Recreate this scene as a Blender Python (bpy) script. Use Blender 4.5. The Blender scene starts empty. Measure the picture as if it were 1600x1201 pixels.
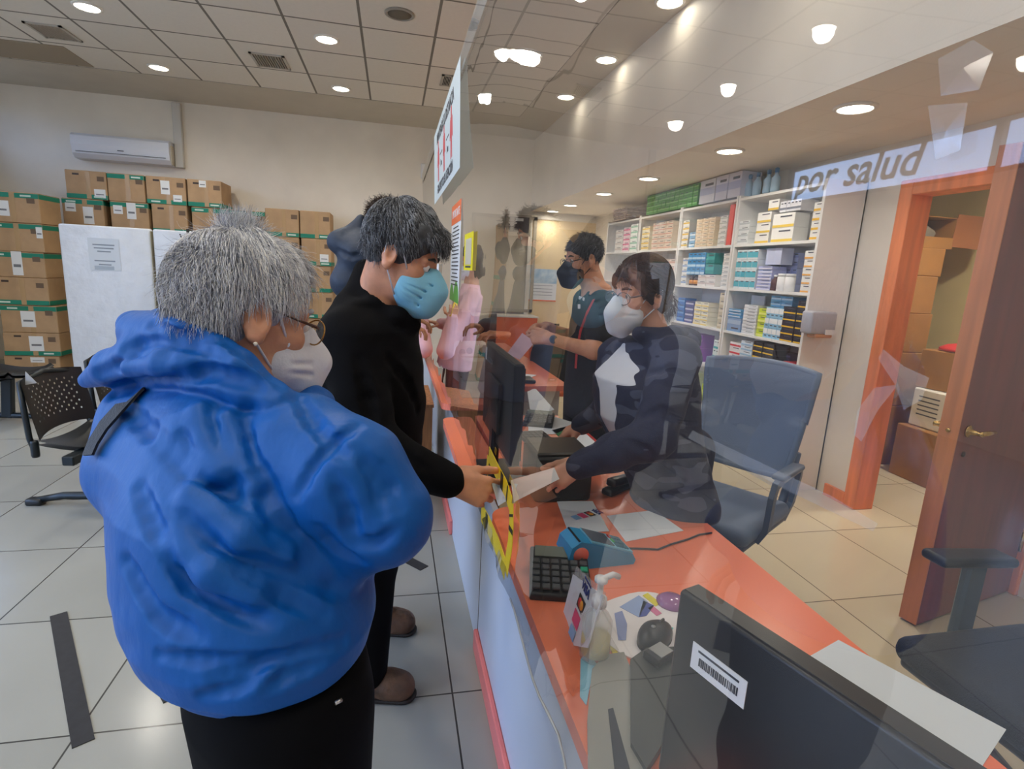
import bpy, bmesh, math, random
import numpy as np
from mathutils import Vector, Matrix, Quaternion
from mathutils.bvhtree import BVHTree
rng = random.Random(7)
SC = bpy.context.scene
COL = SC.collection
pi = math.pi
R_ = math.radians
# ------------------------------------------------------------------ camera calibration (from the room's vanishing points)
CAM_H = 1.45
FPX = 860.0
PP = np.array([800.0, 600.5])
def _rc(px, py):
    v = np.array([(px - PP[0]) / FPX, (py - PP[1]) / FPX, 1.0]); return v / np.linalg.norm(v)
_Y = _rc(614, 415)
_D = np.cross(_Y, _rc(1614, 468)); _D /= np.linalg.norm(_D)
if _D[1] < 0: _D = -_D
_X = np.cross(_D, _Y)
if _X[0] < 0: _X = -_X
RW = np.array([_X, _Y, -_D])
FWD = RW @ np.array([0, 0, 1.0])
def at(px, py, x=None, y=None, z=None, d=None):
    """where the line of sight through a photo point meets a plane of the room, or a depth d"""
    r = RW @ _rc(px, py)
    if x is not None: t = x / r[0]
    elif y is not None: t = y / r[1]
    elif z is not None: t = (z - CAM_H) / r[2]
    else: t = d / (r @ FWD)
    q = r * t
    return np.array([q[0], q[1], q[2] + CAM_H])
cd = bpy.data.cameras.new('camera')
cam = bpy.data.objects.new('camera', cd); COL.objects.link(cam)
_r, _u, _b = RW @ np.array([1, 0, 0.]), -(RW @ np.array([0, 1., 0])), -FWD
cam.matrix_world = Matrix(((_r[0], _u[0], _b[0], 0), (_r[1], _u[1], _b[1], 0), (_r[2], _u[2], _b[2], CAM_H), (0, 0, 0, 1)))
cd.sensor_width = 36; cd.lens = 36 * FPX / 1600
cd.clip_start = 0.02
SC.camera = cam
# ------------------------------------------------------------------ materials
def lin(c):
    f = lambda v: v / 12.92 if v <= 0.04045 else ((v + 0.055) / 1.055) ** 2.4
    return tuple(f(v / 255.0) for v in c) + (1.0,)
MATS = {}
def mat(name, c, rough=0.5, metal=0.0, spec=0.5, var=0.0, vs=8.0, bump=0.0, bs=60.0, emit=None, es=1.0, c2=None, sheen=0.0, stretch=None, alpha=None, trans=0.0, coat=0.0, sss=0.0, detail=4.0, bdist=0.02):
    if name in MATS: return MATS[name]
    m = bpy.data.materials.new(name); m.use_nodes = True
    nt = m.node_tree; N = nt.nodes; L = nt.links; b = N['Principled BSDF']
    b.inputs['Base Color'].default_value = lin(c); b.inputs['Roughness'].default_value = rough
    b.inputs['Metallic'].default_value = metal; b.inputs['Specular IOR Level'].default_value = spec
    if sheen: b.inputs['Sheen Weight'].default_value = sheen
    if coat: b.inputs['Coat Weight'].default_value = coat
    if trans: b.inputs['Transmission Weight'].default_value = trans
    if sss:
        b.inputs['Subsurface Weight'].default_value = sss
        b.inputs['Subsurface Radius'].default_value = (0.012, 0.005, 0.003)
        b.inputs['Subsurface Scale'].default_value = 0.6
    if alpha is not None: b.inputs['Alpha'].default_value = alpha
    tc = N.new('ShaderNodeTexCoord'); src = tc.outputs['Object']
    if stretch:
        mp = N.new('ShaderNodeMapping'); mp.inputs['Scale'].default_value = stretch
        L.new(src, mp.inputs['Vector']); src = mp.outputs['Vector']
    if var or c2:
        n = N.new('ShaderNodeTexNoise'); n.inputs['Scale'].default_value = vs; n.inputs['Detail'].default_value = detail
        L.new(src, n.inputs['Vector'])
        r = N.new('ShaderNodeValToRGB'); r.color_ramp.elements[0].position = 0.32; r.color_ramp.elements[1].position = 0.68
        a = c2 if c2 else tuple(max(0, v * (1 - var)) for v in c)
        e = c if c2 else tuple(min(255, v * (1 + var)) for v in c)
        r.color_ramp.elements[0].color = lin(a); r.color_ramp.elements[1].color = lin(e)
        L.new(n.outputs['Fac'], r.inputs['Fac']); L.new(r.outputs['Color'], b.inputs['Base Color'])
    if bump:
        n2 = N.new('ShaderNodeTexNoise'); n2.inputs['Scale'].default_value = bs; n2.inputs['Detail'].default_value = 5
        L.new(src, n2.inputs['Vector'])
        bp = N.new('ShaderNodeBump'); bp.inputs['Strength'].default_value = bump; bp.inputs['Distance'].default_value = bdist
        L.new(n2.outputs['Fac'], bp.inputs['Height']); L.new(bp.outputs['Normal'], b.inputs['Normal'])
    if emit:
        b.inputs['Emission Color'].default_value = lin(emit); b.inputs['Emission Strength'].default_value = es
    MATS[name] = m
    return m
def tile_mat(name, c, c_line, x0, y0, sx, sy, w, rough, var=0.06, bump=False, cloud=None):
    m = bpy.data.materials.new(name); m.use_nodes = True
    nt = m.node_tree; N = nt.nodes; L = nt.links; b = N['Principled BSDF']
    g = N.new('ShaderNodeTexCoord'); s = N.new('ShaderNodeSeparateXYZ'); L.new(g.outputs['Object'], s.inputs[0])
    def M(op, a, bb=None):
        n = N.new('ShaderNodeMath'); n.operation = op
        for k, v in enumerate((a, bb)):
            if v is None: continue
            if isinstance(v, (int, float)): n.inputs[k].default_value = v
            else: L.new(v, n.inputs[k])
        return n.outputs[0]
    def axis(o, o0, sp):
        t = M('DIVIDE', M('SUBTRACT', o, o0), sp)
        dist = M('MULTIPLY', M('ABSOLUTE', M('SUBTRACT', t, M('ROUND', t))), sp)
        return M('LESS_THAN', dist, w / 2), M('FLOOR', t)
    lx, ix = axis(s.outputs[0], x0, sx); ly, iy = axis(s.outputs[1], y0, sy)
    line = M('MAXIMUM', lx, ly)
    # each tile has its own slight shade
    wn = N.new('ShaderNodeTexWhiteNoise'); wn.noise_dimensions = '2D'
    cb = N.new('ShaderNodeCombineXYZ'); L.new(ix, cb.inputs[0]); L.new(iy, cb.inputs[1]); L.new(cb.outputs[0], wn.inputs['Vector'])
    nz = N.new('ShaderNodeTexNoise'); nz.inputs['Scale'].default_value = 3.0 if cloud is None else cloud; nz.inputs['Detail'].default_value = 6
    L.new(g.outputs['Object'], nz.inputs['Vector'])
    k = M('ADD', M('MULTIPLY', wn.outputs['Value'], 0.5), M('MULTIPLY', nz.outputs['Fac'], 0.5))
    r = N.new('ShaderNodeValToRGB'); r.color_ramp.elements[0].position = 0.2; r.color_ramp.elements[1].position = 0.8
    r.color_ramp.elements[0].color = lin(tuple(v * (1 - var) for v in c)); r.color_ramp.elements[1].color = lin(tuple(min(255, v * (1 + var)) for v in c))
    L.new(k, r.inputs['Fac'])
    mx = N.new('ShaderNodeMix'); mx.data_type = 'RGBA'; L.new(line, mx.inputs['Factor'])
    L.new(r.outputs['Color'], mx.inputs['A']); mx.inputs['B'].default_value = lin(c_line)
    L.new(mx.outputs['Result'], b.inputs['Base Color'])
    b.inputs['Roughness'].default_value = rough
    if bump:
        bp = N.new('ShaderNodeBump'); bp.inputs['Strength'].default_value = 0.4; bp.inputs['Distance'].default_value = 0.004
        bp.invert = True; L.new(line, bp.inputs['Height']); L.new(bp.outputs['Normal'], b.inputs['Normal'])
    MATS[name] = m
    return m
# ------------------------------------------------------------------ mesh collecting
def rotz(a): return Matrix.Rotation(a, 3, 'Z')
def eul(x=0, y=0, z=0): return (Matrix.Rotation(z, 3, 'Z') @ Matrix.Rotation(y, 3, 'Y') @ Matrix.Rotation(x, 3, 'X'))
class MB:
    def __init__(s): s.v = []; s.f = []; s.m = []; s.sm = []
    def add(s, vs, fs, mi=0, smooth=False):
        o = len(s.v); s.v += [tuple(map(float, p)) for p in vs]
        s.f += [tuple(i + o for i in f) for f in fs]; s.m += [mi] * len(fs); s.sm += [smooth] * len(fs)
        return s
    def bm(s, bm, mi=0, smooth=False):
        bm.verts.index_update()
        return s.add([v.co for v in bm.verts], [[v.index for v in f.verts] for f in bm.faces], mi, smooth)
    def box(s, c, size, rot=None, bev=0.0, seg=1, mi=0):
        bm = bmesh.new(); bmesh.ops.create_cube(bm, size=1.0)
        for v in bm.verts: v.co = Vector((v.co.x * size[0], v.co.y * size[1], v.co.z * size[2]))
        if bev: bmesh.ops.bevel(bm, geom=list(bm.edges) + list(bm.verts), offset=bev, segments=seg, affect='EDGES', profile=0.5)
        for v in bm.verts:
            co = v.co if rot is None else rot @ v.co
            v.co = co + Vector(c)
        s.bm(bm, mi, bool(bev) and seg > 1); bm.free(); return s
    def lohi(s, a, b, bev=0.0, seg=1, mi=0):
        return s.box([(a[k] + b[k]) / 2 for k in range(3)], [abs(b[k] - a[k]) for k in range(3)], None, bev, seg, mi)
    def quad(s, p, mi=0): return s.add(p, [tuple(range(len(p)))], mi)
    def slab(s, p, n, t, mi=0):
        """polygon p given thickness t along n"""
        n = Vector(n).normalized() * t; a = [Vector(q) for q in p]; b = [q + n for q in a]; k = len(a)
        return s.add(a + b, [tuple(range(k - 1, -1, -1)), tuple(range(k, 2 * k))] + [(i, (i + 1) % k, k + (i + 1) % k, k + i) for i in range(k)], mi)
    def tube(s, pts, r, n=10, mi=0, caps=True, flat=None):
        pts = [Vector(p) for p in pts]; rr = r if isinstance(r, (list, tuple)) else [r] * len(pts)
        vs = []; fs = []; prev = None
        for i, p in enumerate(pts):
            t = (pts[min(i + 1, len(pts) - 1)] - pts[max(i - 1, 0)]).normalized()
            if prev is None:
                u = t.orthogonal().normalized() if flat is None else (Vector(flat) - t * t.dot(Vector(flat))).normalized()
            else: u = (prev - t * t.dot(prev)).normalized()
            prev = u; w = t.cross(u)
            for k in range(n):
                a = 2 * pi * k / n; vs.append(p + (u * math.cos(a) + w * math.sin(a)) * rr[i])
        for i in range(len(pts) - 1):
            for k in range(n):
                a = i * n + k; b = i * n + (k + 1) % n; fs.append((a, b, b + n, a + n))
        if caps: fs += [tuple(range(n - 1, -1, -1)), tuple(range((len(pts) - 1) * n, len(pts) * n))]
        return s.add(vs, fs, mi, True)
    def strip(s, pts, ups, w, t, mi=0):
        """a band of width w and thickness t that follows pts, its flat side facing ups"""
        pts = [Vector(p) for p in pts]; vs = []; fs = []
        for i, p in enumerate(pts):
            d = (pts[min(i + 1, len(pts) - 1)] - pts[max(i - 1, 0)]).normalized()
            n = Vector(ups[i] if isinstance(ups, list) else ups); n = (n - d * d.dot(n)).normalized(); q = d.cross(n).normalized()
            ww = w[i] if isinstance(w, (list, tuple)) else w
            vs += [p + q * ww / 2 + n * t / 2, p - q * ww / 2 + n * t / 2, p - q * ww / 2 - n * t / 2, p + q * ww / 2 - n * t / 2]
        for i in range(len(pts) - 1):
            for k in range(4): fs.append((4 * i + k, 4 * i + (k + 1) % 4, 4 * i + 4 + (k + 1) % 4, 4 * i + 4 + k))
        e = 4 * (len(pts) - 1); fs += [(3, 2, 1, 0), (e, e + 1, e + 2, e + 3)]
        return s.add(vs, fs, mi, False)
    def lathe(s, prof, c=(0, 0, 0), n=24, rot=None, mi=0):
        vs = []; fs = []
        for r, z in prof:
            for k in range(n):
                q = Vector((r * math.cos(2 * pi * k / n), r * math.sin(2 * pi * k / n), z))
                if rot is not None: q = rot @ q
                vs.append(q + Vector(c))
        for i in range(len(prof) - 1):
            for k in range(n): fs.append((i * n + k, i * n + (k + 1) % n, (i + 1) * n + (k + 1) % n, (i + 1) * n + k))
        fs += [tuple(range(n - 1, -1, -1)), tuple(range((len(prof) - 1) * n, len(prof) * n))]
        return s.add(vs, fs, mi, True)
    def grid(s, fn, nu, nv, mi=0, smooth=True, skip=None):
        vs = [fn(i / nu, j / nv) for i in range(nu + 1) for j in range(nv + 1)]
        fs = []
        for i in range(nu):
            for j in range(nv):
                if skip and skip((i + .5) / nu, (j + .5) / nv): continue
                fs.append((i * (nv + 1) + j, (i + 1) * (nv + 1) + j, (i + 1) * (nv + 1) + j + 1, i * (nv + 1) + j + 1))
        return s.add(vs, fs, mi, smooth)
    def xf(s, M):
        s.v = [tuple(M @ Vector(p)) for p in s.v]; return s
    def build(s, name, mats, parent=None, label=None):
        me = bpy.data.meshes.new(name); me.from_pydata(s.v, [], s.f)
        for m in (mats if isinstance(mats, (list, tuple)) else [mats]): me.materials.append(m)
        me.polygons.foreach_set('material_index', s.m); me.polygons.foreach_set('use_smooth', s.sm)
        me.validate(); me.update()
        return link(name, me, parent, label)
def link(name, me, parent=None, label=None):
    o = bpy.data.objects.new(name, me); COL.objects.link(o)
    if parent is not None:
        o.parent = parent; o.matrix_parent_inverse = parent.matrix_basis.inverted()
    if label: o['label'] = label
    return o
def tag(o, label, cat, group=None, kind=None):
    o['label'] = label; o['category'] = cat
    if group: o['group'] = group
    if kind: o['kind'] = kind
    return o
def struct(o): o['kind'] = 'structure'; return o
def thing(name, label, cat, loc=(0, 0, 0), rz=0.0, group=None):
    o = bpy.data.objects.new(name, None); COL.objects.link(o); o.empty_display_size = 0.1
    o.matrix_basis = Matrix.Translation(Vector(loc)) @ Matrix.Rotation(rz, 4, 'Z')
    return tag(o, label, cat, group)
def local(mb, name, mats, root, label=None):
    """a part modelled in its thing's own frame"""
    o = mb.build(name, mats); o.parent = root
    if label: o['label'] = label
    return o
def copy_tree(o, label=None, group=None, parent=None):
    c = o.copy(); COL.objects.link(c)
    if parent is not None: c.parent = parent
    if label: c['label'] = label
    if group: c['group'] = group
    for ch in list(o.children):
        copy_tree(ch, None, None, c)
    return c
def text_mb(txt, size, ext=0.0006, shear=0.0, align='CENTER', bold=0.0, spacing=1.0):
    """lettering as a mesh in the xy plane, centred"""
    cu = bpy.data.curves.new('t', 'FONT'); cu.body = txt; cu.size = size; cu.extrude = ext; cu.shear = shear
    cu.align_x = align; cu.align_y = 'CENTER'; cu.offset = bold; cu.space_character = spacing; cu.resolution_u = 3
    o = bpy.data.objects.new('t', cu); COL.objects.link(o)
    bpy.context.view_layer.update()
    dg = bpy.context.evaluated_depsgraph_get()
    me = bpy.data.meshes.new_from_object(o.evaluated_get(dg))
    mb = MB(); mb.add([v.co for v in me.vertices], [tuple(p.vertices) for p in me.polygons])
    bpy.data.objects.remove(o); bpy.data.curves.remove(cu); bpy.data.meshes.remove(me)
    return mb
def frame(o, ex, ey):
    """matrix whose x, y axes lie along ex, ey at o"""
    ex = Vector(ex).normalized(); ez = ex.cross(Vector(ey)).normalized(); ey = ez.cross(ex)
    return Matrix(((ex.x, ey.x, ez.x, o[0]), (ex.y, ey.y, ez.y, o[1]), (ex.z, ey.z, ez.z, o[2]), (0, 0, 0, 1)))
def merge(a, b, mi=0):
    o = len(a.v); a.v += b.v; a.f += [tuple(i + o for i in f) for f in b.f]; a.m += [mi] * len(b.f); a.sm += b.sm
    return a

WORLD_S = 5.6; LAMP_K = 1.15; EXPO = 0.5

# ================================================================== THE ROOM
XL, XR, YB, YF, ZC = -4.95, 3.06, 8.4, -3.0, 3.37
ZL = 2.36          # underside of the low ceiling over the shelves
XB = 2.02          # face of the bulkhead
beige = mat('wall_paint', (236, 229, 216), rough=0.6, var=0.02, vs=2.0, bump=0.05, bs=90)
m_floor = tile_mat('floor_tile', (152, 153, 147), (58, 58, 56), 0.215, 1.66, 0.574, 0.615, 0.006, 0.19, var=0.035, bump=True)
m_floor2 = tile_mat('floor_tile_back', (206, 194, 166), (120, 108, 88), 2.06, 2.64, 0.60, 0.66, 0.006, 0.15, var=0.03, bump=True)  # same style of tile; this side's warmer light is put into its colour
m_ceil = tile_mat('ceiling_tile', (222, 218, 210), (120, 117, 110), 0.334, 5.225, 0.61, 0.70, 0.022, 0.8, var=0.025, cloud=30)
m_gyp = mat('gypsum', (196, 190, 178), rough=0.75, var=0.015, vs=3)
m_white = mat('white_plastic', (232, 233, 236), rough=0.35)
f = MB(); f.lohi((XL - .1, YF - .1, -.1), (0.62, YB + .1, 0), mi=0); f.lohi((0.62, YF - .1, -.1), (5.2, YB + .1, 0), mi=1)
struct(f.build('floor', [m_floor, m_floor2]))
c = MB(); c.lohi((XL - .1, YF - .1, ZC), (1.55, 7.325, ZC + .1), mi=0)
c.lohi((XL - .1, 7.325, ZC - .004), (1.55, YB + .1, ZC + .1), mi=1); c.lohi((1.55, YF - .1, ZC - .004), (XB + .1, YB + .1, ZC + .1), mi=1)
struct(c.build('ceiling', [m_ceil, m_gyp]))
struct(MB().lohi((XB + .08, YF - .1, ZL), (XR + .1, YB + .1, ZL + .1)).build('ceiling_low', beige))
struct(MB().lohi((XB, YF - .1, ZL), (XB + .08, YB + .1, ZC)).build('wall_bulkhead', beige))
struct(MB().lohi((XL - .1, YB, 0), (XR + .12, YB + .1, ZC)).build('wall_back', beige))
struct(MB().lohi((XL - .1, YF - .1, 0), (XR + .12, YF, ZC)).build('wall_front', beige))
# right wall with the doorway to the store room
DY0, DY1, DZ = 1.98, 2.90, 2.03
w = MB(); w.lohi((XR, DY1 + .09, 0), (XR + .12, YB, ZL + .02)); w.lohi((XR, YF, 0), (XR + .12, DY0 - .09, ZL + .02)); w.lohi((XR, DY0 - .09, DZ + .09), (XR + .12, DY1 + .09, ZL + .02))
struct(w.build('wall_right', beige))
m_orange = mat('orange_paint', (236, 138, 86), rough=0.4, var=0.08, vs=3, stretch=(6, 6, .5))
w = MB(); w.lohi((XR - .02, DY1, 0), (XR + .14, DY1 + .09, DZ + .09), bev=.004); w.lohi((XR - .02, DY0 - .09, 0), (XR + .14, DY0, DZ + .09), bev=.004); w.lohi((XR - .02, DY0, DZ), (XR + .14, DY1, DZ + .09), bev=.004)
struct(w.build('trim_1', m_orange))
struct(MB().lohi((XR - .018, DY1 + .09, 0), (XR, 3.17, .085)).build('baseboard_right', m_orange))
# the store room behind it
m_store = mat('store_wall', (196, 180, 128), rough=0.7, var=0.03, vs=2)
w = MB(); w.lohi((4.75, 1.2, 0), (4.85, 5.0, 2.6)); w.lohi((XR + .12, 4.9, 0), (4.85, 5.0, 2.6)); w.lohi((XR + .12, 1.2, 0), (4.85, 1.3, 2.6))
struct(w.build('wall_storeroom', m_store))
struct(MB().lohi((XR + .12, 1.2, 2.5), (4.85, 5.0, 2.6)).build('ceiling_storeroom', m_gyp))
# window wall of the customers' side (left, seen mirrored in the plastic sheet)
m_alu = mat('window_aluminium', (92, 84, 78), rough=0.4, metal=0.4)
m_glass = mat('window_glass', (235, 245, 250), rough=0.0, alpha=0.08, spec=0.6)
WZ1 = 3.2
wy = [-2.3, -0.22, 1.86, 4.0, 5.0, 8.1]
w = MB(); w.lohi((XL - .12, YF, WZ1), (XL, YB, ZC)); w.lohi((XL - .12, YF, 0), (XL, -2.3, WZ1)); w.lohi((XL - .12, 8.1, 0), (XL, YB, WZ1))
w.lohi((XL - .12, -2.3, 0), (XL, 4.0, .45)); w.lohi((XL - .12, 4.0, 0), (XL, 8.1, 2.66))
struct(w.build('wall_left', beige))
for k in range(5):
    a, b_ = wy[k], wy[k + 1]; WZ0 = .45 if k < 3 else 2.66
    w = MB()
    bars = [((XL - .1, a, WZ0), (XL - .02, a + .05, WZ1)), ((XL - .1, b_ - .05, WZ0), (XL - .02, b_, WZ1)), ((XL - .1, a + .05, WZ0), (XL - .02, b_ - .05, WZ0 + .05)), ((XL - .1, a + .05, WZ1 - .05), (XL - .02, b_ - .05, WZ1))]
    if k < 3: bars.append(((XL - .1, a + .05, 2.49), (XL - .02, b_ - .05, 2.55)))
    for (p, q) in bars: w.lohi(p, q)
    fr = struct(w.build('window_%d' % (k + 1), m_alu))
    MB().lohi((XL - .07, a + .05, WZ0 + .05), (XL - .06, b_ - .05, WZ1 - .05)).build('window_pane', m_glass, fr)
# lettering on the outside of the window, read from the street
m_letter = mat('window_letter', (30, 34, 48), rough=0.5)
t = text_mb('por salud', 0.54, 0.003, shear=0.25, bold=0.008)
t.xf(frame((XL - .078, 6.95, 2.98), (0, -1, 0), (0, 0, 1)))
tag(t.build('window_lettering', m_letter), 'dark slanted lettering on the shop window reading por salud', 'lettering')
# ------------------------------------------------------------------ world and daylight
wd = bpy.data.worlds.new('sky'); SC.world = wd; wd.use_nodes = True
bg = wd.node_tree.nodes['Background']
geo = wd.node_tree.nodes.new('ShaderNodeTexCoord'); sp = wd.node_tree.nodes.new('ShaderNodeSeparateXYZ'); rp = wd.node_tree.nodes.new('ShaderNodeValToRGB')
wd.node_tree.links.new(geo.outputs['Generated'], sp.inputs[0]); wd.node_tree.links.new(sp.outputs[2], rp.inputs['Fac'])
rp.color_ramp.elements[0].position = 0.0; rp.color_ramp.elements[0].color = lin((120, 128, 140)); rp.color_ramp.elements[1].position = 0.12; rp.color_ramp.elements[1].color = lin((162, 192, 242))
wd.node_tree.links.new(rp.outputs['Color'], bg.inputs['Color']); bg.inputs['Strength'].default_value = WORLD_S
pl = bpy.data.lights.new('window_portal', 'AREA'); pl.shape = 'RECTANGLE'; pl.size = 10.4; pl.size_y = 2.6; pl.cycles.is_portal = True
po = bpy.data.objects.new('window_portal', pl); COL.objects.link(po)
po.matrix_basis = Matrix.Translation((XL - .11, 2.9, 1.87)) @ frame((0, 0, 0), (0, 1, 0), (0, 0, 1)); 
# ------------------------------------------------------------------ ceiling lights
m_lamp = mat('lamp_diffuser', (255, 250, 238), rough=0.4, emit=(255, 246, 228), es=16.0)
m_ring = mat('lamp_ring', (236, 234, 228), rough=0.35)
def downlight(x, y, z, label, group=None, power=26.0, r=0.085):
    t = thing('ceiling_light', label, 'ceiling light', (x, y, z), 0, group)
    local(MB().lathe([(r + .022, 0), (r + .022, -.006), (r + .004, -.014), (r, -.008), (r, 0)], n=28), 'trim_ring', m_ring, t)
    local(MB().lathe([(r, -.002), (r, -.007), (r * .6, -.010), (0.001, -.011)], n=28), 'diffuser', m_lamp, t)
    if power <= 0: return t
    l = bpy.data.lights.new('downlight', 'SPOT'); l.energy = power; l.spot_size = R_(168); l.spot_blend = 0.9; l.shadow_soft_size = r * .9
    l.color = (1.0, 0.93, 0.82)
    o = bpy.data.objects.new('downlight_beam', l); COL.objects.link(o); o.parent = t; o.location = (0, 0, -.03)
    return t
KL = LAMP_K
XA, XC = -2.43, -0.587
downlight(XA, 5.59, ZC, 'round recessed downlight cut by the top edge at upper left', power=26 * KL)
downlight(XA, 7.01, ZC, 'round recessed downlight above the wall air conditioner', power=26 * KL)
downlight(XC, 5.59, ZC, 'round recessed downlight left of the round ceiling speaker', power=26 * KL)
downlight(XC, 7.00, ZC, 'round recessed downlight between the ceiling vent and the back wall', power=26 * KL)
for x, ys in ((XA, (4.18, 2.77, 1.36, -.05, -1.46)), (XC, (4.18, 2.77, 1.36, -.05, -1.46)), (-4.2, (4.18, 1.36, -1.46))):
    for y in ys: downlight(x, y, ZC, 'round recessed downlight in the ceiling grid over the customers, above the picture', 'downlights above the picture', power=26 * KL)
downlight(1.885, 4.02, ZC - .004, 'round recessed downlight by the bulkhead, nearest of three at the top edge', power=0)
downlight(1.86, 5.16, ZC - .004, 'round recessed downlight by the bulkhead, middle one of three', power=0)
downlight(1.84, 6.31, ZC - .004, 'round recessed downlight by the bulkhead, farthest of three', power=0)
for y in (2.6, 1.2, -.2): downlight(1.5, y, ZC, 'added unseen downlight in the ceiling behind the counter, above the picture', 'added downlights over the counter', power=9 * KL)  # unseen row, added to light the space behind the counter
XS = 2.29
downlight(XS, at(1337, 165, x=XS)[1], ZL, 'round downlight in the low ceiling, nearest one above the desk chairs', power=15 * KL, r=.08)
downlight(XS, at(1140, 235, x=XS)[1], ZL, 'bright round downlight in the low ceiling above the tall shelves', power=15 * KL, r=.08)
downlight(XS, 4.97, ZL, 'round downlight in the low ceiling beside the green boxes', power=15 * KL, r=.08)
downlight(XS, 6.09, ZL, 'round downlight in the low ceiling at the end of the shelves', power=15 * KL, r=.08)
downlight(XS, 7.30, ZL, 'small round downlight in the low ceiling, second from the back wall', power=15 * KL, r=.08)
downlight(XS, 8.15, ZL, 'small round downlight in the low ceiling, nearest the back wall', power=15 * KL, r=.08)
downlight(3.9, 2.9, 2.5, 'added ceiling lamp lighting the store room, out of sight', power=70 * KL)  # unseen lamp, added to brighten the dim store room
# ------------------------------------------------------------------ ceiling fittings
m_vent_d = mat('vent_dark', (52, 48, 44), rough=0.8)
m_vent = mat('vent_frame', (182, 178, 170), rough=0.5)
def vent(x, y, sx, sy, label, nsl):
    t = thing('ceiling_vent', label, 'vent', (x, y, ZC))
    local(MB().lohi((-sx / 2 + .02, -sy / 2 + .02, -.004), (sx / 2 - .02, sy / 2 - .02, -.001)), 'backing', m_vent_d, t)
    fr = MB()
    for a, b_ in (((-sx / 2, -sy / 2), (sx / 2, -sy / 2 + .025)), ((-sx / 2, sy / 2 - .025), (sx / 2, sy / 2)), ((-sx / 2, -sy / 2), (-sx / 2 + .025, sy / 2)), ((sx / 2 - .025, -sy / 2), (sx / 2, sy / 2))):
        fr.lohi((a[0], a[1], -.012), (b_[0], b_[1], 0))
    local(fr, 'frame', m_vent, t)
    for k in range(nsl):
        u = -sx / 2 + .03 + (sx - .06) * (k + .5) / nsl
        local(MB().box((u, 0, -.009), (.004, sy - .05, .014), eul(0, R_(25), 0)), 'slat', m_vent, t)
vent(-3.03, 6.30, .30, .36, 'square ceiling vent at upper left with dark louvres', 9)
vent(-1.20, 6.36, .32, .38, 'square ceiling vent in the middle of the tiled ceiling', 11)
vent(.53, 6.28, .12, .34, 'narrow ceiling vent beside the top of the plastic screen', 4)
sp_ = thing('ceiling_speaker', 'round grey speaker set into a ceiling tile', 'speaker', (.035, 4.87, ZC))
local(MB().lathe([(.115, 0), (.115, -.008), (.098, -.014), (.092, -.006), (.092, 0)], n=32), 'ring', mat('speaker_ring', (150, 146, 138), rough=.4), sp_)
local(MB().lathe([(.092, -.001), (.092, -.007), (.03, -.011), (.001, -.011)], n=32), 'grille', mat('speaker_grille', (118, 112, 100), rough=.7, bump=.6, bs=300), sp_)
tag(MB().lohi((-4.4, 6.70, ZC - .006), (-3.15, 7.28, ZC)).build('ceiling_hatch', mat('hatch', (158, 146, 128), rough=.7)), 'plain brownish ceiling panel at the far upper left', 'ceiling panel')
# ------------------------------------------------------------------ wall air conditioner
ac = thing('air_conditioner', 'white split air conditioner high on the back wall above the cartons', 'air conditioner', (-3.335, YB, 2.70))
prof = [(0, .145), (-.17, .15), (-.205, .12), (-.215, .02), (-.19, -.085), (-.14, -.135), (-.02, -.145), (0, -.145)]
b_ = MB(); hw = .545
vs = [(-hw, y, z) for y, z in prof] + [(hw, y, z) for y, z in prof]; n = len(prof)
b_.add(vs, [tuple(range(n)), tuple(range(2 * n - 1, n - 1, -1))] + [(i, i + n, (i + 1) % n + n, (i + 1) % n) for i in range(n)])
local(b_, 'casing', mat('ac_white', (226, 231, 240), rough=.3), ac)
local(MB().lohi((-.50, -.212, -.066), (.50, -.197, -.060)), 'flap_gap', mat('ac_gap', (120, 124, 130), rough=.5), ac)
local(MB().lohi((-.035, -.2195, -.03), (.035, -.2135, -.02)), 'badge', mat('ac_badge', (90, 92, 98), rough=.4), ac)
local(MB().lohi((hw, -.16, -.13), (hw + .012, -.02, .10)), 'end_cap', mat('ac_cap', (196, 188, 172), rough=.5), ac)
tag(MB().lohi((-2.775, YB - .07, 2.555), (-2.675, YB, ZC - .03), bev=.006).build('pipe_cover', mat('pipe_cover', (206, 205, 200), rough=.45)), 'tall white pipe cover beside the air conditioner', 'pipe cover')
q = at(663, 268, y=YB)
ws = thing('alarm_box', 'small white box with a red mark high on the back wall', 'alarm', (q[0], YB, q[2]))
local(MB().lohi((-.05, -.05, -.1), (.05, 0, .1), bev=.008), 'case', m_white, ws)
local(MB().lohi((0, -.056, -.03), (.04, -.05, .0)), 'red_mark', mat('red_led', (190, 50, 40)), ws)

# ================================================================== COUNTERS AND THE PLASTIC SCREEN
ZT = 0.70
m_top = mat('orange_laminate', (244, 130, 92), rough=0.26, var=0.02, vs=2, bump=.02, bs=200)
m_edge = mat('coral_edge', (236, 130, 108), rough=0.4)
m_panel = mat('panel_white', (192, 201, 216), rough=0.4, var=0.01, vs=2)
m_wood = mat('wood_laminate', (168, 118, 74), rough=0.45, var=0.18, vs=5, stretch=(9, 9, .7))
def rounded_slab(mb, pts, z0, z1, mi=0, em=None):
    """horizontal slab of an outline"""
    n = len(pts); vs = [(x, y, z0) for x, y in pts] + [(x, y, z1) for x, y in pts]
    mb.add(vs, [tuple(range(n - 1, -1, -1)), tuple(range(n, 2 * n))], mi)
    mb.add(vs, [(i, (i + 1) % n, n + (i + 1) % n, n + i) for i in range(n)], mi if em is None else em)
    return mb
def arc(cx, cy, r, a0, a1, n=6): return [(cx + r * math.cos(R_(a0 + (a1 - a0) * k / n)), cy + r * math.sin(R_(a0 + (a1 - a0) * k / n))) for k in range(n + 1)]
ct = thing('service_counter', 'long orange topped service counter with pale front panels', 'counter', (0.6, 1.0, 0))
o = MB()
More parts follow.
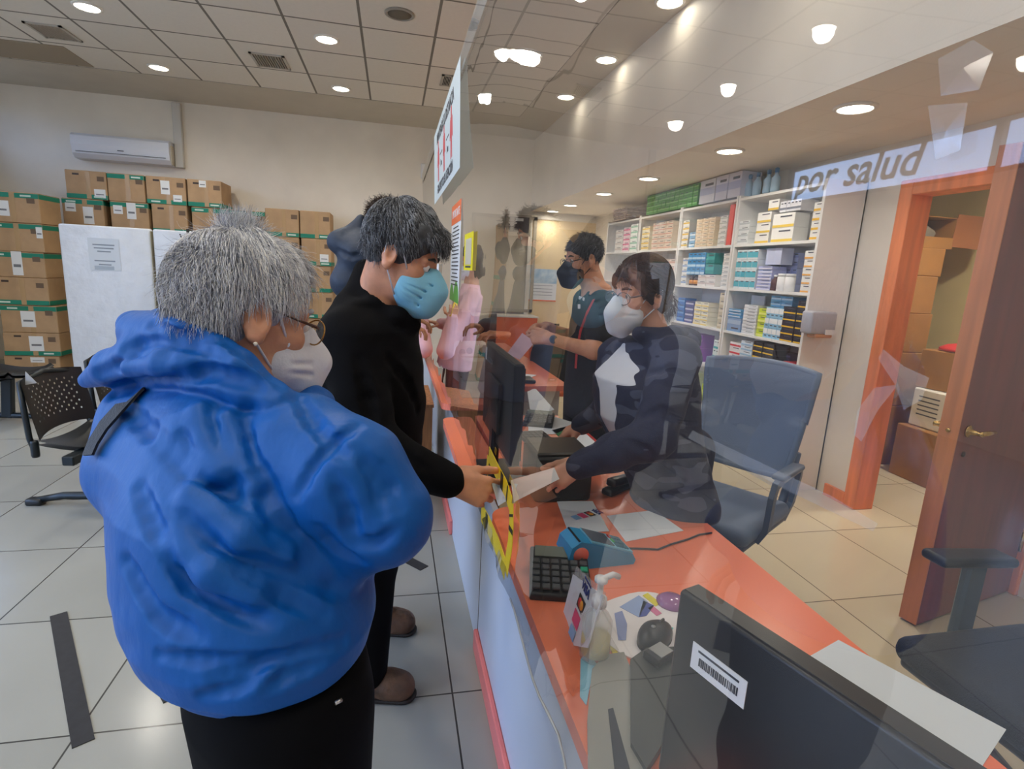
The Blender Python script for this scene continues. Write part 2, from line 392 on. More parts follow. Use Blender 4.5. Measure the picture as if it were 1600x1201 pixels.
pts = [(.985, -.7), (.985, 2.10), (.88, 2.30), (.88, 2.78), (.43, 2.78), (.43, 1.70)] + arc(.38, 1.57, .07, 90, 180) + [(.31, -.7)]
rounded_slab(o, pts, ZT - .035, ZT, 0, 1)
o.build('counter_top', [m_top, m_edge], ct)
o = MB(); o.lohi((.335, -.7, .0), (.355, 1.883, ZT - .035)); o.build('front_panel', m_panel, ct)
o = MB(); o.lohi((.335, 1.889, .0), (.355, 3.40, ZT - .035)); o.build('front_panel', m_panel, ct)
MB().lohi((.334, 1.881, .0), (.354, 1.889, ZT - .036)).build('panel_joint', mat('joint', (92, 84, 80), rough=.8), ct)
MB().lohi((.318, -.7, 0), (.335, 1.885, .085), bev=.004).build('toe_strip', mat('coral_strip', (226, 122, 116), rough=.45), ct)
MB().lohi((.318, 2.83, 0), (.335, 3.40, .085), bev=.004).build('toe_strip', MATS['coral_strip'], ct)
MB().lohi((.93, -.7, 0), (.95, 1.1, ZT - .035)).build('inner_panel', m_panel, ct)
o = MB(); rounded_slab(o, arc(.305, 2.70, .05, 180, 90) + arc(.375, 2.73, .03, 90, 0) + [(.42, 1.78)] + [(.258, 1.78)], ZT - .035, ZT, 0, 1)
tag(o.build('counter_ledge', [m_top, m_edge]), 'narrow orange ledge with rounded end between the two service windows', 'ledge')
# second counter of the row, where the colleague works
c2 = thing('far_counter', 'farther orange topped counter beyond the dark monitor', 'counter', (.7, 4.4, 0))
o = MB(); rounded_slab(o, arc(.33, 3.0, .06, 270, 180) + [(.27, 6.2), (.62, 6.2), (.62, 5.6), (1.15, 5.6), (1.17, 3.46), (.62, 3.42), (.62, 2.94)], .685, .72, 0, 1); o.build('counter_top', [m_top, m_edge], c2)
MB().lohi((.36, 2.95, .0), (.62, 2.97, .685)).build('end_panel', m_wood, c2)
MB().lohi((.335, 3.405, .0), (.355, 6.2, .685)).build('front_panel', m_panel, c2)
MB().lohi((.64, 3.52, .0), (1.12, 3.54, .685)).build('side_panel', mat('grey_panel', (206, 208, 212), rough=.4), c2)
MB().lohi((1.10, 3.54, .0), (1.12, 5.5, .685)).build('back_panel', MATS['grey_panel'], c2)
cb = thing('wooden_cabinet', 'low brown wooden cabinet standing at the far end of the pale counter front', 'cabinet', (.18, 3.7, 0))
MB().lohi((.02, 3.44, .05), (.255, 4.0, .58)).build('body', m_wood, cb)
MB().lohi((.01, 3.42, .58), (.262, 4.02, .60)).build('cabinet_top', m_wood, cb)
MB().lohi((.165, 3.432, .06), (.172, 3.44, .57)).build('door_gap', mat('dark_gap', (60, 40, 26)), cb)
for x in (.06, .21): MB().lohi((x - .02, 3.46, 0), (x + .02, 3.50, .05)).build('foot', mat('foot_black', (18, 18, 20)), cb)
# ------------------------------------------------------------------ clear plastic sheet
def film_x(z, y=0):
    u = min(1, max(0, (z - .70) / 1.72))
    return .300 + .042 * math.sin(pi * u) ** 1.5 * min(1, max(0, (y - .2) / 1.5)) 
def film_mat(name, haze, tint=(1, 1, 1), rough=0.015, wav=.13, k=1.7):
    m = bpy.data.materials.new(name); m.use_nodes = True; nt = m.node_tree; N = nt.nodes; L = nt.links
    N.remove(N['Principled BSDF']); out = N['Material Output']
    tr = N.new('ShaderNodeBsdfTransparent'); tr.inputs['Color'].default_value = tint + (1,)
    gl = N.new('ShaderNodeBsdfGlossy'); gl.inputs['Roughness'].default_value = rough
    df = N.new('ShaderNodeBsdfDiffuse'); df.inputs['Color'].default_value = (.85, .85, .85, 1)
    g = N.new('ShaderNodeNewGeometry'); fr = N.new('ShaderNodeFresnel')
    io = N.new('ShaderNodeMix'); io.data_type = 'FLOAT'; L.new(g.outputs['Backfacing'], io.inputs['Factor']); io.inputs['A'].default_value = 1.5; io.inputs['B'].default_value = 1 / 1.5
    L.new(io.outputs['Result'], fr.inputs['IOR'])
    mu = N.new('ShaderNodeMath'); mu.operation = 'MULTIPLY'; mu.use_clamp = True; L.new(fr.outputs[0], mu.inputs[0]); mu.inputs[1].default_value = k
    tc = N.new('ShaderNodeTexCoord'); nz = N.new('ShaderNodeTexNoise'); nz.inputs['Scale'].default_value = 2.2; nz.inputs['Detail'].default_value = 1.5
    mp = N.new('ShaderNodeMapping'); mp.inputs['Scale'].default_value = (1, 1, .35); L.new(tc.outputs['Object'], mp.inputs[0]); L.new(mp.outputs[0], nz.inputs['Vector'])
    bp = N.new('ShaderNodeBump'); bp.inputs['Strength'].default_value = wav; bp.inputs['Distance'].default_value = .03; L.new(nz.outputs['Fac'], bp.inputs['Height'])
    L.new(bp.outputs[0], gl.inputs['Normal'])
    a = N.new('ShaderNodeMixShader'); a.inputs[0].default_value = haze; L.new(tr.outputs[0], a.inputs[1]); L.new(df.outputs[0], a.inputs[2])
    b = N.new('ShaderNodeMixShader'); L.new(mu.outputs[0], b.inputs[0]); L.new(a.outputs[0], b.inputs[1]); L.new(gl.outputs[0], b.inputs[2])
    L.new(b.outputs[0], out.inputs['Surface']); MATS[name] = m; return m
m_film = film_mat('clear_film', 0.02)
m_hem = film_mat('film_hem', 0.45, k=1.2)
m_tape_clear = film_mat('clear_tape', 0.11, rough=.10, wav=.8)
FY0, FY1 = -.6, 6.3
sc = thing('plastic_screen', 'clear plastic sheet hung as a screen along the whole counter', 'screen', (.33, 2.8, ZT))
NY, NZ = 138, 70
def fpt(u, v):
    y = FY0 + (FY1 - FY0) * u; z = .655 + (2.42 - .655) * v
    x = film_x(z, y)
    if z < .74: x -= .008 * (.74 - z) / .085
    # slack folds near the bottom edge of the sheet
    k = max(0, 1 - (z - .655) / .35)
    x -= k * k * .006 * (1 + math.sin(y * 21 + 1.3 * math.sin(y * 9))) * (1 if y < 1.9 else .3)
    return (x, y, z)
def slot(u, v):
    y = FY0 + (FY1 - FY0) * u; z = .655 + (2.42 - .655) * v
    return (y > 1.73 and z < .728) or 1.22 < y < 1.70 and .70 < z < .93 and z < .93 - .5 * abs(y - 1.45) + .05
g_ = MB(); g_.grid(lambda u, v: fpt(u, v), NY, NZ, skip=slot)
g_.f = [tuple(reversed(f_)) for f_ in g_.f]
def facing(mb):   # make every face look at the customers' side
    me = mb
    out = []
    for f_ in me.f:
        a, b, c = (Vector(me.v[i]) for i in f_[:3])
        out.append(f_ if (b - a).cross(c - a).x < 0 else tuple(reversed(f_)))
    me.f = out; return me
facing(g_).build('sheet', m_film, sc)
h = MB(); h.grid(lambda u, v: (.297, FY0 + (FY1 - FY0) * u, 2.325 + .10 * v), 60, 2); facing(h).build('hem', m_hem, sc)
MB().tube([(.306, FY0, 2.425), (.306, FY1, 2.425)], .009, 10).build('hanging_rod', mat('rod', (196, 190, 178), rough=.3, metal=.3), sc)
MB().tube([fpt((y_ - FY0) / (FY1 - FY0), 0) for y_ in np.linspace(-.6, 1.2, 40)], .0028, 6).build('bottom_edge', mat('film_edge', (168, 176, 182), rough=.2), sc)
def on_film(px, py, off=.004):
    q = at(px, py, x=.33)
    for _ in range(6): q = at(px, py, x=film_x(q[2], q[1]) - off)
    return q
# black and yellow tape round the pass-through slot
m_yel = mat('yellow_tape', (246, 212, 20), rough=.35)
m_blk = mat('tape_black', (22, 20, 16), rough=.4)
yt = thing('caution_tape', 'yellow caution tape framing the pass-through slot in the plastic', 'tape', on_film(775, 800))
def tape_on_film(pix, w, bars):
    pts = [on_film(*p, off=.008) for p in pix]; dense = []
    for a, b in zip(pts[:-1], pts[1:]):
        for k in range(8): dense.append(a + (b - a) * k / 8)
    dense.append(pts[-1])
    MB().strip(dense, (-1, 0, 0), w, .0012).build('band', m_yel, yt)
    for (i, ln) in bars:
        seg = [Vector(dense[i]) + Vector((-.0012, 0, 0)), Vector(dense[min(i + ln, len(dense) - 1)]) + Vector((-.0012, 0, 0))]
        MB().strip(seg, (-1, 0, 0), w * .96, .0008).build('black_bar', m_blk, yt)
tape_on_film([(764, 709), (776, 735), (790, 762), (799, 790)], .05, [(12, 2), (18, 1)])
tape_on_film([(799, 786), (799, 820), (797, 850), (790, 892)], .045, [(4, 1), (9, 2)])
tape_on_film([(763, 712), (760, 745), (760, 775)], .028, [(6, 2)])
tape_on_film([(752, 800), (764, 822), (778, 855), (789, 890)], .06, [(5, 2)])
# clear tape patches stuck to the sheet
for nm, pix, lab in (('tape_patch', [(1466, 92), (1520, 62), (1552, 82), (1530, 140), (1470, 150)], 'crinkled clear tape patch high on the plastic sheet at right'),
                     ('tape_patch', [(1450, 165), (1512, 160), (1500, 235), (1462, 250)], 'smoky clear tape patch below the higher patch on the sheet'),
                     ('tape_patch', [(1340, 640), (1366, 606), (1404, 600), (1372, 640), (1346, 690), (1334, 678)], 'torn end of clear tape on the sheet in front of the orange door frame'),
                     ('tape_patch', [(1372, 560), (1380, 545), (1412, 572), (1452, 590), (1440, 625), (1412, 640), (1398, 600)], 'crumpled clear tape on the sheet in front of the store room cartons'),
                     ('tape_patch', [(1075, 684), (1082, 672), (1230, 742), (1300, 775), (1372, 818), (1364, 830), (1290, 795), (1222, 762)], 'long clear tape strip on the sheet across the grey chair')):
    P_ = [Vector(on_film(*p, off=.005)) for p in pix]; c_ = sum(P_, Vector()) / len(P_)
    mb = MB(); mb.add([c_ + Vector((-.0004, 0, 0))] + P_, [(0, i + 1, (i + 1) % len(P_) + 1) for i in range(len(P_))]); facing(mb)
    tag(mb.build(nm, m_tape_clear), lab, 'tape')
# ------------------------------------------------------------------ notices on the sheet
m_paper = mat('paper', (232, 238, 244), rough=.6)
m_ink = mat('ink', (52, 56, 66), rough=.6)
m_pink = mat('sign_pink', (214, 88, 96), rough=.6)
def notice(name, label, cat, o, w, h, ey, ez, paper):
    """flat notice: o = middle, ey across (reading direction), ez up"""
    t = thing(name, label, cat, o)
    M = frame(o, ey, ez)
    MB().box((0, 0, 0), (w, h, .0012)).xf(M).build('sheet', paper, t)
    return t, M
def put(t, M, mb, name, m, x=0, y=0, z=.0012, lab=None):
    mb.v = [(a + x, b + y, c + z) for a, b, c in mb.v]
    return mb.xf(M).build(name, m, t, lab)
# the wide distance banner leans with the slack sheet
bo = Vector((.292, 3.50, 2.145)); bey = Vector((0, -1, 0)); bez = Vector((-.012, -.004, .44)).normalized()
sg, M = notice('distance_sign', 'wide pale blue distance notice hung at the top of the plastic screen', 'sign', bo, 1.62, .47, bey, bez, mat('sign_blue', (208, 224, 232), rough=.5))
put(sg, M, text_mb('MANTENGA SU DISTANCIA', .088, bold=.002), 'lettering', m_ink, 0.0, .155)
put(sg, M, text_mb('GRACIAS POR SU ATENCIÓN', .076, bold=.002), 'lettering', m_ink, .0, -.175)
for k, x in enumerate((-.42, 0.0, .42)):
    fg = MB(); fg.box((0, .105, 0), (.05, .045, .0008), bev=0)
    fg.box((0, .03, 0), (.085, .10, .0008)); fg.box((-.022, -.07, 0), (.03, .11, .0008), eul(0, 0, -.12)); fg.box((.022, -.07, 0), (.03, .11, .0008), eul(0, 0, .12)); fg.box((-.055, .02, 0), (.02, .1, .0008), eul(0, 0, -.2)); fg.box((.055, .02, 0), (.02, .1, .0008), eul(0, 0, .2))
    put(sg, M, fg, 'red_figure', m_pink, x, 0)
for x in (-.21, .21):
    put(sg, M, text_mb('1 m', .06), 'distance_text', m_ink, x, -.04); put(sg, M, MB().box((0, 0, 0), (.16, .008, .0008)), 'arrow_line', m_ink, x, .02)
m_pgreen = mat('leaf_green', (96, 168, 70), rough=.6); m_porange = mat('poster_orange', (238, 118, 66), rough=.6)
def tall_poster(name, label, px_l, px_r, py_t, py_b, head, yc, zt, zb, w):
    o = Vector((film_x((zt + zb) / 2, yc) - .007, yc, (zt + zb) / 2)); h = zt - zb
    t, M = notice(name, label, 'poster', o, w, h, (0, -1, 0), (0, 0, 1), m_paper)
    if head: put(t, M, MB().box((0, 0, 0), (w, h * .2, .0008)), 'header', m_porange, 0, h * .40); put(t, M, text_mb('IMPORTANTE', w * .13), 'header_text', m_paper, 0, h * .40, .002)
    for k in range(16 if head else 4):
        y = h * (.26 - .58 * k / (15 if head else 3)); ww = w * (.72 if k % 4 else .55)
        put(t, M, MB().box((0, 0, 0), (ww, h * (.012 if head else .02), .0008)), 'text_line', m_ink, 0, y)
    lf = MB(); n = 10
    for sx_, r in ((-w * .26, w * .24), (w * .22, w * .28)):
        pts_ = [(sx_ + r * math.cos(a), -h * .5 + r * .9 * max(0, math.sin(a)), 0) for a in np.linspace(0, pi, n)]
        lf.add(pts_, [tuple(range(n))])
    put(t, M, lf, 'leaf_print', m_pgreen)
tall_poster('information_poster', 'tall notice with orange header and lines of text on the plastic screen', 0, 0, 0, 0, True, 3.12, 1.80, 1.27, .46)
tall_poster('information_poster', 'plain white notice with a green leaf foot beside the blue face mask', 0, 0, 0, 0, False, 4.45, 1.48, 1.12, .60)
yo = Vector((film_x(1.53, 2.55) - .008, 2.55, 1.53))
yn, M = notice('yellow_notice', 'small yellow bordered notice taped to the plastic screen', 'notice', yo, .30, .165, (0, -1, 0), (0, 0, 1), mat('yellow_card', (238, 226, 30), rough=.5))
put(yn, M, MB().box((0, 0, 0), (.20, .115, .0008)), 'inset', mat('yellow_inset', (206, 200, 178), rough=.5)); put(yn, M, MB().box((0, 0, 0), (.18, .008, .0008)), 'text_line', m_ink, 0, -.067)

# ================================================================== CARTONS AND BOARDS AT THE BACK WALL
m_card = mat('cardboard', (182, 150, 114), rough=0.75, var=0.05, vs=5, bump=.05, bs=60)
m_card2 = mat('cardboard_dark', (156, 108, 54), rough=0.75, var=0.06, vs=4)
m_green = mat('carton_green', (22, 132, 108), rough=0.6)
m_sticker = mat('sticker_white', (232, 234, 234), rough=0.5)
m_print = mat('carton_print', (112, 92, 74), rough=0.7)
m_clear_t = mat('packing_tape', (206, 172, 128), rough=0.25, alpha=.75)
def carton(x0, x1, yf, dep, z0, z1, label, band='bottom', stick=(), seed=0, group=None, handle=True, mark=True):
    r = random.Random(seed)
    dx, dy = r.uniform(-.012, .012), r.uniform(0, .02)
    t = thing('carton', label, 'box', ((x0 + x1) / 2 + dx, yf + dep / 2 + dy, z0), R_(r.uniform(-1, 1)), group)
    w, h = x1 - x0 - .006, z1 - z0 - .003
    local(MB().box((0, 0, h / 2), (w, dep, h), None, .006), 'body', m_card, t)
    zb = {'bottom': .03, 'top': h - .035}.get(band)
    if zb is not None:
        b = MB(); b.box((0, -dep / 2 - .0006, zb), (w - .006, .0016, .05)); b.box((w / 2 + .0006, 0, zb), (.0016, dep - .006, .05)); b.box((-w / 2 - .0006, 0, zb), (.0016, dep - .006, .05))
        local(b, 'green_band', m_green, t)
        local(MB().box((r.choice((-.28, .28)) * w, -dep / 2 - .0018, zb), (.10, .001, .018)), 'band_print', mat('band_print', (206, 226, 214), rough=.6), t)
    for (u, v, sw, sh) in stick: local(MB().box((u * w, -dep / 2 - .0012, v * h), (sw, .002, sh)), 'sticker', m_sticker, t)
    for (u, v, sw, sh) in stick: local(MB().box((u * w, -dep / 2 - .0026, v * h - sh * .1), (sw * .7, .0012, sh * .12)), 'sticker_print', mat('sticker_print', (120, 122, 126)), t)
    if mark: local(MB().box((w * .36, -dep / 2 - .0008, h * .74), (.075, .0016, .055)), 'printed_mark', m_print, t)
    if handle and band != 'top': local(MB().box((-w * .24, -dep / 2 - .0008, h * .86), (.07, .0016, .022)), 'hand_hole', mat('hand_hole', (60, 46, 40)), t)
    local(MB().box((w * .05, -dep / 2 - .001, h / 2), (.05, .0014, h * .96)), 'packing_tape', m_clear_t, t)
    return t
YC_ = 7.85
def px_rect(x0, y0, x1, y1, y):   # wall-parallel rectangle
    a = at(x0, (y0 + y1) / 2, y=y)[0]; b = at(x1, (y0 + y1) / 2, y=y)[0]
    return a, b, at((x0 + x1) / 2, y1, y=y)[2], at((x0 + x1) / 2, y0, y=y)[2]
ST = [(.3, .22, .12, .10)]
rowT = [((100, 267, 165, 313), 'bottom', [(.32, .22, .12, .1)], 'open topped brown carton at the left end of the top row'),
        ((168, 272, 226, 315), 'top', [], 'brown carton with a green top band, second in the top row'),
        ((226, 278, 289, 319), 'bottom', [(-.02, .62, .1, .16), (.28, .25, .1, .08)], 'brown carton with a white label in the top row, third from the left'),
        ((293, 276, 347, 321), 'bottom', [(-.05, .85, .08, .08)], 'brown carton at the right end of the top row below the air conditioner')]
ztop = []
for k, (r_, band, stk, lab) in enumerate(rowT):
    x0, x1, z0, z1 = px_rect(*r_, YC_); ztop.append((x0, x1, z0, z1))
zb_ = sum(t[2] for t in ztop) / 4; zt_ = sum(t[3] for t in ztop) / 4
for k, (r_, band, stk, lab) in enumerate(rowT):
    x0, x1 = ztop[k][:2]; carton(x0, x1, YC_, .44, zb_, zt_, lab, band, stk, seed=k)
hC = .345
row2 = [((95, 315, 160, 350), 'top', [(-.3, .7, .11, .1), (.12, .45, .11, .2)], 'brown carton with two white labels under the open topped one'),
        ((173, 318, 233, 355), 'top', [(-.3, .72, .1, .1), (.05, .7, .1, .19)], 'brown carton with two white labels above the gap between the white boards'),
        ((236, 322, 292, 358), 'bottom', [], 'plain brown carton in the second row left of the white hair'),
        ((297, 320, 352, 360), 'top', [], 'brown carton with a green top band just above the white hair'),
        ((356, 322, 414, 362), 'top', [], 'brown carton with a printed green top band right of the raised hair')]
xs_cols = []
for k, (r_, band, stk, lab) in enumerate(row2):
    x0, x1, z0, z1 = px_rect(*r_, YC_); xs_cols.append((x0, x1)); carton(x0, x1, YC_, .44, zb_ - hC, zb_, lab, band, stk, seed=20 + k)
for k, (x0, x1) in enumerate(xs_cols):
    n = 5; h = (zb_ - hC) / n
    for j in range(n):
        carton(x0, x1, YC_, .44, j * h, (j + 1) * h, 'brown carton low in the stacks hidden behind the white boards', 'bottom' if j % 2 else 'top', (), seed=40 + 7 * k + j, group='cartons behind the white boards')
# right-hand pair of stacks seen between the two customers' heads
zr = []
for c_, (xa, xb) in enumerate(((415, 468), (469, 517))):
    x0, x1, z0, z1 = px_rect(xa, 326, xb, 366, YC_)
    if c_ == 0: zr0 = z1
    z1 = zr0; hh = z1 / 6
    nm = ('left', 'right')[c_]
    words = ['top carton', 'second carton from the top', 'third carton from the top', 'fourth carton from the top', 'fifth carton from the top', 'bottom carton']
    for j in range(6):
        carton(x0, x1, YC_, .44, z1 - (j + 1) * hh, z1 - j * hh, words[j] + ' in the %s of two plain stacks by the hooded person' % nm, 'bottom', [(.25, .3, .11, .1)] if (j == 1 and c_) else (), seed=90 + 10 * c_ + j, handle=False)
# near column at the left edge
YA = 7.25
edges = [301, 349, 394, 434, 477, 520, 556, 592]
labs = [('top', [(-.16, .45, .16, .16)], 'topmost brown carton of the tall column at the left edge'),
        ('top', [(.44, .7, .06, .12)], 'second carton down in the column at the left edge'),
        ('top', [(.02, .55, .10, .26)], 'carton with an upright white label, third down at the left edge'),
        ('bottom', [], 'carton with a green bottom band, fourth down at the left edge'),
        ('top', [(-.02, .5, .14, .18)], 'carton with a wide white label, fifth down at the left edge'),
        ('bottom', [(.08, .55, .14, .17)], 'carton with a white label above a green band, sixth down at the left edge'),
        (None, [(.1, .8, .14, .06)], 'carton just above the perforated chair back at the left edge')]
zz = [at(50, e, y=YA)[2] for e in edges]; zz[7] = 0.0
xr = [61, 69, 70, 78, 88, 92, 94]
for k in range(7):
    x1 = at(xr[k], (edges[k] + edges[k + 1]) / 2, y=YA)[0]
    band, stk, lab = labs[k]; carton(x1 - .56, x1, YA, .42, zz[k + 1], zz[k], lab, band, stk, seed=120 + k)
zrest = zz[7]; n = 0
for j in range(n): carton(x1 - .56, x1, YA, .42, j * zrest / n, (j + 1) * zrest / n, 'brown carton at the foot of the left edge column behind the chairs', 'bottom', (), seed=140 + j, group='cartons behind the waiting chairs')
# white wrapped boards
m_wrap = mat('white_wrap', (226, 232, 240), rough=0.35, var=.02, vs=5, bump=.5, bs=7, bdist=.03)
m_bedge = mat('board_edge', (176, 166, 138), rough=.7)
def board(xa, xb, yt, y, label, text):
    a = at(xa, yt, y=y); b = at(xb, yt, y=y); w = b[0] - a[0]; h = (a[2] + b[2]) / 2
    t = thing('wrapped_board', label, 'board', ((a[0] + b[0]) / 2, y, 0))
    g = MB(); g.box((0, .05, h / 2), (w, .10, h), None, .02, 3); local(g, 'board', m_wrap, t)
    local(MB().box((w / 2 + .003, .05, h / 2), (.006, .085, h - .05)), 'raw_edge', m_bedge, t)
    if text:
        sh = MB().box((-.02, -.004, h - .30), (.30, .003, .34)); local(sh, 'label_sheet', mat('label_sheet', (216, 224, 232), rough=.4), t)
        for k, (yy, ww) in enumerate(((.20, .21), (.235, .19), (.27, .13), (.37, .20), (.41, .12))): local(MB().box((-.02, -.0062, h - yy), (ww, .001, .014)), 'print_line', mat('faint_print', (146, 156, 168), rough=.6), t)
        local(MB().box((-.03, -.0062, h - .445), (.19, .001, .04)), 'print_block', mat('faint_block', (176, 188, 200), rough=.6), t)
board(90, 233, 353, 6.95, 'white wrapped board with a printed sheet leaning before the cartons', True)
board(238, 378, 362, 6.95, 'second white wrapped board mostly hidden behind the white hair', False)
# dark jacket on a coat stand before the second board
q = at(272, 398, y=6.6)
cs = thing('coat_stand', 'slim black coat stand holding a dark jacket before the second board', 'coat stand', (q[0] + .12, 6.68, 0))
local(MB().tube([(0, 0, .02), (0, 0, 1.72)], .014, 10), 'pole', m_cmetal if 'm_cmetal' in globals() else mat('chair_metal', (26, 34, 38), rough=.35, metal=.3), cs)
local(MB().lathe([(.16, 0), (.16, .015), (.03, .035), (.014, .05)], n=24), 'base', MATS['chair_metal'], cs)
for a_ in (0, 2.1, 4.2): local(MB().tube([(0, 0, 1.62), (.07 * math.cos(a_), .07 * math.sin(a_), 1.60), (.10 * math.cos(a_), .10 * math.sin(a_), 1.66)], .007, 8), 'hook', MATS['chair_metal'], cs)
jk_ = MB(); jk_.grid(lambda u, v: ((.035 + .15 * math.sin(min(1, v * 1.6) * pi / 2) + .012 * math.sin(14 * pi * u) * v) * math.cos(2 * pi * u), (.03 + .07 * v + .010 * math.sin(10 * pi * u) * v) * math.sin(2 * pi * u), 1.66 - .80 * v - .03 * math.cos(4 * pi * u) * v), 56, 18)
t = thing('hung_jacket', 'dark greenish jacket hung up half hidden behind the white hair', 'jacket', (q[0] + .12, 6.68, 0)); local(jk_, 'jacket_body', mat('dark_cloth', (14, 30, 30), rough=.7), t)
for s_ in (-1, 1): local(MB().tube([(s_ * .14, 0, 1.50), (s_ * .19, -.01, 1.25), (s_ * .19, -.02, .98)], [.05, .05, .042], 12), 'sleeve', MATS['dark_cloth'], t)
# ================================================================== WAITING CHAIRS
m_chair = mat('chair_black', (17, 19, 21), rough=.38)
m_cmetal = mat('chair_metal', (26, 34, 38), rough=.35, metal=.3)
B0 = at(30, 700, z=.42); B1 = at(120, 652, z=.42)
ax = Vector((B1[0] - B0[0], B1[1] - B0[1], 0)); cw = ax.length; ax.normalize(); fwd_ = Vector((ax.y, -ax.x, 0))
CW = .46
def wchair(origin, ex, label, group=None):
    """local frame: x forward, y towards the chair's left along the back"""
    t = thing('waiting_chair', label, 'chair', (origin.x, origin.y, 0), math.atan2(-ex.x, ex.y))
    hw = CW / 2
    # backrest with a pattern of round holes
    nu, nv = 40, 28
    def bp(u, v):
        y = -hw + CW * u; z = .46 + .31 * v; s = (2 * u - 1)
        return (-.02 - .06 * v + .05 * s * s, y, z + .02 * (1 - s * s))
    hole = lambda u, v: .12 < u < .88 and .22 < v < .86 and (int(u * 20) + int(v * 14)) % 2 == 0 and int(u * 40) % 2 == 0 and int(v * 28) % 2 == 0
    fr = MB(); fr.grid(lambda u, v: bp(u, v), nu, nv, skip=hole); fr.grid(lambda u, v: tuple(Vector(bp(u, v)) + Vector((-.003, 0, 0))), nu, nv, skip=hole)
    local(fr, 'backrest', m_chair, t)
    local(MB().tube([(.0, -hw, .40), (-.02, -hw, .47), (-.03, -hw, .64), (-.06, -hw + .03, .755), (-.08, 0, .785), (-.06, hw - .03, .755), (-.03, hw, .64), (-.02, hw, .47), (.0, hw, .40)], .014, 8), 'back_frame', m_cmetal, t)
    st = MB()
    def sp(u, v):
        x = .0 + .47 * u; y = -hw + CW * v; s = 2 * v - 1
        return (x, y, .43 + .03 * s * s - .03 * math.sin(pi * u) + (.02 if u > .9 else 0) - (.03 if u > .97 else 0))
    st.grid(sp, 16, 14); st.grid(lambda u, v: tuple(Vector(sp(u, v)) + Vector((0, 0, -.022))), 16, 14); local(st, 'seat', m_chair, t)
    for s in (-1, 1): local(MB().lathe([(.016, .37), (.019, .38), (.019, .45), (.016, .46)], (0, s * hw, 0), 10), 'bracket', m_cmetal, t)
    local(MB().box((.22, 0, .385), (.06, CW + .2, .05), None, .006), 'beam', m_cmetal, t)
    local(MB().box((.24, 0, .21), (.085, .05, .34), eul(0, R_(6), 0), .008), 'leg', m_cmetal, t)
    local(MB().tube([(-.19, 0, .028), (-.05, 0, .055), (.2, 0, .06), (.45, 0, .055), (.58, 0, .028)], [.018, .022, .026, .022, .018], 10), 'foot_bar', m_cmetal, t)
    for x in (-.20, .58): local(MB().box((x, 0, .02), (.09, .06, .04), None, .012, 2), 'foot_cap', m_chair, t)
    return t
oc = Vector(((B0[0] + B1[0]) / 2, (B0[1] + B1[1]) / 2, 0))
fw_ang = Vector((1, -.12, 0)).normalized(); side_ = Vector((-fw_ang.y, fw_ang.x, 0))
oc = Vector((B0[0] + .07, B0[1], 0)) + side_ * CW / 2
ch1 = wchair(oc, Vector((side_.x, side_.y, 0)), 'black waiting chair with a perforated back at the left, nearest')
def placed(src, off, label):
    c = copy_tree(src, label); c.location = src.location + Vector(off); return c
f0 = at(35, 788, z=0); f1 = at(76, 656, z=0)
placed(ch1, (f1[0] - f0[0] - .75, f1[1] - f0[1], 0), 'black waiting chair cut by the left edge of the picture')
p3_ = at(134, 648, z=.42)
placed(ch1, (p3_[0] - B0[0], p3_[1] - B0[1], 0), 'black waiting chair behind the blue jacket, only its posts showing')
tg = MB(); tg.add([(0, 0, 0), (.05, 0, .0), (.025, 0, .075), (.0, .004, .0)], [(0, 1, 2)])
tq = at(48, 598, x=float(B0[0] + .06)); tag(MB().slab([tuple(at(40, 580, y=tq[1])), tuple(at(58, 598, y=tq[1])), tuple(at(40, 601, y=tq[1]))], (0, -1, 0), .003).build('paper_tag', mat('paper_tag', (170, 172, 174), rough=.6)), 'grey white paper tag stuck on the perforated chair back', 'tag')
# black strips stuck to the floor
m_strip = mat('floor_strip', (38, 38, 40), rough=.75, var=.1, vs=30)
def fstrip(a, b, w, label):
    a = Vector((a[0], a[1], .0015)); b = Vector((b[0], b[1], .0015))
    tag(MB().strip([a, b], (0, 0, 1), w, .003).build('floor_strip', m_strip), label, 'floor tape')
mid = lambda p, q: [(p[k] + q[k]) / 2 for k in range(3)]
fstrip(mid(at(80, 962, z=0), at(103, 957, z=0)), mid(at(117, 1166, z=0), at(144, 1158, z=0)), .055, 'long black strip stuck to the floor at lower left')
fstrip(at(238, 1040, z=0), mid(at(259, 1096, z=0), at(281, 1088, z=0)), .055, 'black floor strip showing just below the hem of the blue jacket')
fstrip(at(560, 835, z=0), mid(at(657, 892, z=0), at(669, 884, z=0)), .055, 'black floor strip beside the brown shoes')
fstrip(at(600, 800, z=0), at(666, 834, z=0), .05, 'short black floor strip end right of the blue elbow')
fstrip(at(610, 755, z=0), at(668, 788, z=0), .05, 'black floor strip end below the black sleeve, farthest away')
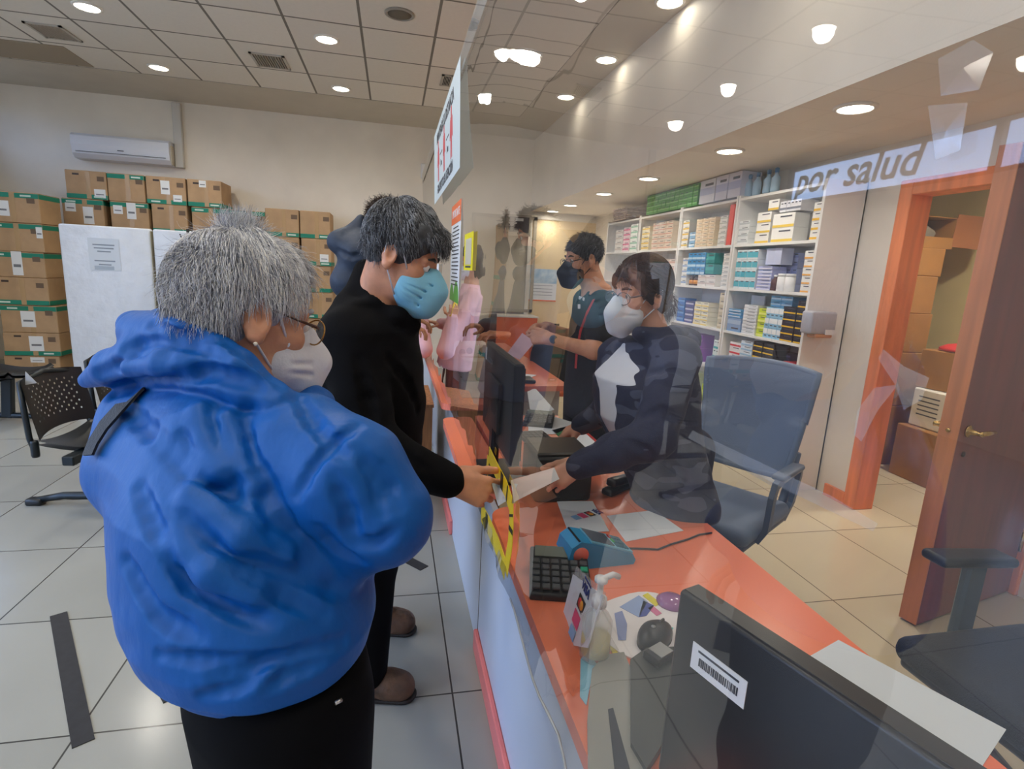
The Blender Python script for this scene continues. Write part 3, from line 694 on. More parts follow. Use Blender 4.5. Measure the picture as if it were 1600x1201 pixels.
# ================================================================== OFFICE CHAIRS
def office_chair(label, loc, rz, m_fab, m_fr, tarm=False, panel=True):
    t = thing('office_chair', label, 'chair', loc, rz)     # local x = forwards
    st = MB(); st.box((.03, 0, .475), (.49, .50, .075), None, .035, 4); local(st, 'seat', m_fab, t)
    st = MB(); st.box((.02, 0, .43), (.46, .47, .03), None, .012, 2); local(st, 'seat_pan', m_fr, t)
    def bp(u, v, o=0):
        y = (.205 + .045 * v) * (2 * u - 1); z = .60 + .50 * v; s = 2 * u - 1
        return (-.235 - .075 * v - .05 * math.sin(v * pi) * .4 + .045 * s * s - o - .03 * max(0, v - .9) * 10 * .3, y, z - .02 * s * s * (1 if v > .5 else -1))
    b = MB(); b.grid(lambda u, v: bp(u, v), 14, 16); b.grid(lambda u, v: bp(u, v, .03), 14, 16)
    rim = [(0, k / 16) for k in range(16)] + [(k / 14, 1) for k in range(14)] + [(1, 1 - k / 16) for k in range(16)] + [(1 - k / 14, 0) for k in range(15)]
    b.tube([tuple(Vector(bp(u, v, .015))) for u, v in rim], .017, 8, caps=False); local(b, 'backrest', m_fab, t)
    for s in (-1, 1):
        local(MB().tube([(-.12, s * .17, .42), (-.25, s * .19, .44), (-.285, s * .20, .56), (-.285, s * .215, .72)], .02, 8), 'back_bracket', m_fr, t)
        if tarm:
            a = MB(); a.box((.0, s * .29, .70), (.28, .08, .03), eul(0, R_(-4), 0), .013, 3); local(a, 'arm_pad', m_fr, t)
            local(MB().box((-.01, s * .28, .57), (.07, .03, .25), None, .008), 'arm_post', mat('arm_post', (70, 84, 92), rough=.5), t)
            local(MB().tube([(-.01, s * .28, .45), (-.01, s * .18, .42)], .02, 8), 'arm_bracket', m_fr, t)
        else:
            P_ = [(.14, s * .245, .44), (.15, s * .275, .50), (.155, s * .28, .64), (.135, s * .28, .685), (.08, s * .28, .70), (-.12, s * .275, .70), (-.19, s * .265, .685), (-.24, s * .25, .62), (-.25, s * .235, .50), (-.21, s * .22, .42)]
            local(MB().strip(P_, [(0, s, 0)] * len(P_), .034, .022), 'armrest', m_fr, t)
            local(MB().box((.0, s * .278, .712), (.24, .055, .022), None, .009, 2), 'arm_pad', m_fr, t)
    local(MB().lathe([(.024, .10), (.024, .30), (.035, .31), (.035, .42)], n=14), 'gas_column', m_fr, t)
    for k in range(5):
        a = 2 * pi * k / 5 + .3; c, s_ = math.cos(a), math.sin(a)
        local(MB().tube([(c * .02, s_ * .02, .115), (c * .15, s_ * .15, .10), (c * .285, s_ * .285, .07)], [.026, .022, .016], 8), 'base_arm', m_fr, t)
        local(MB().lathe([(.01, -.022), (.028, -.02), (.028, .02), (.01, .022)], (c * .29, s_ * .29, .028), 14, eul(R_(90), 0, a)), 'castor', mat('castor', (14, 14, 15), rough=.4), t)
    return t
m_gfab = mat('grey_fabric', (112, 128, 152), rough=.55, bump=.15, bs=300)
m_gfr = mat('grey_frame', (92, 104, 122), rough=.45)
office_chair('grey office chair with arms standing empty behind the counter', (1.43, 2.07, 0), R_(213), m_gfab, m_gfr)
m_bfab = mat('black_fabric', (20, 23, 28), rough=.75, bump=.2, bs=300)
m_bfr = mat('black_frame', (30, 33, 38), rough=.45)
office_chair('black office chair with a T shaped armrest at the lower right', (1.66, .87, 0), R_(180), m_bfab, m_bfr, tarm=True)
# ================================================================== DOOR AND STORE ROOM
m_door = mat('door_brown', (126, 52, 34), rough=.3, var=.10, vs=3, stretch=(5, 5, .4), coat=.2)
m_dedge = mat('door_edge', (206, 128, 78), rough=.45, var=.08, vs=4, stretch=(6, 6, .4))
m_brass = mat('brass', (196, 160, 96), rough=.25, metal=.9)
dr = thing('door_1', 'reddish brown wooden door standing open at the right edge', 'door', (3.03, 1.97, 0)); dr['kind'] = 'structure'
fe = Vector((2.27, 1.78, 0)); hg = Vector((3.03, 1.955, 0)); dv = (fe - hg).normalized(); nv_ = Vector((-dv.y, dv.x, 0))
Md = frame((hg.x, hg.y, 0), dv, (0, 0, 1)); dl = (fe - hg).length
MB().lohi((0, 0.01, -.036), (dl - .006, 2.02, .036)).xf(Md).build('door_leaf', m_door, dr)
MB().lohi((dl - .006, 0.01, -.036), (dl, 2.02, .036)).xf(Md).build('door_lipping', m_dedge, dr)
for s in (-1, 1):
    hd = MB(); hd.lathe([(.026, 0), (.026, .008), (.012, .012), (.010, .045), (.012, .055), (.001, .056)], (dl - .07, .90, 0), 16, eul(0, 0, 0) if s > 0 else eul(R_(180), 0, 0))
    hd.v = [(x, y, z + s * .036) for x, y, z in hd.v]
    hd.tube([(dl - .07, .90, s * .084), (dl - .13, .90, s * .086), (dl - .18, .898, s * .082)], [.011, .010, .008], 10)
    hd.xf(Md).build('door_handle', m_brass, dr)
MB().lathe([(.012, 0), (.012, .004), (.001, .005)], (dl - .07, .80, -.0415), 12).xf(Md).build('keyhole', mat('keyhole', (60, 36, 26), rough=.4), dr)
MB().lathe([(.009, 0), (.009, .006), (.001, .007)], (0, 0, 0), 12, eul(0, R_(90), 0)).xf(Matrix.Translation((dl - .001, .90, 0))).xf(Md).build('latch', m_brass, dr)
for z in (.28, 1.05, 1.8): MB().lathe([(.008, -.05), (.008, .05)], (0, z, -.042), 10, eul(R_(90), 0, 0)).xf(Md).build('hinge', m_brass, dr)
def plain_box(c, size, rz, label, m=m_card2, name='carton', bands=False, cat='box'):
    t = thing(name, label, cat, (c[0], c[1], c[2]), rz)
    local(MB().box((0, 0, size[2] / 2), size, None, .006), 'body', m, t)
    local(MB().box((0, 0, size[2] + .0008), (size[0] * .98, .05, .0016)), 'packing_tape', m_clear_t, t)
    return t
# store room cartons: a tall stack by the left jamb and a lower pair in front of the pale wall
zs = 0.0
sx_, sy_ = 4.13, 3.93
for h, w, lab in ((.52, .50, 'bottom carton of the tall stack inside the store room'), (.45, .48, 'carton with torn plastic, second in the store room stack'), (.32, .40, 'third carton of the tall store room stack'), (.30, .40, 'carton with purple tape marks in the tall store room stack'), (.22, .44, 'carton just below the open one in the store room')):
    t = plain_box((sx_ + rng.uniform(-.02, .02), sy_, zs), (w, .42, h), R_(rng.uniform(-3, 3)), lab)
    if 'purple' in lab:
        local(MB().box((-.05, -.2112, h * .55), (.03, .002, h * .8)), 'purple_tape', mat('purple_tape', (84, 62, 160), rough=.4), t)
        local(MB().box((-.05, -.2112, h * .08), (.025, .002, .05)), 'white_tape', m_sticker, t)
    zs += h
# open carton on top, one flap hanging to the right
t = thing('open_carton', 'open carton lying on its side with a flap out, atop the store room stack', 'box', (sx_ + .03, sy_, zs))
o = MB(); W_, D_, Hh, th = .46, .40, .24, .006
o.box((0, 0, th / 2), (W_, D_, th)); o.box((0, 0, Hh), (W_, D_, th)); o.box((0, D_ / 2, Hh / 2), (W_, th, Hh)); o.box((-W_ / 2, 0, Hh / 2), (th, D_, Hh)); o.box((W_ / 2, 0, Hh / 2), (th, D_, Hh))
local(o, 'body', m_card2, t)
local(MB().box((W_ / 2 + .10, -D_ / 2 - .03, Hh / 2 + .02), (.22, th, Hh * 1.05), eul(0, R_(4), R_(-16))), 'flap', mat('flap', (150, 92, 50), rough=.75), t)
local(MB().box((0, -D_ / 2, .045), (W_, th, .085)), 'flap', m_card2, t)
local(MB().box((-.03, -.06, .14), (.30, .2, .12), eul(.2, .3, .2), .02), 'contents', mat('grey_stuff', (140, 132, 120), rough=.6), t)
plain_box((4.22, 3.34, 0), (.46, .40, .42), R_(-4), 'plain carton on the store room floor nearest the door')
t = thing('paper_pack', 'white pack with a printed sheet on a store room carton', 'package', (4.24, 3.36, .424), R_(-3))
local(MB().box((0, 0, .15), (.38, .30, .30), None, .01), 'pack', mat('pack_white', (222, 218, 206), rough=.5), t)
for k in range(6): local(MB().box((-.02 if k else -.12, -.1512, .25 - .032 * k), (.20 if k else .06, .0012, .010 if k else .02)), 'print_line', m_ink, t)
for k in range(5): local(MB().box((-.1912, .0, .24 - .035 * k), (.0012, .18, .010)), 'print_line', m_ink, t)
plain_box((4.30, 3.38, .728), (.40, .36, .30), R_(5), 'carton above the white pack in the store room')
o = MB(); o.lathe([(.17, 0), (.165, .02), (.12, .045), (.05, .06), (.001, .062)], (4.27, 3.35, 1.034), 24); tag(o.build('red_bag', mat('red_bag', (190, 40, 44), rough=.45)), 'red plastic bag lying on the store room cartons', 'bag')
o = MB(); o.grid(lambda u, v: (3.92 + .22 * u + .03 * math.sin(9 * v), 3.72 + .05 * math.sin(7 * u + 3 * v), .62 + .42 * v + .03 * math.sin(8 * u)), 12, 12); tag(o.build('plastic_bag', m_tape_clear), 'crumpled clear plastic bag hanging on the store room stack', 'bag')
# ================================================================== BACK WALL OF THE PHARMACY
pq = lambda x, y: at(x, y, y=YB)
a, b_ = pq(738, 332), pq(830, 488)
m_frame = mat('grey_frame_wall', (176, 168, 152), rough=.5); m_pnl = mat('grey_panel_wall', (196, 188, 170), rough=.55)
t = thing('wall_hatch', 'large grey framed panel on the back wall beyond the counter', 'panel', ((a[0] + b_[0]) / 2, YB, (a[2] + b_[2]) / 2)); w_, h_ = b_[0] - a[0], a[2] - b_[2]
local(MB().lohi((-w_ / 2, -.02, -h_ / 2), (w_ / 2, 0, h_ / 2)), 'panel', m_pnl, t)
o = MB()
for p, q in (((-w_ / 2, h_ / 2 - .05), (w_ / 2, h_ / 2)), ((-w_ / 2, -h_ / 2), (w_ / 2, -h_ / 2 + .05)), ((-w_ / 2, -h_ / 2), (-w_ / 2 + .05, h_ / 2)), ((w_ / 2 - .05, -h_ / 2), (w_ / 2, h_ / 2))): o.lohi((p[0], -.05, p[1]), (q[0], -.02, q[1]))
local(o, 'frame', m_frame, t)
a, b_ = pq(789, 335), pq(826, 370)
t = thing('wall_cabinet', 'small dark windowed cabinet at the corner of the grey panel', 'cabinet', ((a[0] + b_[0]) / 2, YB - .055, (a[2] + b_[2]) / 2)); w_, h_ = b_[0] - a[0], a[2] - b_[2]
local(MB().lohi((-w_ / 2, -.06, -h_ / 2), (w_ / 2, 0, h_ / 2)), 'case', m_frame, t)
local(MB().lohi((-w_ / 2 + .05, -.064, -h_ / 2 + .05), (w_ / 2 - .03, -.06, h_ / 2 - .03)), 'dark_window', mat('dark_window', (58, 54, 56), rough=.3), t)
local(MB().lohi((-.05, -.066, h_ / 2 - .09), (.07, -.064, h_ / 2 - .05)), 'sticker', m_sticker, t)
a, b_ = pq(832, 338), pq(946, 600)
struct(MB().lohi((a[0], YB - .03, 0), (b_[0] - .16, YB - .004, 2.25)).build('door_2', mat('door_cream', (236, 214, 172), rough=.5)))
struct(MB().lohi((a[0] - .06, YB - .05, 0), (a[0], YB, 2.3)).lohi((a[0], YB - .05, 2.25), (XR - .0, YB, 2.31)).build('trim_2', mat('trim_white', (226, 222, 212), rough=.4)))
a, b_ = pq(826, 419), pq(865, 471)
t = thing('wall_calendar', 'paper calendar with a blue picture on the cream door at the back', 'calendar', ((a[0] + b_[0]) / 2 + .02, YB - .032, (a[2] + b_[2]) / 2)); w_, h_ = b_[0] - a[0], a[2] - b_[2]
local(MB().lohi((-w_ / 2, -.004, -h_ / 2), (w_ / 2, 0, h_ / 2)), 'sheet', m_paper, t)
local(MB().lohi((-w_ / 2, -.006, h_ * .06), (w_ / 2, -.004, h_ / 2)), 'picture', mat('cal_blue', (150, 186, 218), rough=.5, c2=(206, 222, 236), vs=9), t)
local(MB().lohi((-w_ / 2, -.008, -h_ / 2), (w_ / 2, -.004, -h_ / 2 + .02)), 'orange_edge', m_porange, t)
for k in range(4): local(MB().lohi((-w_ * .35, -.0058, -h_ * (.02 + .1 * k)), (w_ * .35, -.004, -h_ * (.0 + .1 * k))), 'text_line', mat('pale_ink', (170, 168, 176)), t)
a, b_ = pq(765, 492), pq(824, 545)
t = thing('orange_cabinet', 'low orange cabinet against the back wall below the grey panel', 'cabinet', (1.66, YB - .27, 0))
local(MB().lohi((-.50, -.2, 0), (.44, .2, .80)), 'body', mat('orange_front', (224, 104, 56), rough=.4), t)
local(MB().lohi((-.52, -.21, .80), (.46, .2, .82)), 'cabinet_top', MATS['trim_white'], t)
# orange chair with a black rucksack behind the colleague
q = at(862, 600, d=4.9)
t = thing('orange_chair', 'orange chair behind the colleague in black', 'chair', (q[0], q[1], 0))
local(MB().box((0, 0, .45), (.46, .44, .05), None, .02, 3), 'seat', mat('orange_seat', (214, 98, 34), rough=.5), t)
local(MB().box((.05, .22, .72), (.44, .05, .50), eul(R_(-8), 0, 0), .024, 3), 'backrest', MATS['orange_seat'], t)
for x in (-.2, .2):
    for y in (-.19, .19): local(MB().tube([(x, y, .43), (x * 1.1, y * 1.1, 0)], .012, 8), 'leg', m_cmetal, t)
q2 = at(846, 500, d=5.15)
o = MB(); o.lathe([(.01, .24), (.08, .23), (.15, .17), (.18, .05), (.19, -.12), (.17, -.27), (.01, -.28)], n=18); o.v = [(x, y * .55, z + .02 * math.sin(9 * x)) for x, y, z in o.v]
q2t = thing('black_rucksack', 'black rucksack on the chair behind the colleague', 'bag', (q[0] - .06, q[1] - .12, .477)); o.v = [(x, y, z + .28) for x, y, z in o.v]
local(o, 'bag', mat('rucksack', (20, 20, 24), rough=.8), q2t)
local(MB().tube([(-.05, -.02, .50), (-.04, -.03, .56), (.04, -.03, .56), (.05, -.02, .50)], .008, 8), 'carry_loop', MATS['rucksack'], q2t)

# ================================================================== MEDICINE SHELVES
m_shelf = mat('shelf_white', (236, 236, 234), rough=.4)
SX0, SX1 = 2.74, 3.055
BAYS = [(3.25, 4.20), (4.21, 5.12), (5.13, 6.05), (6.06, 7.05)]
LEV = [.06, .40, .735, 1.065, 1.415, 1.765]
bn = ['shelf unit nearest the door with navy and yellow boxes', 'shelf unit with purple boxes, second from the door', 'shelf unit behind the head of the woman in the dark jacket', 'shelf unit at the far end next to the cream door']
for (a, b), nm in zip(BAYS, bn):
    t = thing('shelf_unit', 'white open ' + nm, 'shelf', ((SX0 + SX1) / 2, (a + b) / 2, 0)); hx, hy = (SX1 - SX0) / 2, (b - a) / 2
    for s in (-1, 1): local(MB().lohi((-hx, s * hy - (.022 if s > 0 else 0), 0), (hx, s * hy + (0 if s > 0 else .022), 2.15)), 'side_panel', m_shelf, t)
    local(MB().lohi((hx - .008, -hy, 0), (hx, hy, 2.15)), 'back_panel', m_shelf, t)
    for z in LEV + [2.13]: local(MB().lohi((-hx, -hy + .022, z - .02), (hx - .008, hy - .022, z)), 'shelf_board', m_shelf, t)
    local(MB().lohi((-hx + .01, -hy + .022, 0), (-hx + .03, hy - .022, .04)), 'plinth', m_shelf, t)
NB = [0]
def C(*c): return mat('box_%d_%d_%d' % c, c, rough=.45)
def pile(px0, px1, pyref, lev, rows, cols, h, dep, col, band, label, xo=.012, bandpos=.5, bandh=.3, name='medicine_box', cat='medicine box', step=0, gap=.0015, z0=None, jit=.004, side=None):
    """a pile of equal boxes between two photo columns, on shelf level lev"""
    X_ = SX0 + xo
    ya, yb = at(px0, pyref, x=X_)[1], at(px1, pyref, x=X_)[1]        # far, near
    if lev < 6:
        for ba, bb in BAYS:
            if ba <= (ya + yb) / 2 <= bb: ya, yb = min(ya, bb - .026), max(yb, ba + .026)
    dep = min(dep, 3.04 - X_)
    w = abs(ya - yb) / cols; zz = (LEV[lev] if lev < 6 else 2.15) if z0 is None else z0
    grp = label if rows * cols > 1 else None
    proto = None; r = random.Random(int(px0 * 7 + pyref))
    for i in range(rows):
        for j in range(cols - (step * i if step else 0)):
            y = min(ya, yb) + w * (j + .5); loc = (X_ + dep / 2 + r.uniform(0, jit), y + r.uniform(-.001, .001), zz + i * (h + gap))
            if proto is None:
                proto = thing(name, label, cat, loc, 0, grp)
                local(MB().box((0, 0, h / 2), (dep, w * .95, h)), 'carton_body', C(*col), proto)
                if band is not None:
                    local(MB().box((-dep / 2 - .0006, 0, h * bandpos), (.0014, w * .93, h * bandh)), 'print_band', C(*band), proto)
                    local(MB().box((-dep / 2 - .0010, -w * .1, h * (.78 if bandpos < .6 else .25)), (.0014, w * .5, h * .10)), 'print_name', C(70, 76, 92), proto)
            else:
                c = copy_tree(proto); c.location = loc
            NB[0] += 1
W_ = (238, 238, 234); CR = (242, 226, 200); LAV = (196, 204, 232)
# --- bay nearest the door
pile(1152, 1170, 360, 5, 4, 1, .045, .10, (232, 236, 236), (196, 204, 206), 'flat white medicine boxes stacked alone on the top shelf nearest the door')
pile(1181, 1203, 357, 5, 3, 1, .075, .14, W_, (232, 196, 70), 'white and yellow medicine boxes stacked three high on the top shelf', bandpos=.12, bandh=.2)
pile(1205, 1240, 357, 5, 2, 1, .10, .12, W_, (236, 204, 84), 'wide white boxes with a yellow foot on the top shelf nearest the door', bandpos=.12, bandh=.18)
pile(1199, 1216, 330, 5, 1, 1, .075, .14, (244, 244, 242), (230, 190, 60), 'white and yellow box topping the stack on the top shelf', z0=LEV[5] + .235, bandpos=.12, bandh=.2)
pile(1217, 1250, 332, 5, 1, 6, .075, .14, (228, 230, 236), (120, 128, 144), 'thin white boxes standing in a row on top of the wide boxes', z0=LEV[5] + .21, bandpos=.3, bandh=.2)
pile(1268, 1284, 345, 5, 4, 1, .06, .13, W_, (240, 190, 60), 'white boxes with orange and pink marks beside the end panel', bandpos=.2, bandh=.25)
pile(1149, 1182, 420, 4, 4, 4, .075, .12, (228, 236, 240), (84, 184, 204), 'white medicine boxes with teal ends on the second shelf', bandpos=.5, bandh=.6)
pile(1180, 1200, 412, 4, 2, 3, .075, .10, (214, 220, 236), (186, 194, 220), 'pale grey medicine boxes standing behind the wavy lavender pile', z0=LEV[4] + .17, xo=.14)
pile(1183, 1206, 430, 4, 7, 1, .024, .12, (178, 186, 232), (238, 238, 246), 'lavender and white boxes in a wavy pile on the second shelf', bandpos=.3, bandh=.3)
pile(1197, 1222, 397, 4, 1, 1, .12, .10, LAV, None, 'large lavender carton lying high on the second shelf', z0=LEV[4] + .19, xo=.03)
pile(1222, 1248, 400, 4, 5, 3, .055, .10, (168, 180, 222), (140, 152, 206), 'blue lavender boxes in the dim back of the second shelf', xo=.15)
pile(1254, 1277, 420, 4, 5, 1, .055, .13, W_, (240, 176, 84), 'white boxes with an orange line beside the end panel, second shelf', bandpos=.15, bandh=.2)
pile(1136, 1158, 503, 3, 1, 1, .11, .12, (132, 164, 206), (172, 196, 222), 'blue box at the far end of the third shelf', bandpos=.7)
pile(1138, 1158, 485, 3, 3, 1, .022, .12, (92, 168, 222), (226, 236, 244), 'flat sky blue boxes piled on the blue box', z0=LEV[3] + .112)
pile(1160, 1182, 497, 3, 9, 1, .024, .12, (236, 238, 240), (210, 214, 220), 'flat white boxes in a tall stack on the third shelf', bandpos=.3, bandh=.2)
pile(1174, 1196, 462, 3, 1, 1, .30, .01, (236, 236, 236), None, 'white sheet standing at the back of the third shelf', xo=.2, name='card_sheet', cat='sheet')
pile(1184, 1197, 495, 3, 4, 1, .052, .13, (206, 224, 48), (232, 238, 130), 'lime green medicine boxes stacked on the third shelf', bandpos=.25, bandh=.3)
pile(1195, 1223, 497, 3, 3, 4, .075, .12, (150, 202, 232), (240, 244, 246), 'pale blue and white medicine boxes in a block on the third shelf', bandpos=.68, bandh=.5)
pile(1205, 1240, 462, 3, 2, 2, .04, .12, (112, 178, 220), (196, 222, 240), 'light blue boxes laid on top of the third shelf block', z0=LEV[3] + .232, xo=.05)
pile(1221, 1242, 500, 3, 5, 1, .048, .14, (26, 28, 46), (236, 190, 44), 'navy and yellow medicine boxes stacked left on the third shelf', bandpos=.14, bandh=.2)
pile(1243, 1264, 500, 3, 6, 1, .048, .14, (26, 28, 46), (236, 190, 44), 'navy and yellow medicine boxes stacked right by the end panel', bandpos=.14, bandh=.2)
pile(1138, 1156, 552, 2, 4, 1, .06, .12, (232, 230, 232), (214, 60, 80), 'small white boxes with red marks on the fourth shelf', bandpos=.6, bandh=.25)
pile(1155, 1174, 552, 2, 7, 1, .038, .12, (220, 232, 242), (150, 190, 220), 'white and pale blue flat boxes stacked on the fourth shelf', bandpos=.25, bandh=.3)
pile(1174, 1189, 557, 2, 7, 1, .040, .14, (20, 24, 44), (238, 196, 50), 'navy boxes with yellow ends in the left pillar on the fourth shelf', bandpos=.14, bandh=.25)
pile(1190, 1207, 557, 2, 7, 1, .040, .14, (20, 24, 44), (238, 196, 50), 'navy boxes with yellow ends in the right pillar on the fourth shelf', bandpos=.14, bandh=.25)
pile(1208, 1236, 550, 2, 5, 3, .045, .10, (42, 48, 92), (92, 98, 150), 'dark blue boxes behind the red ones on the fourth shelf', xo=.13)
pile(1212, 1238, 577, 2, 1, 2, .07, .12, (204, 36, 56), (240, 220, 216), 'red medicine boxes in the lower row on the fourth shelf', bandpos=.6)
pile(1216, 1240, 562, 2, 1, 2, .055, .12, (210, 44, 62), (240, 220, 216), 'red medicine boxes lying on the lower red ones', z0=LEV[2] + .072, bandpos=.6)
pile(1226, 1246, 545, 2, 1, 1, .06, .12, (188, 30, 58), (226, 160, 160), 'crimson box topping the red boxes', z0=LEV[2] + .13, bandpos=.6)
pile(1238, 1254, 583, 2, 1, 1, .05, .12, (84, 190, 190), (220, 240, 240), 'teal box beside the red boxes at the end panel')
# --- second bay
pile(1066, 1076, 362, 5, 5, 1, .05, .12, W_, (226, 190, 90), 'white and gold boxes in a narrow pillar, second bay, top shelf')
pile(1077, 1086, 372, 5, 3, 1, .045, .12, (140, 186, 222), (226, 236, 244), 'light blue boxes stacked on the second bay top shelf')
pile(1087, 1116, 362, 5, 8, 3, .030, .14, CR, (226, 200, 166), 'cream medicine boxes in a big block, second bay, top shelf', bandpos=.3, bandh=.25)
pile(1124, 1136, 350, 5, 6, 1, .04, .12, W_, (200, 204, 196), 'flat white boxes beside the red binder')
pile(1138, 1145, 345, 5, 1, 1, .33, .20, (232, 84, 70), None, 'tall red binder at the post of the second bay', name='binder', cat='binder')
pile(1066, 1074, 415, 4, 5, 1, .05, .12, W_, (150, 176, 214), 'white boxes in a narrow pillar left of the blue boxes')
pile(1075, 1102, 405, 4, 3, 4, .065, .12, (64, 152, 212), (190, 220, 240), 'bright blue medicine boxes in a block, second bay, second shelf', z0=LEV[4] + .10, bandpos=.25, bandh=.3)
pile(1103, 1117, 405, 4, 2, 1, .09, .12, (30, 150, 152), (60, 176, 176), 'teal medicine boxes beside the blue block', z0=LEV[4] + .11)
pile(1090, 1118, 432, 4, 2, 2, .05, .13, (236, 232, 228), (220, 206, 200), 'wide white boxes under the blue block')
pile(1128, 1146, 420, 4, 8, 1, .034, .13, (238, 238, 234), (206, 210, 210), 'flat white boxes in a tall stack at the post, second bay')
pile(1058, 1069, 482, 3, 4, 1, .055, .12, (54, 122, 204), (120, 170, 224), 'blue boxes stacked four high, second bay, third shelf')
pile(1070, 1083, 486, 3, 4, 1, .05, .12, (74, 76, 146), (200, 200, 226), 'indigo boxes beside the blue stack on the third shelf')
pile(1084, 1106, 487, 3, 5, 2, .04, .12, (240, 236, 214), (240, 214, 110), 'white boxes with yellow lines beside the indigo boxes', bandpos=.2, bandh=.25)
pile(1124, 1138, 470, 3, 5, 1, .06, .12, (206, 192, 160), (224, 214, 190), 'beige boxes stacked at the post, third shelf')
pile(1060, 1078, 545, 2, 2, 3, .10, .12, (112, 48, 148), (222, 190, 60), 'deep purple boxes below, second bay, fourth shelf', bandpos=.9, bandh=.12)
pile(1079, 1096, 540, 2, 2, 3, .12, .12, (128, 62, 162), (196, 150, 210), 'violet boxes with pale print, second bay, fourth shelf', bandpos=.6, bandh=.15)
pile(1114, 1130, 545, 2, 3, 2, .075, .12, (224, 236, 236), (44, 172, 176), 'white boxes with teal feet, second bay, fourth shelf', bandpos=.15, bandh=.25)
pile(1072, 1086, 597, 1, 2, 1, .11, .12, (228, 240, 226), (70, 186, 90), 'white boxes with a green stripe on a low shelf', bandpos=.5, bandh=.25)
pile(1094, 1118, 620, 1, 1, 1, .15, .13, (196, 220, 60), (220, 236, 130), 'lime carton on a low shelf beside the grey chair')
# --- third and fourth bays
pile(1003, 1015, 365, 5, 5, 1, .05, .12, (244, 236, 210), (236, 200, 90), 'cream and yellow boxes at the post of the third bay')
pile(1019, 1050, 365, 5, 6, 3, .045, .14, (244, 230, 212), (228, 170, 150), 'cream boxes with faint red print, third bay, top shelf', bandpos=.4, bandh=.2)
pile(1008, 1030, 420, 4, 5, 2, .05, .12, (242, 222, 216), (226, 176, 168), 'pinkish white boxes left in the third bay, second shelf')
pile(1032, 1056, 425, 4, 4, 2, .06, .13, (240, 228, 220), (222, 186, 176), 'pinkish white boxes right in the third bay, second shelf')
pile(962, 973, 368, 5, 4, 1, .065, .12, W_, (216, 206, 200), 'white boxes at the left of the far bay, top shelf')
pile(974, 984, 366, 5, 5, 1, .055, .12, (244, 222, 226), (222, 110, 150), 'white and pink boxes in the middle of the far bay, top shelf')
pile(985, 996, 366, 5, 5, 1, .06, .12, (236, 240, 234), (150, 196, 170), 'white and pale green boxes at the right of the far bay, top shelf')
# --- on top of the shelves
pile(1012, 1090, 302, 6, 4, 12, .048, .14, (92, 176, 78), (150, 210, 130), 'green medicine boxes in a long wall on top of the shelves', bandpos=.5, bandh=.25, jit=.008)
pile(1094, 1118, 290, 6, 1, 1, .20, .20, (222, 226, 236), (186, 196, 220), 'pale carton next to the green boxes on top of the shelves', bandpos=.5)
pile(1119, 1158, 285, 6, 1, 2, .20, .18, (212, 216, 234), (176, 186, 220), 'pale lavender cartons on top of the shelves at the red binder', bandpos=.5)
for k, px in enumerate((1172, 1184, 1200, 1212)):
    y = at(px, 285, x=2.83)[1]
    t = thing('spray_bottle', 'pale blue bottles in a row on top of the nearest shelf unit', 'bottle', (2.83, y, 2.15), 0, 'bottles on top of the shelves')
    local(MB().lathe([(.03, 0), (.033, .01), (.033, .10), (.014, .125), (.012, .14)], n=14), 'bottle_body', C(176, 208, 230), t)
    local(MB().lathe([(.015, .14), (.016, .17), (.006, .175)], n=12), 'cap', C(60, 120, 170), t)
for k in range(7):
    y = at(972, 325, x=2.85)[1]
    tag(MB().box((2.89 + .01 * math.sin(k * 3), y - .20 + .012 * math.cos(k * 2.1), 2.155 + .022 * k), (.30, .42, .018), eul(0, 0, .05 * math.sin(k * 5)), .004).build('newspaper', mat('newsprint_%d' % (k % 2), ((214, 200, 190), (196, 178, 168))[k % 2], rough=.8, var=.1, vs=20)), 'folded newspapers piled on top of the far shelf unit', 'newspaper', 'newspapers on the shelf')
y = at(956, 330, x=2.8)[1]
o = MB(); o.lathe([(.02, 0), (.09, .01), (.1, .05), (.06, .09), (.01, .1)], (2.86, min(y, 7.0) - .12, 2.15), 18); tag(o.build('dark_pouch', C(70, 72, 82)), 'small dark pouch at the far end on top of the shelves', 'pouch')
for k, (px, py) in enumerate(((1079, 438), (1086, 438))):
    yy = at(px, py, x=2.76)[1]
    t = thing('medicine_bottle', ('brown bottle with an orange label, left one below the blue boxes', 'brown bottle with an orange label, right one below the blue boxes')[k], 'bottle', (2.775, yy, LEV[4]))
    local(MB().lathe([(.022, 0), (.024, .004), (.024, .062), (.011, .075), (.011, .085)], n=14), 'glass', C(74, 38, 22), t); local(MB().lathe([(.0245, .015), (.0245, .05)], n=14), 'label_band', C(240, 160, 60), t); local(MB().lathe([(.013, .085), (.013, .098), (.001, .099)], n=12), 'cap', C(30, 26, 26), t)
yy = at(1209, 437, x=2.76)[1]
t = thing('medicine_bottle', 'dark brown bottle beside the lavender pile on the second shelf', 'bottle', (2.775, yy, LEV[4]))
local(MB().lathe([(.026, 0), (.028, .004), (.028, .075), (.012, .09), (.012, .10)], n=14), 'glass', C(84, 52, 60), t); local(MB().lathe([(.014, .10), (.014, .115), (.001, .116)], n=12), 'cap', C(230, 230, 230), t)
for k, px in enumerate((1218, 1230)):
    yy = at(px, 438, x=2.76)[1]
    t = thing('white_jar', ('white jar beside the dark bottle, left one', 'white jar beside the dark bottle, right one')[k], 'jar', (2.785, yy, LEV[4]))
    local(MB().lathe([(.034, 0), (.036, .004), (.036, .10), (.03, .105)], n=18), 'jar_body', C(236, 236, 236), t); local(MB().lathe([(.034, .105), (.034, .125), (.001, .126)], n=18), 'lid', C(222, 224, 226), t)
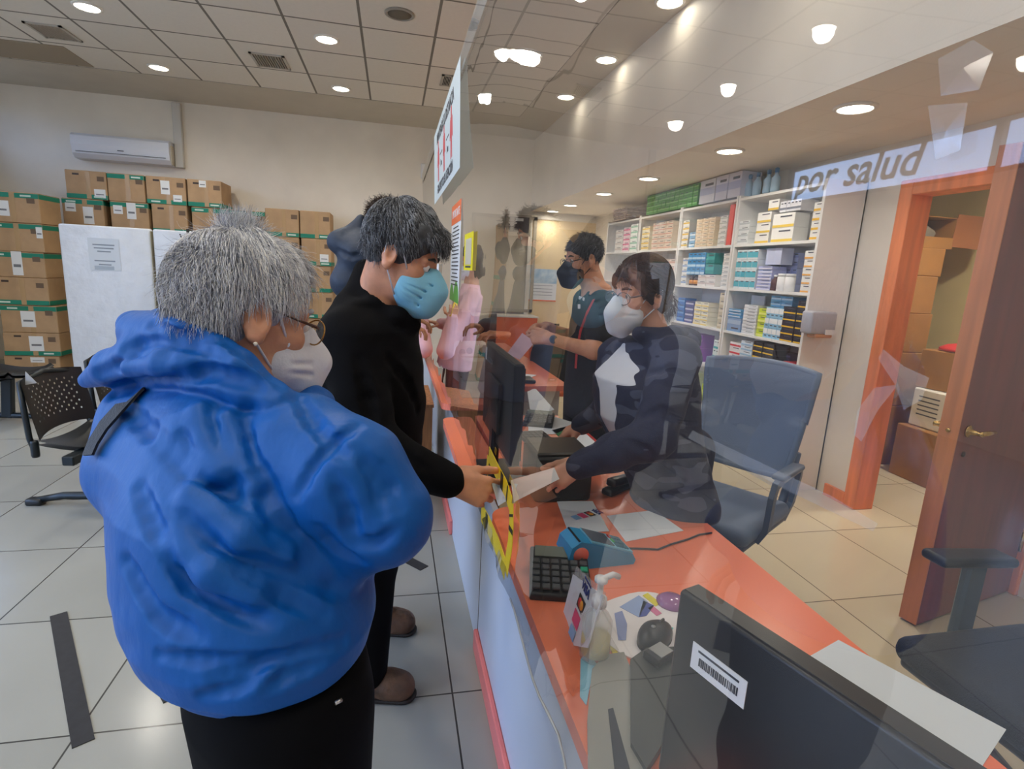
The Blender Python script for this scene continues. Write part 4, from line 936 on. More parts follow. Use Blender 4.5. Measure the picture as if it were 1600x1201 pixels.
# soap dispenser on the end panel of the shelves
t = thing('soap_dispenser', 'grey soap dispenser fixed to the end of the shelves', 'dispenser', (2.80, 3.25, 1.215))
local(MB().box((0, -.05, .01), (.20, .10, .15), None, .015, 2), 'case', mat('dispenser_grey', (176, 178, 190), rough=.35), t)
local(MB().box((.02, -.052, -.075), (.14, .08, .03), None, .008), 'nozzle', mat('dispenser_foot', (206, 150, 110), rough=.4), t)
local(MB().box((.055, -.1015, -.05), (.07, .004, .035)), 'push_bar', m_white, t)
# ================================================================== THINGS ON THE COUNTER
m_mon = mat('monitor_black', (22, 23, 27), rough=.35)
m_mon2 = mat('monitor_rim', (52, 50, 48), rough=.3)
def monitor(label, near, far, z1, h, thick, nbadge=None, sticker=None, standrot=0):
    """flat screen whose back faces the customers; near/far = its two lower corners' plan points"""
    a = Vector((near[0], near[1], 0)); b = Vector((far[0], far[1], 0)); ex = (a - b).normalized()   # from far to near = left to right seen from its back
    w = (a - b).length; c = (a + b) / 2
    M = frame((c.x, c.y, z1 - h / 2), ex, (0, 0, 1))          # local z looks at the customers
    if (M.to_3x3() @ Vector((0, 0, 1))).x > 0: M = frame((c.x, c.y, z1 - h / 2), -ex, (0, 0, 1)); sgn = -1
    else: sgn = 1
    t = thing('monitor', label, 'monitor', (c.x, c.y, ZT))
    MB().box((0, 0, -thick / 2), (w, h, thick), None, .006, 2).xf(M).build('casing', m_mon, t)
    MB().box((0, .0, -thick - .002), (w * .96, h * .92, .006)).xf(M).build('display', mat('display', (12, 14, 20), rough=.12), t)
    MB().box((0, h / 2 + .0006, -thick / 2), (w * .98, .0016, thick * .7)).xf(M).build('rim', m_mon2, t)
    if sticker is None: MB().box((0, -.02, .008), (w * .42, h * .55, .016), None, .006, 2).xf(M).build('rear_cover', m_mon, t)
    zf = ZT - (z1 - h / 2)
    MB().box((0, (zf - .04) / 2, -.0), (.06, -zf - .02, .03), None, .006).xf(M).build('stand_neck', m_mon, t)
    b_ = MB(); b_.box((0, zf + .008, -.03), (min(.26, w * .5), .014, .17), None, .006, 2); b_.xf(M).build('stand_base', m_mon, t)
    return t, M, w, sgn
tA, MA, wA, sA = monitor('black monitor seen from behind beside the plastic sheet', (.375, 1.66), (.375, 2.22), 1.165, .335, .035)
put(tA, MA, text_mb('Lenovo', .045), 'badge', mat('badge_grey', (126, 130, 138), rough=.4), -wA / 2 * sA * 0 - wA * .28, .115, .002)
put(tA, MA, MB().box((0, 0, 0), (.03, .05, .001)), 'sticker', m_sticker, -wA * .44, .125, .001)
tB, MB_, wB, sB = monitor('large black monitor seen from behind at the lower right', (.565, .16), (.405, .645), 1.018, .31, .04, sticker=1)
stx, sty = -.175, .075
put(tB, MB_, MB().box((0, 0, 0), (.088, .040, .0012), None), 'barcode_sticker', m_sticker, stx, sty, .001)
bc = MB(); rr = random.Random(3); x = -.030
while x < .032:
    w_ = rr.choice((.0008, .0014, .002)); bc.box((x, -.003, 0), (w_, .012, .0006)); x += w_ + rr.choice((.0008, .0014))
put(tB, MB_, bc, 'barcode_print', m_ink, stx, sty, .0022)
put(tB, MB_, MB().box((0, 0, 0), (.066, .003, .0006)), 'sticker_print', m_ink, stx, sty + .012, .0022)
# the foot of the large monitor: rounded slab with a slot
# receipt printer near the hand of the woman
t = thing('receipt_printer', 'black receipt printer behind the white paper on the counter', 'printer', (.565, 1.755, ZT))
local(MB().box((0, 0, .08), (.20, .20, .16), None, .014, 3), 'body', mat('printer_black', (26, 26, 28), rough=.4), t)
local(MB().box((0, .0, .165), (.19, .18, .012), None, .005), 'lid', mat('printer_lid', (62, 62, 58), rough=.3), t)
local(MB().box((0, -.101, .10), (.14, .004, .012)), 'paper_slot', mat('slot_black', (6, 6, 6), rough=.6), t)
# keyboard for the hidden screen
def keyboard(label, c, rz, w=.40, d=.14, rows=5, cols=15):
    t = thing('keyboard', label, 'keyboard', (c[0], c[1], ZT), rz)
    local(MB().box((0, 0, .009), (w, d, .016), None, .004), 'tray', m_mon, t)
    for i in range(rows):
        for j in range(cols):
            local(MB().box((-w * .46 + w * .92 * (j + .5) / cols, -d * .42 + d * .84 * (i + .5) / rows, .019), (w * .92 / cols * .84, d * .84 / rows * .84, .007)), 'key', mat('key_black', (40, 41, 44), rough=.5), t)
keyboard('black keyboard beside the red clipboard in front of the woman', (.66, 2.24), R_(96), rows=5, cols=12)
# calculators
def calculator(label, c, rz, zt, green=True):
    t = thing('calculator', label, 'calculator', (c[0], c[1], zt), rz)
    local(MB().box((0, 0, .016), (.15, .20, .022), eul(R_(5), 0, 0), .006, 2), 'body', mat('calc_black', (28, 29, 32), rough=.4), t)
    local(MB().box((0, .068, .036), (.125, .04, .006), eul(R_(12), 0, 0)), 'display', mat('calc_lcd', (120, 128, 118), rough=.2), t)
    for i in range(5):
        for j in range(6):
            g = green and i == 3 and j == 5
            local(MB().box((-.06 + .024 * j, -.082 + .025 * i, .0275 + .0022 * i), (.019, .018, .008), eul(R_(5), 0, 0), .002), 'key', mat('calc_green', (20, 160, 120), rough=.4) if g else mat('calc_key', (74, 78, 82), rough=.4), t)
    return t
calculator('black desk calculator with a green key under the clear plastic', (.415, 1.20), R_(-14), ZT)
calculator('black calculator among papers beyond the dark monitor', (.74, 2.64), R_(-20), ZT, False)
# card terminal
t = thing('card_terminal', 'bright blue card payment terminal on the orange counter', 'payment terminal', (.545, 1.285, ZT), R_(4))
m_pos = mat('terminal_blue', (40, 150, 206), rough=.35); m_posl = mat('terminal_light', (120, 188, 214), rough=.35)
prof = [(-.085, .0), (-.10, .03), (-.092, .062), (-.068, .078), (-.042, .072), (.085, .030), (.095, .012), (.09, 0)]
o = MB(); n = len(prof); hw = .045
o.add([(x, -hw, z) for x, z in prof] + [(x, hw, z) for x, z in prof], [tuple(range(n)), tuple(range(2 * n - 1, n - 1, -1))] + [(i, i + n, (i + 1) % n + n, (i + 1) % n) for i in range(n)])
local(o, 'body', m_pos, t)
sl = math.atan2(-.042, .127)
def onslope(u): return (-.042 + .127 * u, .072 - .042 * u)
x_, z_ = onslope(.5); local(MB().box((x_ + .003, 0, z_ + .002), (.128, .084, .004), eul(0, -sl, 0)), 'faceplate', m_posl, t)
x_, z_ = onslope(.33); local(MB().box((x_, 0, z_ + .0055), (.072, .070, .003), eul(0, -sl, 0)), 'display', mat('pos_screen', (96, 104, 116), rough=.15), t)
for i in range(5):
    for j in range(3):
        x_, z_ = onslope(.68 + .06 * i); local(MB().box((x_, -.024 + .024 * j, z_ + .006), (.0058, .018, .005), eul(0, -sl, 0)), 'key', mat('key_%s' % ('green' if (i == 0 and j == 1) else 'red' if (i == 0 and j == 2) else 'teal'), (60, 180, 90) if (i == 0 and j == 1) else (200, 60, 60) if (i == 0 and j == 2) else (46, 108, 130), rough=.4), t)
local(MB().lathe([(.021, 0), (.021, .002), (.001, .0025)], (-.066, -.0452, .042), 18, eul(R_(90), 0, 0)), 'round_sticker', mat('round_sticker', (236, 116, 96), rough=.4), t)
local(MB().box((-.07, 0, .0775), (.004, .08, .004), eul(0, R_(20), 0)), 'paper_slot', mat('slot_black', (6, 6, 6)), t)
cord = [at(974, 856, z=ZT + .004), at(1010, 857, z=ZT + .004), at(1028, 858, z=ZT + .004), at(1048, 850, z=ZT + .004), at(1075, 842, z=ZT + .004), at(1092, 835, z=ZT + .004), at(1112, 832, z=ZT + .004)]
tag(MB().tube([tuple(p) for p in cord], .0028, 6).build('power_cord', mat('cord_black', (40, 22, 20), rough=.5)), 'thin dark cord from the blue terminal to the counter edge', 'cord')
# sheets and leaflets
def sheet(name, label, pix, z, cat='paper', m=None, th=.0012, lift=None):
    p = [at(*q, z=z) for q in pix]
    mb = MB().slab([tuple(q) for q in p], (0, 0, 1), th)
    return tag(mb.build(name, m or m_paper), label, cat)
sheet('paper_sheet', 'white printed sheet lying on the counter behind the blue terminal', [(948, 806), (1022, 797), (1068, 829), (978, 846)], ZT + .0005)
sheet('paper_sheet', 'long pale sheet on the counter edge behind the large monitor', [(1310, 1000), (1572, 1140), (1532, 1201), (1480, 1190), (1250, 1034)], ZT + .0005, m=mat('pale_sheet', (214, 222, 228), rough=.5))
sheet('paper_sheet', 'loose white papers by the keyboard beyond the dark monitor', [(824, 640), (846, 645), (902, 662), (868, 678), (826, 680)], ZT + .0005)
sheet('paper_sheet', 'upright edge of white papers beside the dark monitor', [(824, 612), (836, 606), (866, 640), (830, 652)], ZT + .001)
sheet('green_folder', 'green folder under the clipboard', [(862, 672), (886, 666), (912, 676), (884, 692)], ZT + .0005, cat='folder', m=mat('green_card', (24, 118, 64), rough=.5))
cbd = sheet('clipboard', 'red clipboard with a white sheet in front of the woman', [(866, 686), (918, 676), (946, 700), (892, 714)], ZT + .002, cat='clipboard', m=mat('red_card', (196, 60, 56), rough=.4), th=.003)
p = [at(*q, z=ZT + .0055) for q in [(868, 686), (916, 678), (936, 696), (890, 708)]]; MB().slab([tuple(q) for q in p], (0, 0, 1), .001).build('clipped_sheet', m_paper, cbd)
# card-logo leaflets
def logos(t, M, s=1.0):
    put(t, M, text_mb('VISA', .026 * s, bold=.0006), 'visa_print', mat('logo_blue', (28, 46, 120), rough=.5), 0, .062 * s)
    put(t, M, MB().box((0, 0, 0), (.045 * s, .004 * s, .0006)), 'blue_line', MATS['logo_blue'], 0, .080 * s)
    put(t, M, MB().box((0, 0, 0), (.044 * s, .030 * s, .0006)), 'black_card_print', mat('logo_black', (28, 22, 22), rough=.5), 0, .026 * s)
    put(t, M, MB().lathe([(.0105 * s, 0), (.0105 * s, .0004)], n=18), 'red_disc', mat('logo_red', (216, 40, 36), rough=.5), -.007 * s, .026 * s, .0018)
    put(t, M, MB().lathe([(.0105 * s, 0), (.0105 * s, .0004)], n=18), 'orange_disc', mat('logo_orange', (244, 158, 40), rough=.5), .007 * s, .026 * s, .0022)
    put(t, M, MB().box((0, 0, 0), (.042 * s, .030 * s, .0006)), 'pink_card_print', mat('logo_pink', (222, 70, 120), rough=.5), 0, -.012 * s)
    put(t, M, MB().box((0, 0, 0), (.036 * s, .030 * s, .0006)), 'blue_card_print', mat('logo_sky', (130, 180, 224), rough=.5), 0, -.048 * s)
q = [Vector(at(*p_, z=ZT + .002)) for p_ in [(870, 783), (926, 783), (952, 830), (888, 832)]]
t = thing('card_leaflet', 'leaflet with payment card logos lying behind the blue terminal', 'leaflet', (q[0] + q[2]) / 2)
MB().slab([tuple(v) for v in q], (0, 0, 1), .001).build('sheet', m_paper, t)
ey_ = (q[0] + q[1] - q[2] - q[3]); M = frame((q[0] + q[1] + q[2] + q[3]) / 4 + Vector((.012, .0, .0012)), Vector((ey_.y, -ey_.x, 0)), ey_); logos(t, M @ Matrix.Rotation(R_(-60), 4, 'Z'), .78)
q = [Vector(at(895, 897, x=.402)), Vector(at(942, 930, x=.402)), Vector(at(918, 1012, x=.372)), Vector(at(868, 1003, x=.372))]
cq = sum(q, Vector()) / 4
t = thing('card_display', 'standing clear display with payment card logos behind the plastic sheet', 'display stand', (cq.x, cq.y, ZT))
nrm = (q[1] - q[0]).cross(q[3] - q[0]).normalized(); nrm = nrm if nrm.x < 0 else -nrm
MB().slab([tuple(v) for v in q], -nrm, .002).build('leaflet', mat('leaflet_grey', (214, 216, 222), rough=.45), t)
qz = Vector((0, 0, 1)); ctr_ = cq + nrm * .0006
M = frame(ctr_, -nrm.cross(Vector((0, 0, 1))) * -1 if False else Vector((0, 0, 1)).cross(nrm), (q[0] + q[1] - q[2] - q[3])); logos(t, M, .95)
MB().slab([tuple(v - nrm * .003) for v in (q[0] + (q[0] - q[3]) * .12, q[1] + (q[1] - q[2]) * .05, q[2] - Vector((0, 0, .03)), q[3] - Vector((0, 0, .02)))], -nrm, .002).build('clear_holder', mat('acrylic', (236, 240, 244), rough=.05, alpha=.18), t)
MB().box((cq.x + .035, cq.y, ZT + .004), (.07, .12, .006)).build('holder_foot', MATS['acrylic'], t)
# sanitiser bottle with white pump
q = at(932, 985, z=ZT + .06)
t = thing('sanitiser_bottle', 'clear pump bottle of gel beside the standing card display', 'bottle', (q[0], q[1], ZT))
local(MB().lathe([(.026, 0), (.030, .004), (.030, .085), (.022, .10), (.012, .108), (.012, .116)], n=20), 'bottle_body', mat('clear_bottle', (226, 230, 226), rough=.08, alpha=.32), t)
local(MB().lathe([(.0285, .014), (.0285, .05)], n=20), 'gel_label', mat('gel_yellow', (232, 214, 130), rough=.4, alpha=.8), t)
local(MB().lathe([(.015, .116), (.015, .134), (.006, .138), (.006, .165), (.013, .168), (.013, .176), (.001, .178)], n=16), 'pump', m_white, t)
local(MB().tube([(0, 0, .172), (.03, .012, .174), (.045, .018, .164)], .006, 8), 'spout', m_white, t)
# mouse pad with a bright print, mouse and its dongle
def outline(c, rx, ry, rot, n=28, p=3.0):
    o = []
    for k in range(n):
        a = 2 * pi * k / n; x = rx * abs(math.cos(a)) ** (2 / p) * (1 if math.cos(a) > 0 else -1); y = ry * abs(math.sin(a)) ** (2 / p) * (1 if math.sin(a) > 0 else -1)
        o.append((c[0] + x * math.cos(rot) - y * math.sin(rot), c[1] + x * math.sin(rot) + y * math.cos(rot)))
    return o
pc = at(1010, 975, z=ZT); rot = R_(20)
t = thing('mouse_pad', 'white mouse pad with a coloured print and purple wrist gel', 'mouse pad', (pc[0], pc[1], ZT))
o = MB(); rounded_slab(o, outline((pc[0], pc[1]), .125, .105, rot), ZT + .0005, ZT + .004); o.build('pad', mat('pad_white', (232, 228, 230), rough=.5), t)
def ppat(pix, name, c):
    p = [at(*q_, z=ZT + .0045) for q_ in pix]; MB().slab([tuple(v) for v in p], (0, 0, 1), .0006).build(name, mat('pad_' + name, c, rough=.5), t)
ppat([(968, 948), (998, 930), (1012, 940), (998, 964)], 'sky_print', (150, 172, 216)); ppat([(998, 964), (1005, 938), (1022, 946), (1010, 962)], 'blue_print', (70, 84, 160)); ppat([(1004, 930), (1012, 926), (1032, 942), (1024, 947)], 'yellow_print', (226, 212, 50)); ppat([(1012, 950), (1020, 946), (1034, 958), (1026, 962)], 'rose_print', (206, 110, 150)); ppat([(960, 958), (972, 954), (980, 975), (978, 1000), (966, 1000)], 'slate_print', (132, 146, 196))
g = at(1050, 938, z=ZT + .01); MB().lathe([(.036, 0), (.036, .006), (.025, .014), (.001, .017)], (g[0], g[1], ZT + .004), 24).build('wrist_gel', mat('gel_purple', (150, 98, 150), rough=.15, coat=.5), t)
q = at(1024, 988, z=ZT + .02)
t = thing('computer_mouse', 'black cordless mouse on the printed mouse pad', 'mouse', (q[0], q[1], ZT + .0045), R_(35))
o = MB(); n = 14
def mp_(u, v):
    a = 2 * pi * u; r = math.sin(v * pi / 2); x = .054 * math.cos(a) * r; y = .032 * math.sin(a) * r * (1 - .15 * math.cos(a) ** 2)
    return (x, y, .006 + .030 * math.cos(v * pi / 2) ** .7 * (1 - .25 * max(0, x / .054)))
o.grid(mp_, 28, 10); o.add([(.054 * math.cos(2 * pi * k / 28), .032 * math.sin(2 * pi * k / 28) * (1 - .15 * math.cos(2 * pi * k / 28) ** 2), 0) for k in range(28)], [tuple(range(27, -1, -1))]); local(o, 'shell', mat('mouse_black', (22, 22, 24), rough=.35), t)
local(MB().box((.026, 0, .031), (.016, .006, .008), None, .002), 'scroll_wheel', mat('wheel_grey', (60, 60, 62), rough=.5), t)
local(MB().lathe([(.005, 0), (.005, .001)], (-.012, 0, .0355), 16), 'logo', mat('mouse_logo', (150, 152, 154), rough=.3), t)
local(MB().box((.045, -.016, .012), (.004, .003, .003)), 'indicator', mat('mouse_led', (40, 200, 190), rough=.3), t)
q = at(1030, 1022, z=ZT + .03)
t = thing('cable_plug', 'dark cable plug with a grey square label beside the mouse', 'plug', (q[0], q[1], ZT + .022), R_(25))
local(MB().box((0, 0, .008), (.055, .04, .016), None, .003), 'plug', m_mon, t); local(MB().box((.004, 0, .0165), (.036, .032, .002)), 'grey_label', mat('plug_label', (150, 152, 150), rough=.4), t)
# charcoal document rest between mouse pad and monitor
pz_ = [at(*p_, z=ZT + .02) for p_ in [(985, 1030), (1010, 1012), (1062, 1010), (1062, 1120), (1010, 1201), (986, 1160)]]
o = MB(); rounded_slab(o, [(p_[0], p_[1]) for p_ in pz_], ZT + .006, ZT + .021); tag(o.build('charcoal_pad', mat('charcoal', (54, 58, 56), rough=.5)), 'charcoal grey pad in front of the large monitor', 'pad')
pz_ = [at(*p_, z=ZT + .012) for p_ in [(925, 1045), (945, 1022), (975, 1018), (984, 1040), (1000, 1150), (1010, 1215), (920, 1215), (918, 1120)]]
o = MB(); rounded_slab(o, [(p_[0], p_[1]) for p_ in pz_], ZT, ZT + .012); t = tag(o.build('plastic_tray', mat('tray_grey', (150, 150, 142), rough=.35)), 'grey plastic tray with a dark slot at the bottom edge', 'tray')
p = [at(*q_, z=ZT + .0128) for q_ in [(950, 1108), (958, 1106), (984, 1201), (960, 1201)]]; MB().slab([tuple(v) for v in p], (0, 0, 1), .0008).build('slot', mat('slot_navy', (20, 28, 46), rough=.5), t)
sheet('blue_note', 'pale blue handwritten note under the plastic sheet', [(907, 1030), (918, 1018), (934, 1040), (924, 1062), (916, 1102), (906, 1088)], ZT + .001, cat='note', m=mat('note_blue', (150, 206, 228), rough=.5))
sheet('yellow_ruler', 'thin yellow strip lying between bottle and mouse pad', [(940, 985), (948, 985), (975, 1040), (968, 1044)], ZT + .002, cat='strip', m=mat('ruler_yellow', (222, 206, 40), rough=.4))
q = at(984, 757, z=ZT + .02)
t = thing('stapler', 'black stapler like device on the counter beside the dark jacket', 'stapler', (.80, 1.74, ZT), R_(35))
local(MB().box((0, 0, .012), (.16, .045, .024), None, .008, 2), 'base', m_mon, t); local(MB().box((.01, 0, .036), (.14, .04, .03), eul(0, R_(6), 0), .010, 2), 'arm', mat('stapler_black', (34, 26, 28), rough=.3), t)
# --- far counter things
t = thing('patterned_bag', 'white bag with a blue flower print on the far counter', 'bag', (.52, 3.62, .72), R_(8))
local(MB().box((0, 0, .13), (.22, .16, .26), None, .02, 2), 'bag', m_white, t)
rr = random.Random(5)
for k in range(16): local(MB().lathe([(.022, 0), (.022, .0012), (.012, .0013)], (rr.uniform(-.09, .09), -.0812, rr.uniform(.03, .23)), 10, eul(R_(90), 0, 0)), 'flower_print', mat('flower_%d' % (k % 2), ((40, 70, 120), (60, 140, 150))[k % 2], rough=.5), t)
plain_box((.50, 4.55, .72), (.22, .36, .40), 0, 'purple grey case standing on the far counter', m=mat('purple_grey', (116, 112, 140), rough=.5), name='case', cat='case')
plain_box((.58, 3.20, .72), (.05, .30, .28), R_(4), 'blue folder box at the near end of the far counter', m=mat('folder_blue', (44, 104, 160), rough=.45), name='folder_box', cat='folder')
plain_box((.47, 3.22, .72), (.14, .26, .10), R_(-3), 'pale carton with a teal foot on the far counter', m=mat('pale_carton', (206, 206, 204), rough=.5), name='small_carton')
plain_box((.47, 3.22, .822), (.14, .26, .12), R_(2), 'pale carton stacked on another on the far counter', m=mat('pale_carton2', (196, 190, 184), rough=.5), name='small_carton')
t = thing('monitor', 'small dark monitor far back on the orange desk', 'monitor', (.72, 4.3, .72), R_(60))
local(MB().box((0, 0, .25), (.44, .03, .28), None, .006), 'casing', m_mon, t); local(MB().box((0, .02, .06), (.05, .03, .12)), 'stand_neck', m_mon, t); local(MB().box((0, .0, .006), (.2, .15, .012)), 'stand_base', m_mon, t); local(MB().box((0, -.0155, .25), (.41, .002, .25)), 'display', MATS['display'], t)
sheet('paper_sheet', 'small white paper on the orange desk before the colleague', [(812, 588), (820, 584), (838, 586), (826, 591)], .7205)
t = thing('black_tray', 'black tray edge on the orange desk beyond the monitor', 'tray', (.80, 3.60, .72)); local(MB().box((0, 0, .012), (.30, .16, .024), None, .006), 'tray', m_mon, t)

# ================================================================== PEOPLE: smooth solids from distance fields
def _v(a): return np.asarray(a, dtype=np.float64)
class Solid:
    """union / cut of soft primitives, meshed as one closed continuous surface"""
    def __init__(s): s.ops = []; s.o = np.zeros(3); s.R = np.eye(3); s.k = 1.0; s.post = None
    def frame(s, o=(0, 0, 0), R=None, k=1.0): s.o = _v(o); s.R = np.eye(3) if R is None else _v(R); s.k = k; return s
    def W(s, p): return s.o + s.R @ (_v(p) * s.k)
    def cap(s, a, b, ra, rb=None, k=.015, cut=False):
        a = s.W(a); b = s.W(b); rb = ra if rb is None else rb; ra = ra * s.k; rb = rb * s.k; ab = b - a; l2 = max(ab @ ab, 1e-12)
        def f(P):
            h = np.clip(((P - a) @ ab) / l2, 0, 1); return np.linalg.norm(P - a - h[:, None] * ab, axis=1) - (ra + (rb - ra) * h)
        s.ops.append((cut, f, k, (a + b) / 2, math.sqrt(l2) / 2 + max(ra, rb))); return s
    def chain(s, pts, rr, k=.015, cut=False):
        for i in range(len(pts) - 1): s.cap(pts[i], pts[i + 1], rr[i] if hasattr(rr, '__len__') else rr, rr[i + 1] if hasattr(rr, '__len__') else rr, k, cut)
        return s
    def ell(s, c, r, k=.015, M=None, cut=False):
        c = s.W(c); r = _v(r) * s.k; A = s.R @ (np.eye(3) if M is None else _v(M))
        def f(P):
            q = (P - c) @ A; k0 = np.linalg.norm(q / r, axis=1); k1 = np.linalg.norm(q / (r * r), axis=1)
            return k0 * (k0 - 1) / np.maximum(k1, 1e-9)
        s.ops.append((cut, f, k, c, max(r))); return s
    def box(s, c, h, rnd=.01, k=.01, M=None, cut=False):
        c = s.W(c); h = _v(h) * s.k; A = s.R @ (np.eye(3) if M is None else _v(M))
        def f(P):
            q = np.abs((P - c) @ A) - (h - rnd); return np.linalg.norm(np.maximum(q, 0), axis=1) + np.minimum(q.max(1), 0) - rnd
        s.ops.append((cut, f, k, c, np.linalg.norm(h))); return s
    def loft(s, rows, ang, k=.02, cut=False, pw=2.0):
        """upright body of stacked ovals: rows (z, cx, cy, a, b); a lies along direction ang"""
        rows = sorted(rows); Z = _v([r[0] for r in rows]); D = _v([r[1:] for r in rows]); ca, sa = math.cos(ang), math.sin(ang)
        def f(P):
            z = P[:, 2]; zc = np.clip(z, Z[0], Z[-1]); cx, cy, a, b = (np.interp(zc, Z, D[:, i]) for i in range(4))
            dx, dy = P[:, 0] - cx, P[:, 1] - cy; u = dx * ca + dy * sa; v = -dx * sa + dy * ca
            k0 = ((np.abs(u) / a) ** pw + (np.abs(v) / b) ** pw) ** (1 / pw); d = (k0 - 1) * np.minimum(a, b)
            e = np.abs(z - zc); return np.where(e > 0, np.sqrt(np.maximum(d + .02, 0) ** 2 + e * e) - .02, d)
        c = _v([D[:, 0].mean(), D[:, 1].mean(), (Z[0] + Z[-1]) / 2]); rad = math.hypot((Z[-1] - Z[0]) / 2, D[:, 2:].max()) + np.abs(D[:, :2] - c[:2]).max() + .03
        s.ops.append((cut, f, k, c, rad)); return s
    def plane_cut(s, p, n, k=.006):
        p = _v(p); n = _v(n) / np.linalg.norm(n)
        s.ops.append((True, lambda P: (P - p) @ n, k, p, 9.0)); return s
    def eval(s, P, mg=.07):
        d = np.full(len(P), 9.0)
        for cut, f, k, c, r in s.ops:
            m = ((P - c) ** 2).sum(1) < (r + mg) ** 2
            if not m.any(): continue
            e = f(P[m]); q = d[m]
            if cut: e = -e; h = np.maximum(k - np.abs(q - e), 0) / k; d[m] = np.maximum(q, e) + h * h * k * .25
            else: h = np.maximum(k - np.abs(q - e), 0) / k; d[m] = np.minimum(q, e) - h * h * k * .25
        if s.post is not None: m = d < .05; d[m] += s.post(P[m])
        return d
    def trace(s, pix):
        """points of the surface met by the lines of sight through photo points"""
        o = np.array([0, 0, CAM_H]); out = []
        D = np.array([RW @ _rc(*p) for p in pix]); t = np.full(len(pix), .25)
        for _ in range(160):
            d = s.eval(o + D * t[:, None], .3); t = t + np.clip(d, -.02, .03) * .8
        return [o + D[i] * t[i] for i in range(len(pix))]
    def crease(s, pix, r=.012, depth=.010, k=.016):
        dense = []
        for a, b in zip(pix[:-1], pix[1:]):
            n = max(2, int(math.hypot(b[0] - a[0], b[1] - a[1]) / 22))
            dense += [(a[0] + (b[0] - a[0]) * i / n, a[1] + (b[1] - a[1]) * i / n) for i in range(n)]
        dense.append(pix[-1]); P = s.trace(dense); n = len(P); Q = []
        for i, p in enumerate(P):
            v = p - np.array([0, 0, CAM_H]); v /= np.linalg.norm(v)
            tp = min(1, 3.0 * min(i, n - 1 - i) / max(1, n - 1) + .15)
            Q.append((p - v * (r - depth * tp)))
        fr = (s.o, s.R, s.k); s.frame()
        for a, b in zip(Q[:-1], Q[1:]):
            if np.linalg.norm(a - b) < .12: s.cap(a, b, r, r, k, cut=True)
        s.o, s.R, s.k = fr
    def ridge(s, pix, r=.012, out=.004, k=.02):
        P = s.trace(pix); fr = (s.o, s.R, s.k); s.frame()
        for a, b in zip(P[:-1], P[1:]):
            v = a - np.array([0, 0, CAM_H]); v /= np.linalg.norm(v)
            if np.linalg.norm(a - b) < .15: s.cap(a + v * (r - out), b + v * (r - out), r, r, k)
        s.o, s.R, s.k = fr
    def mesh(s, h):
        us = [(c, r) for cut, f, k, c, r in s.ops if not cut]
        lo = np.min([c - r for c, r in us], 0) - 4 * h; hi = np.max([c + r for c, r in us], 0) + 4 * h
        m = np.ceil((hi - lo) / (4 * h)).astype(int); g = [lo[i] + 4 * h * np.arange(m[i] + 1) for i in range(3)]
        G = np.stack(np.meshgrid(*g, indexing='ij'), -1).reshape(-1, 3); C = s.eval(G).reshape(m + 1)
        near = np.abs(C) < 4 * h * 2.0; cell = np.zeros(m, bool)
        sg = C < 0; mixc = np.zeros(m, bool); first = sg[:-1, :-1, :-1]
        for a in (0, 1):
            for b in (0, 1):
                for c in (0, 1):
                    sl = (slice(a, m[0] + a), slice(b, m[1] + b), slice(c, m[2] + c)); cell |= near[sl]; mixc |= sg[sl] != first
        cell |= mixc
        n = 4 * m + 1; F = np.full(n, 1.0, np.float32)
        ins = np.repeat(np.repeat(np.repeat(sg, 4, 0), 4, 1), 4, 2)[:n[0], :n[1], :n[2]]; F[ins] = -1.0; del ins
        act = np.zeros(n, bool)
        ci = np.argwhere(cell)
        off = np.stack(np.meshgrid(range(5), range(5), range(5), indexing='ij'), -1).reshape(-1, 3)
        for o in off: act[ci[:, 0] * 4 + o[0], ci[:, 1] * 4 + o[1], ci[:, 2] * 4 + o[2]] = True
        ai = np.argwhere(act)
        for q in range(0, len(ai), 400000):
            b = ai[q:q + 400000]; F[b[:, 0], b[:, 1], b[:, 2]] = s.eval(lo + b * h)
        I = F < 0
        cnt = np.zeros(n - 1, np.uint8)
        for a in (0, 1):
            for b in (0, 1):
                for c in (0, 1): cnt += I[a:n[0] - 1 + a, b:n[1] - 1 + b, c:n[2] - 1 + c]
        cc = np.argwhere((cnt > 0) & (cnt < 8)); idx = np.full(n - 1, -1, np.int64); idx[cc[:, 0], cc[:, 1], cc[:, 2]] = np.arange(len(cc))
        cor = np.array([[a, b, c] for a in (0, 1) for b in (0, 1) for c in (0, 1)])
        val = np.stack([F[cc[:, 0] + a, cc[:, 1] + b, cc[:, 2] + c] for a, b, c in cor], 1).astype(np.float64)
        pos = np.zeros((len(cc), 3)); w = np.zeros(len(cc))
        for i in range(8):
            for j in range(i + 1, 8):
                if np.abs(cor[i] - cor[j]).sum() != 1: continue
                mk = (val[:, i] < 0) != (val[:, j] < 0); t = val[mk, i] / (val[mk, i] - val[mk, j])
                pos[mk] += cor[i] + t[:, None] * (cor[j] - cor[i]); w[mk] += 1
        V = lo + (cc + pos / w[:, None]) * h; faces = []
        for ax in range(3):
            u, v = [(1, 2), (2, 0), (0, 1)][ax]
            sl0 = [slice(1, n[i] - 1) for i in range(3)]; sl0[ax] = slice(0, n[ax] - 1); sl1 = list(sl0); sl1[ax] = slice(1, n[ax])
            A, B = I[tuple(sl0)], I[tuple(sl1)]; e = np.argwhere(A != B)
            if not len(e): continue
            flip = A[e[:, 0], e[:, 1], e[:, 2]]
            base = e.copy()
            for i in range(3):
                if i != ax: base[:, i] += 1
            def at_(du, dv): q = base.copy(); q[:, u] -= du; q[:, v] -= dv; return idx[q[:, 0], q[:, 1], q[:, 2]]
            Q = np.stack([at_(1, 1), at_(0, 1), at_(0, 0), at_(1, 0)], 1); Q[~flip] = Q[~flip][:, ::-1]; faces.append(Q)
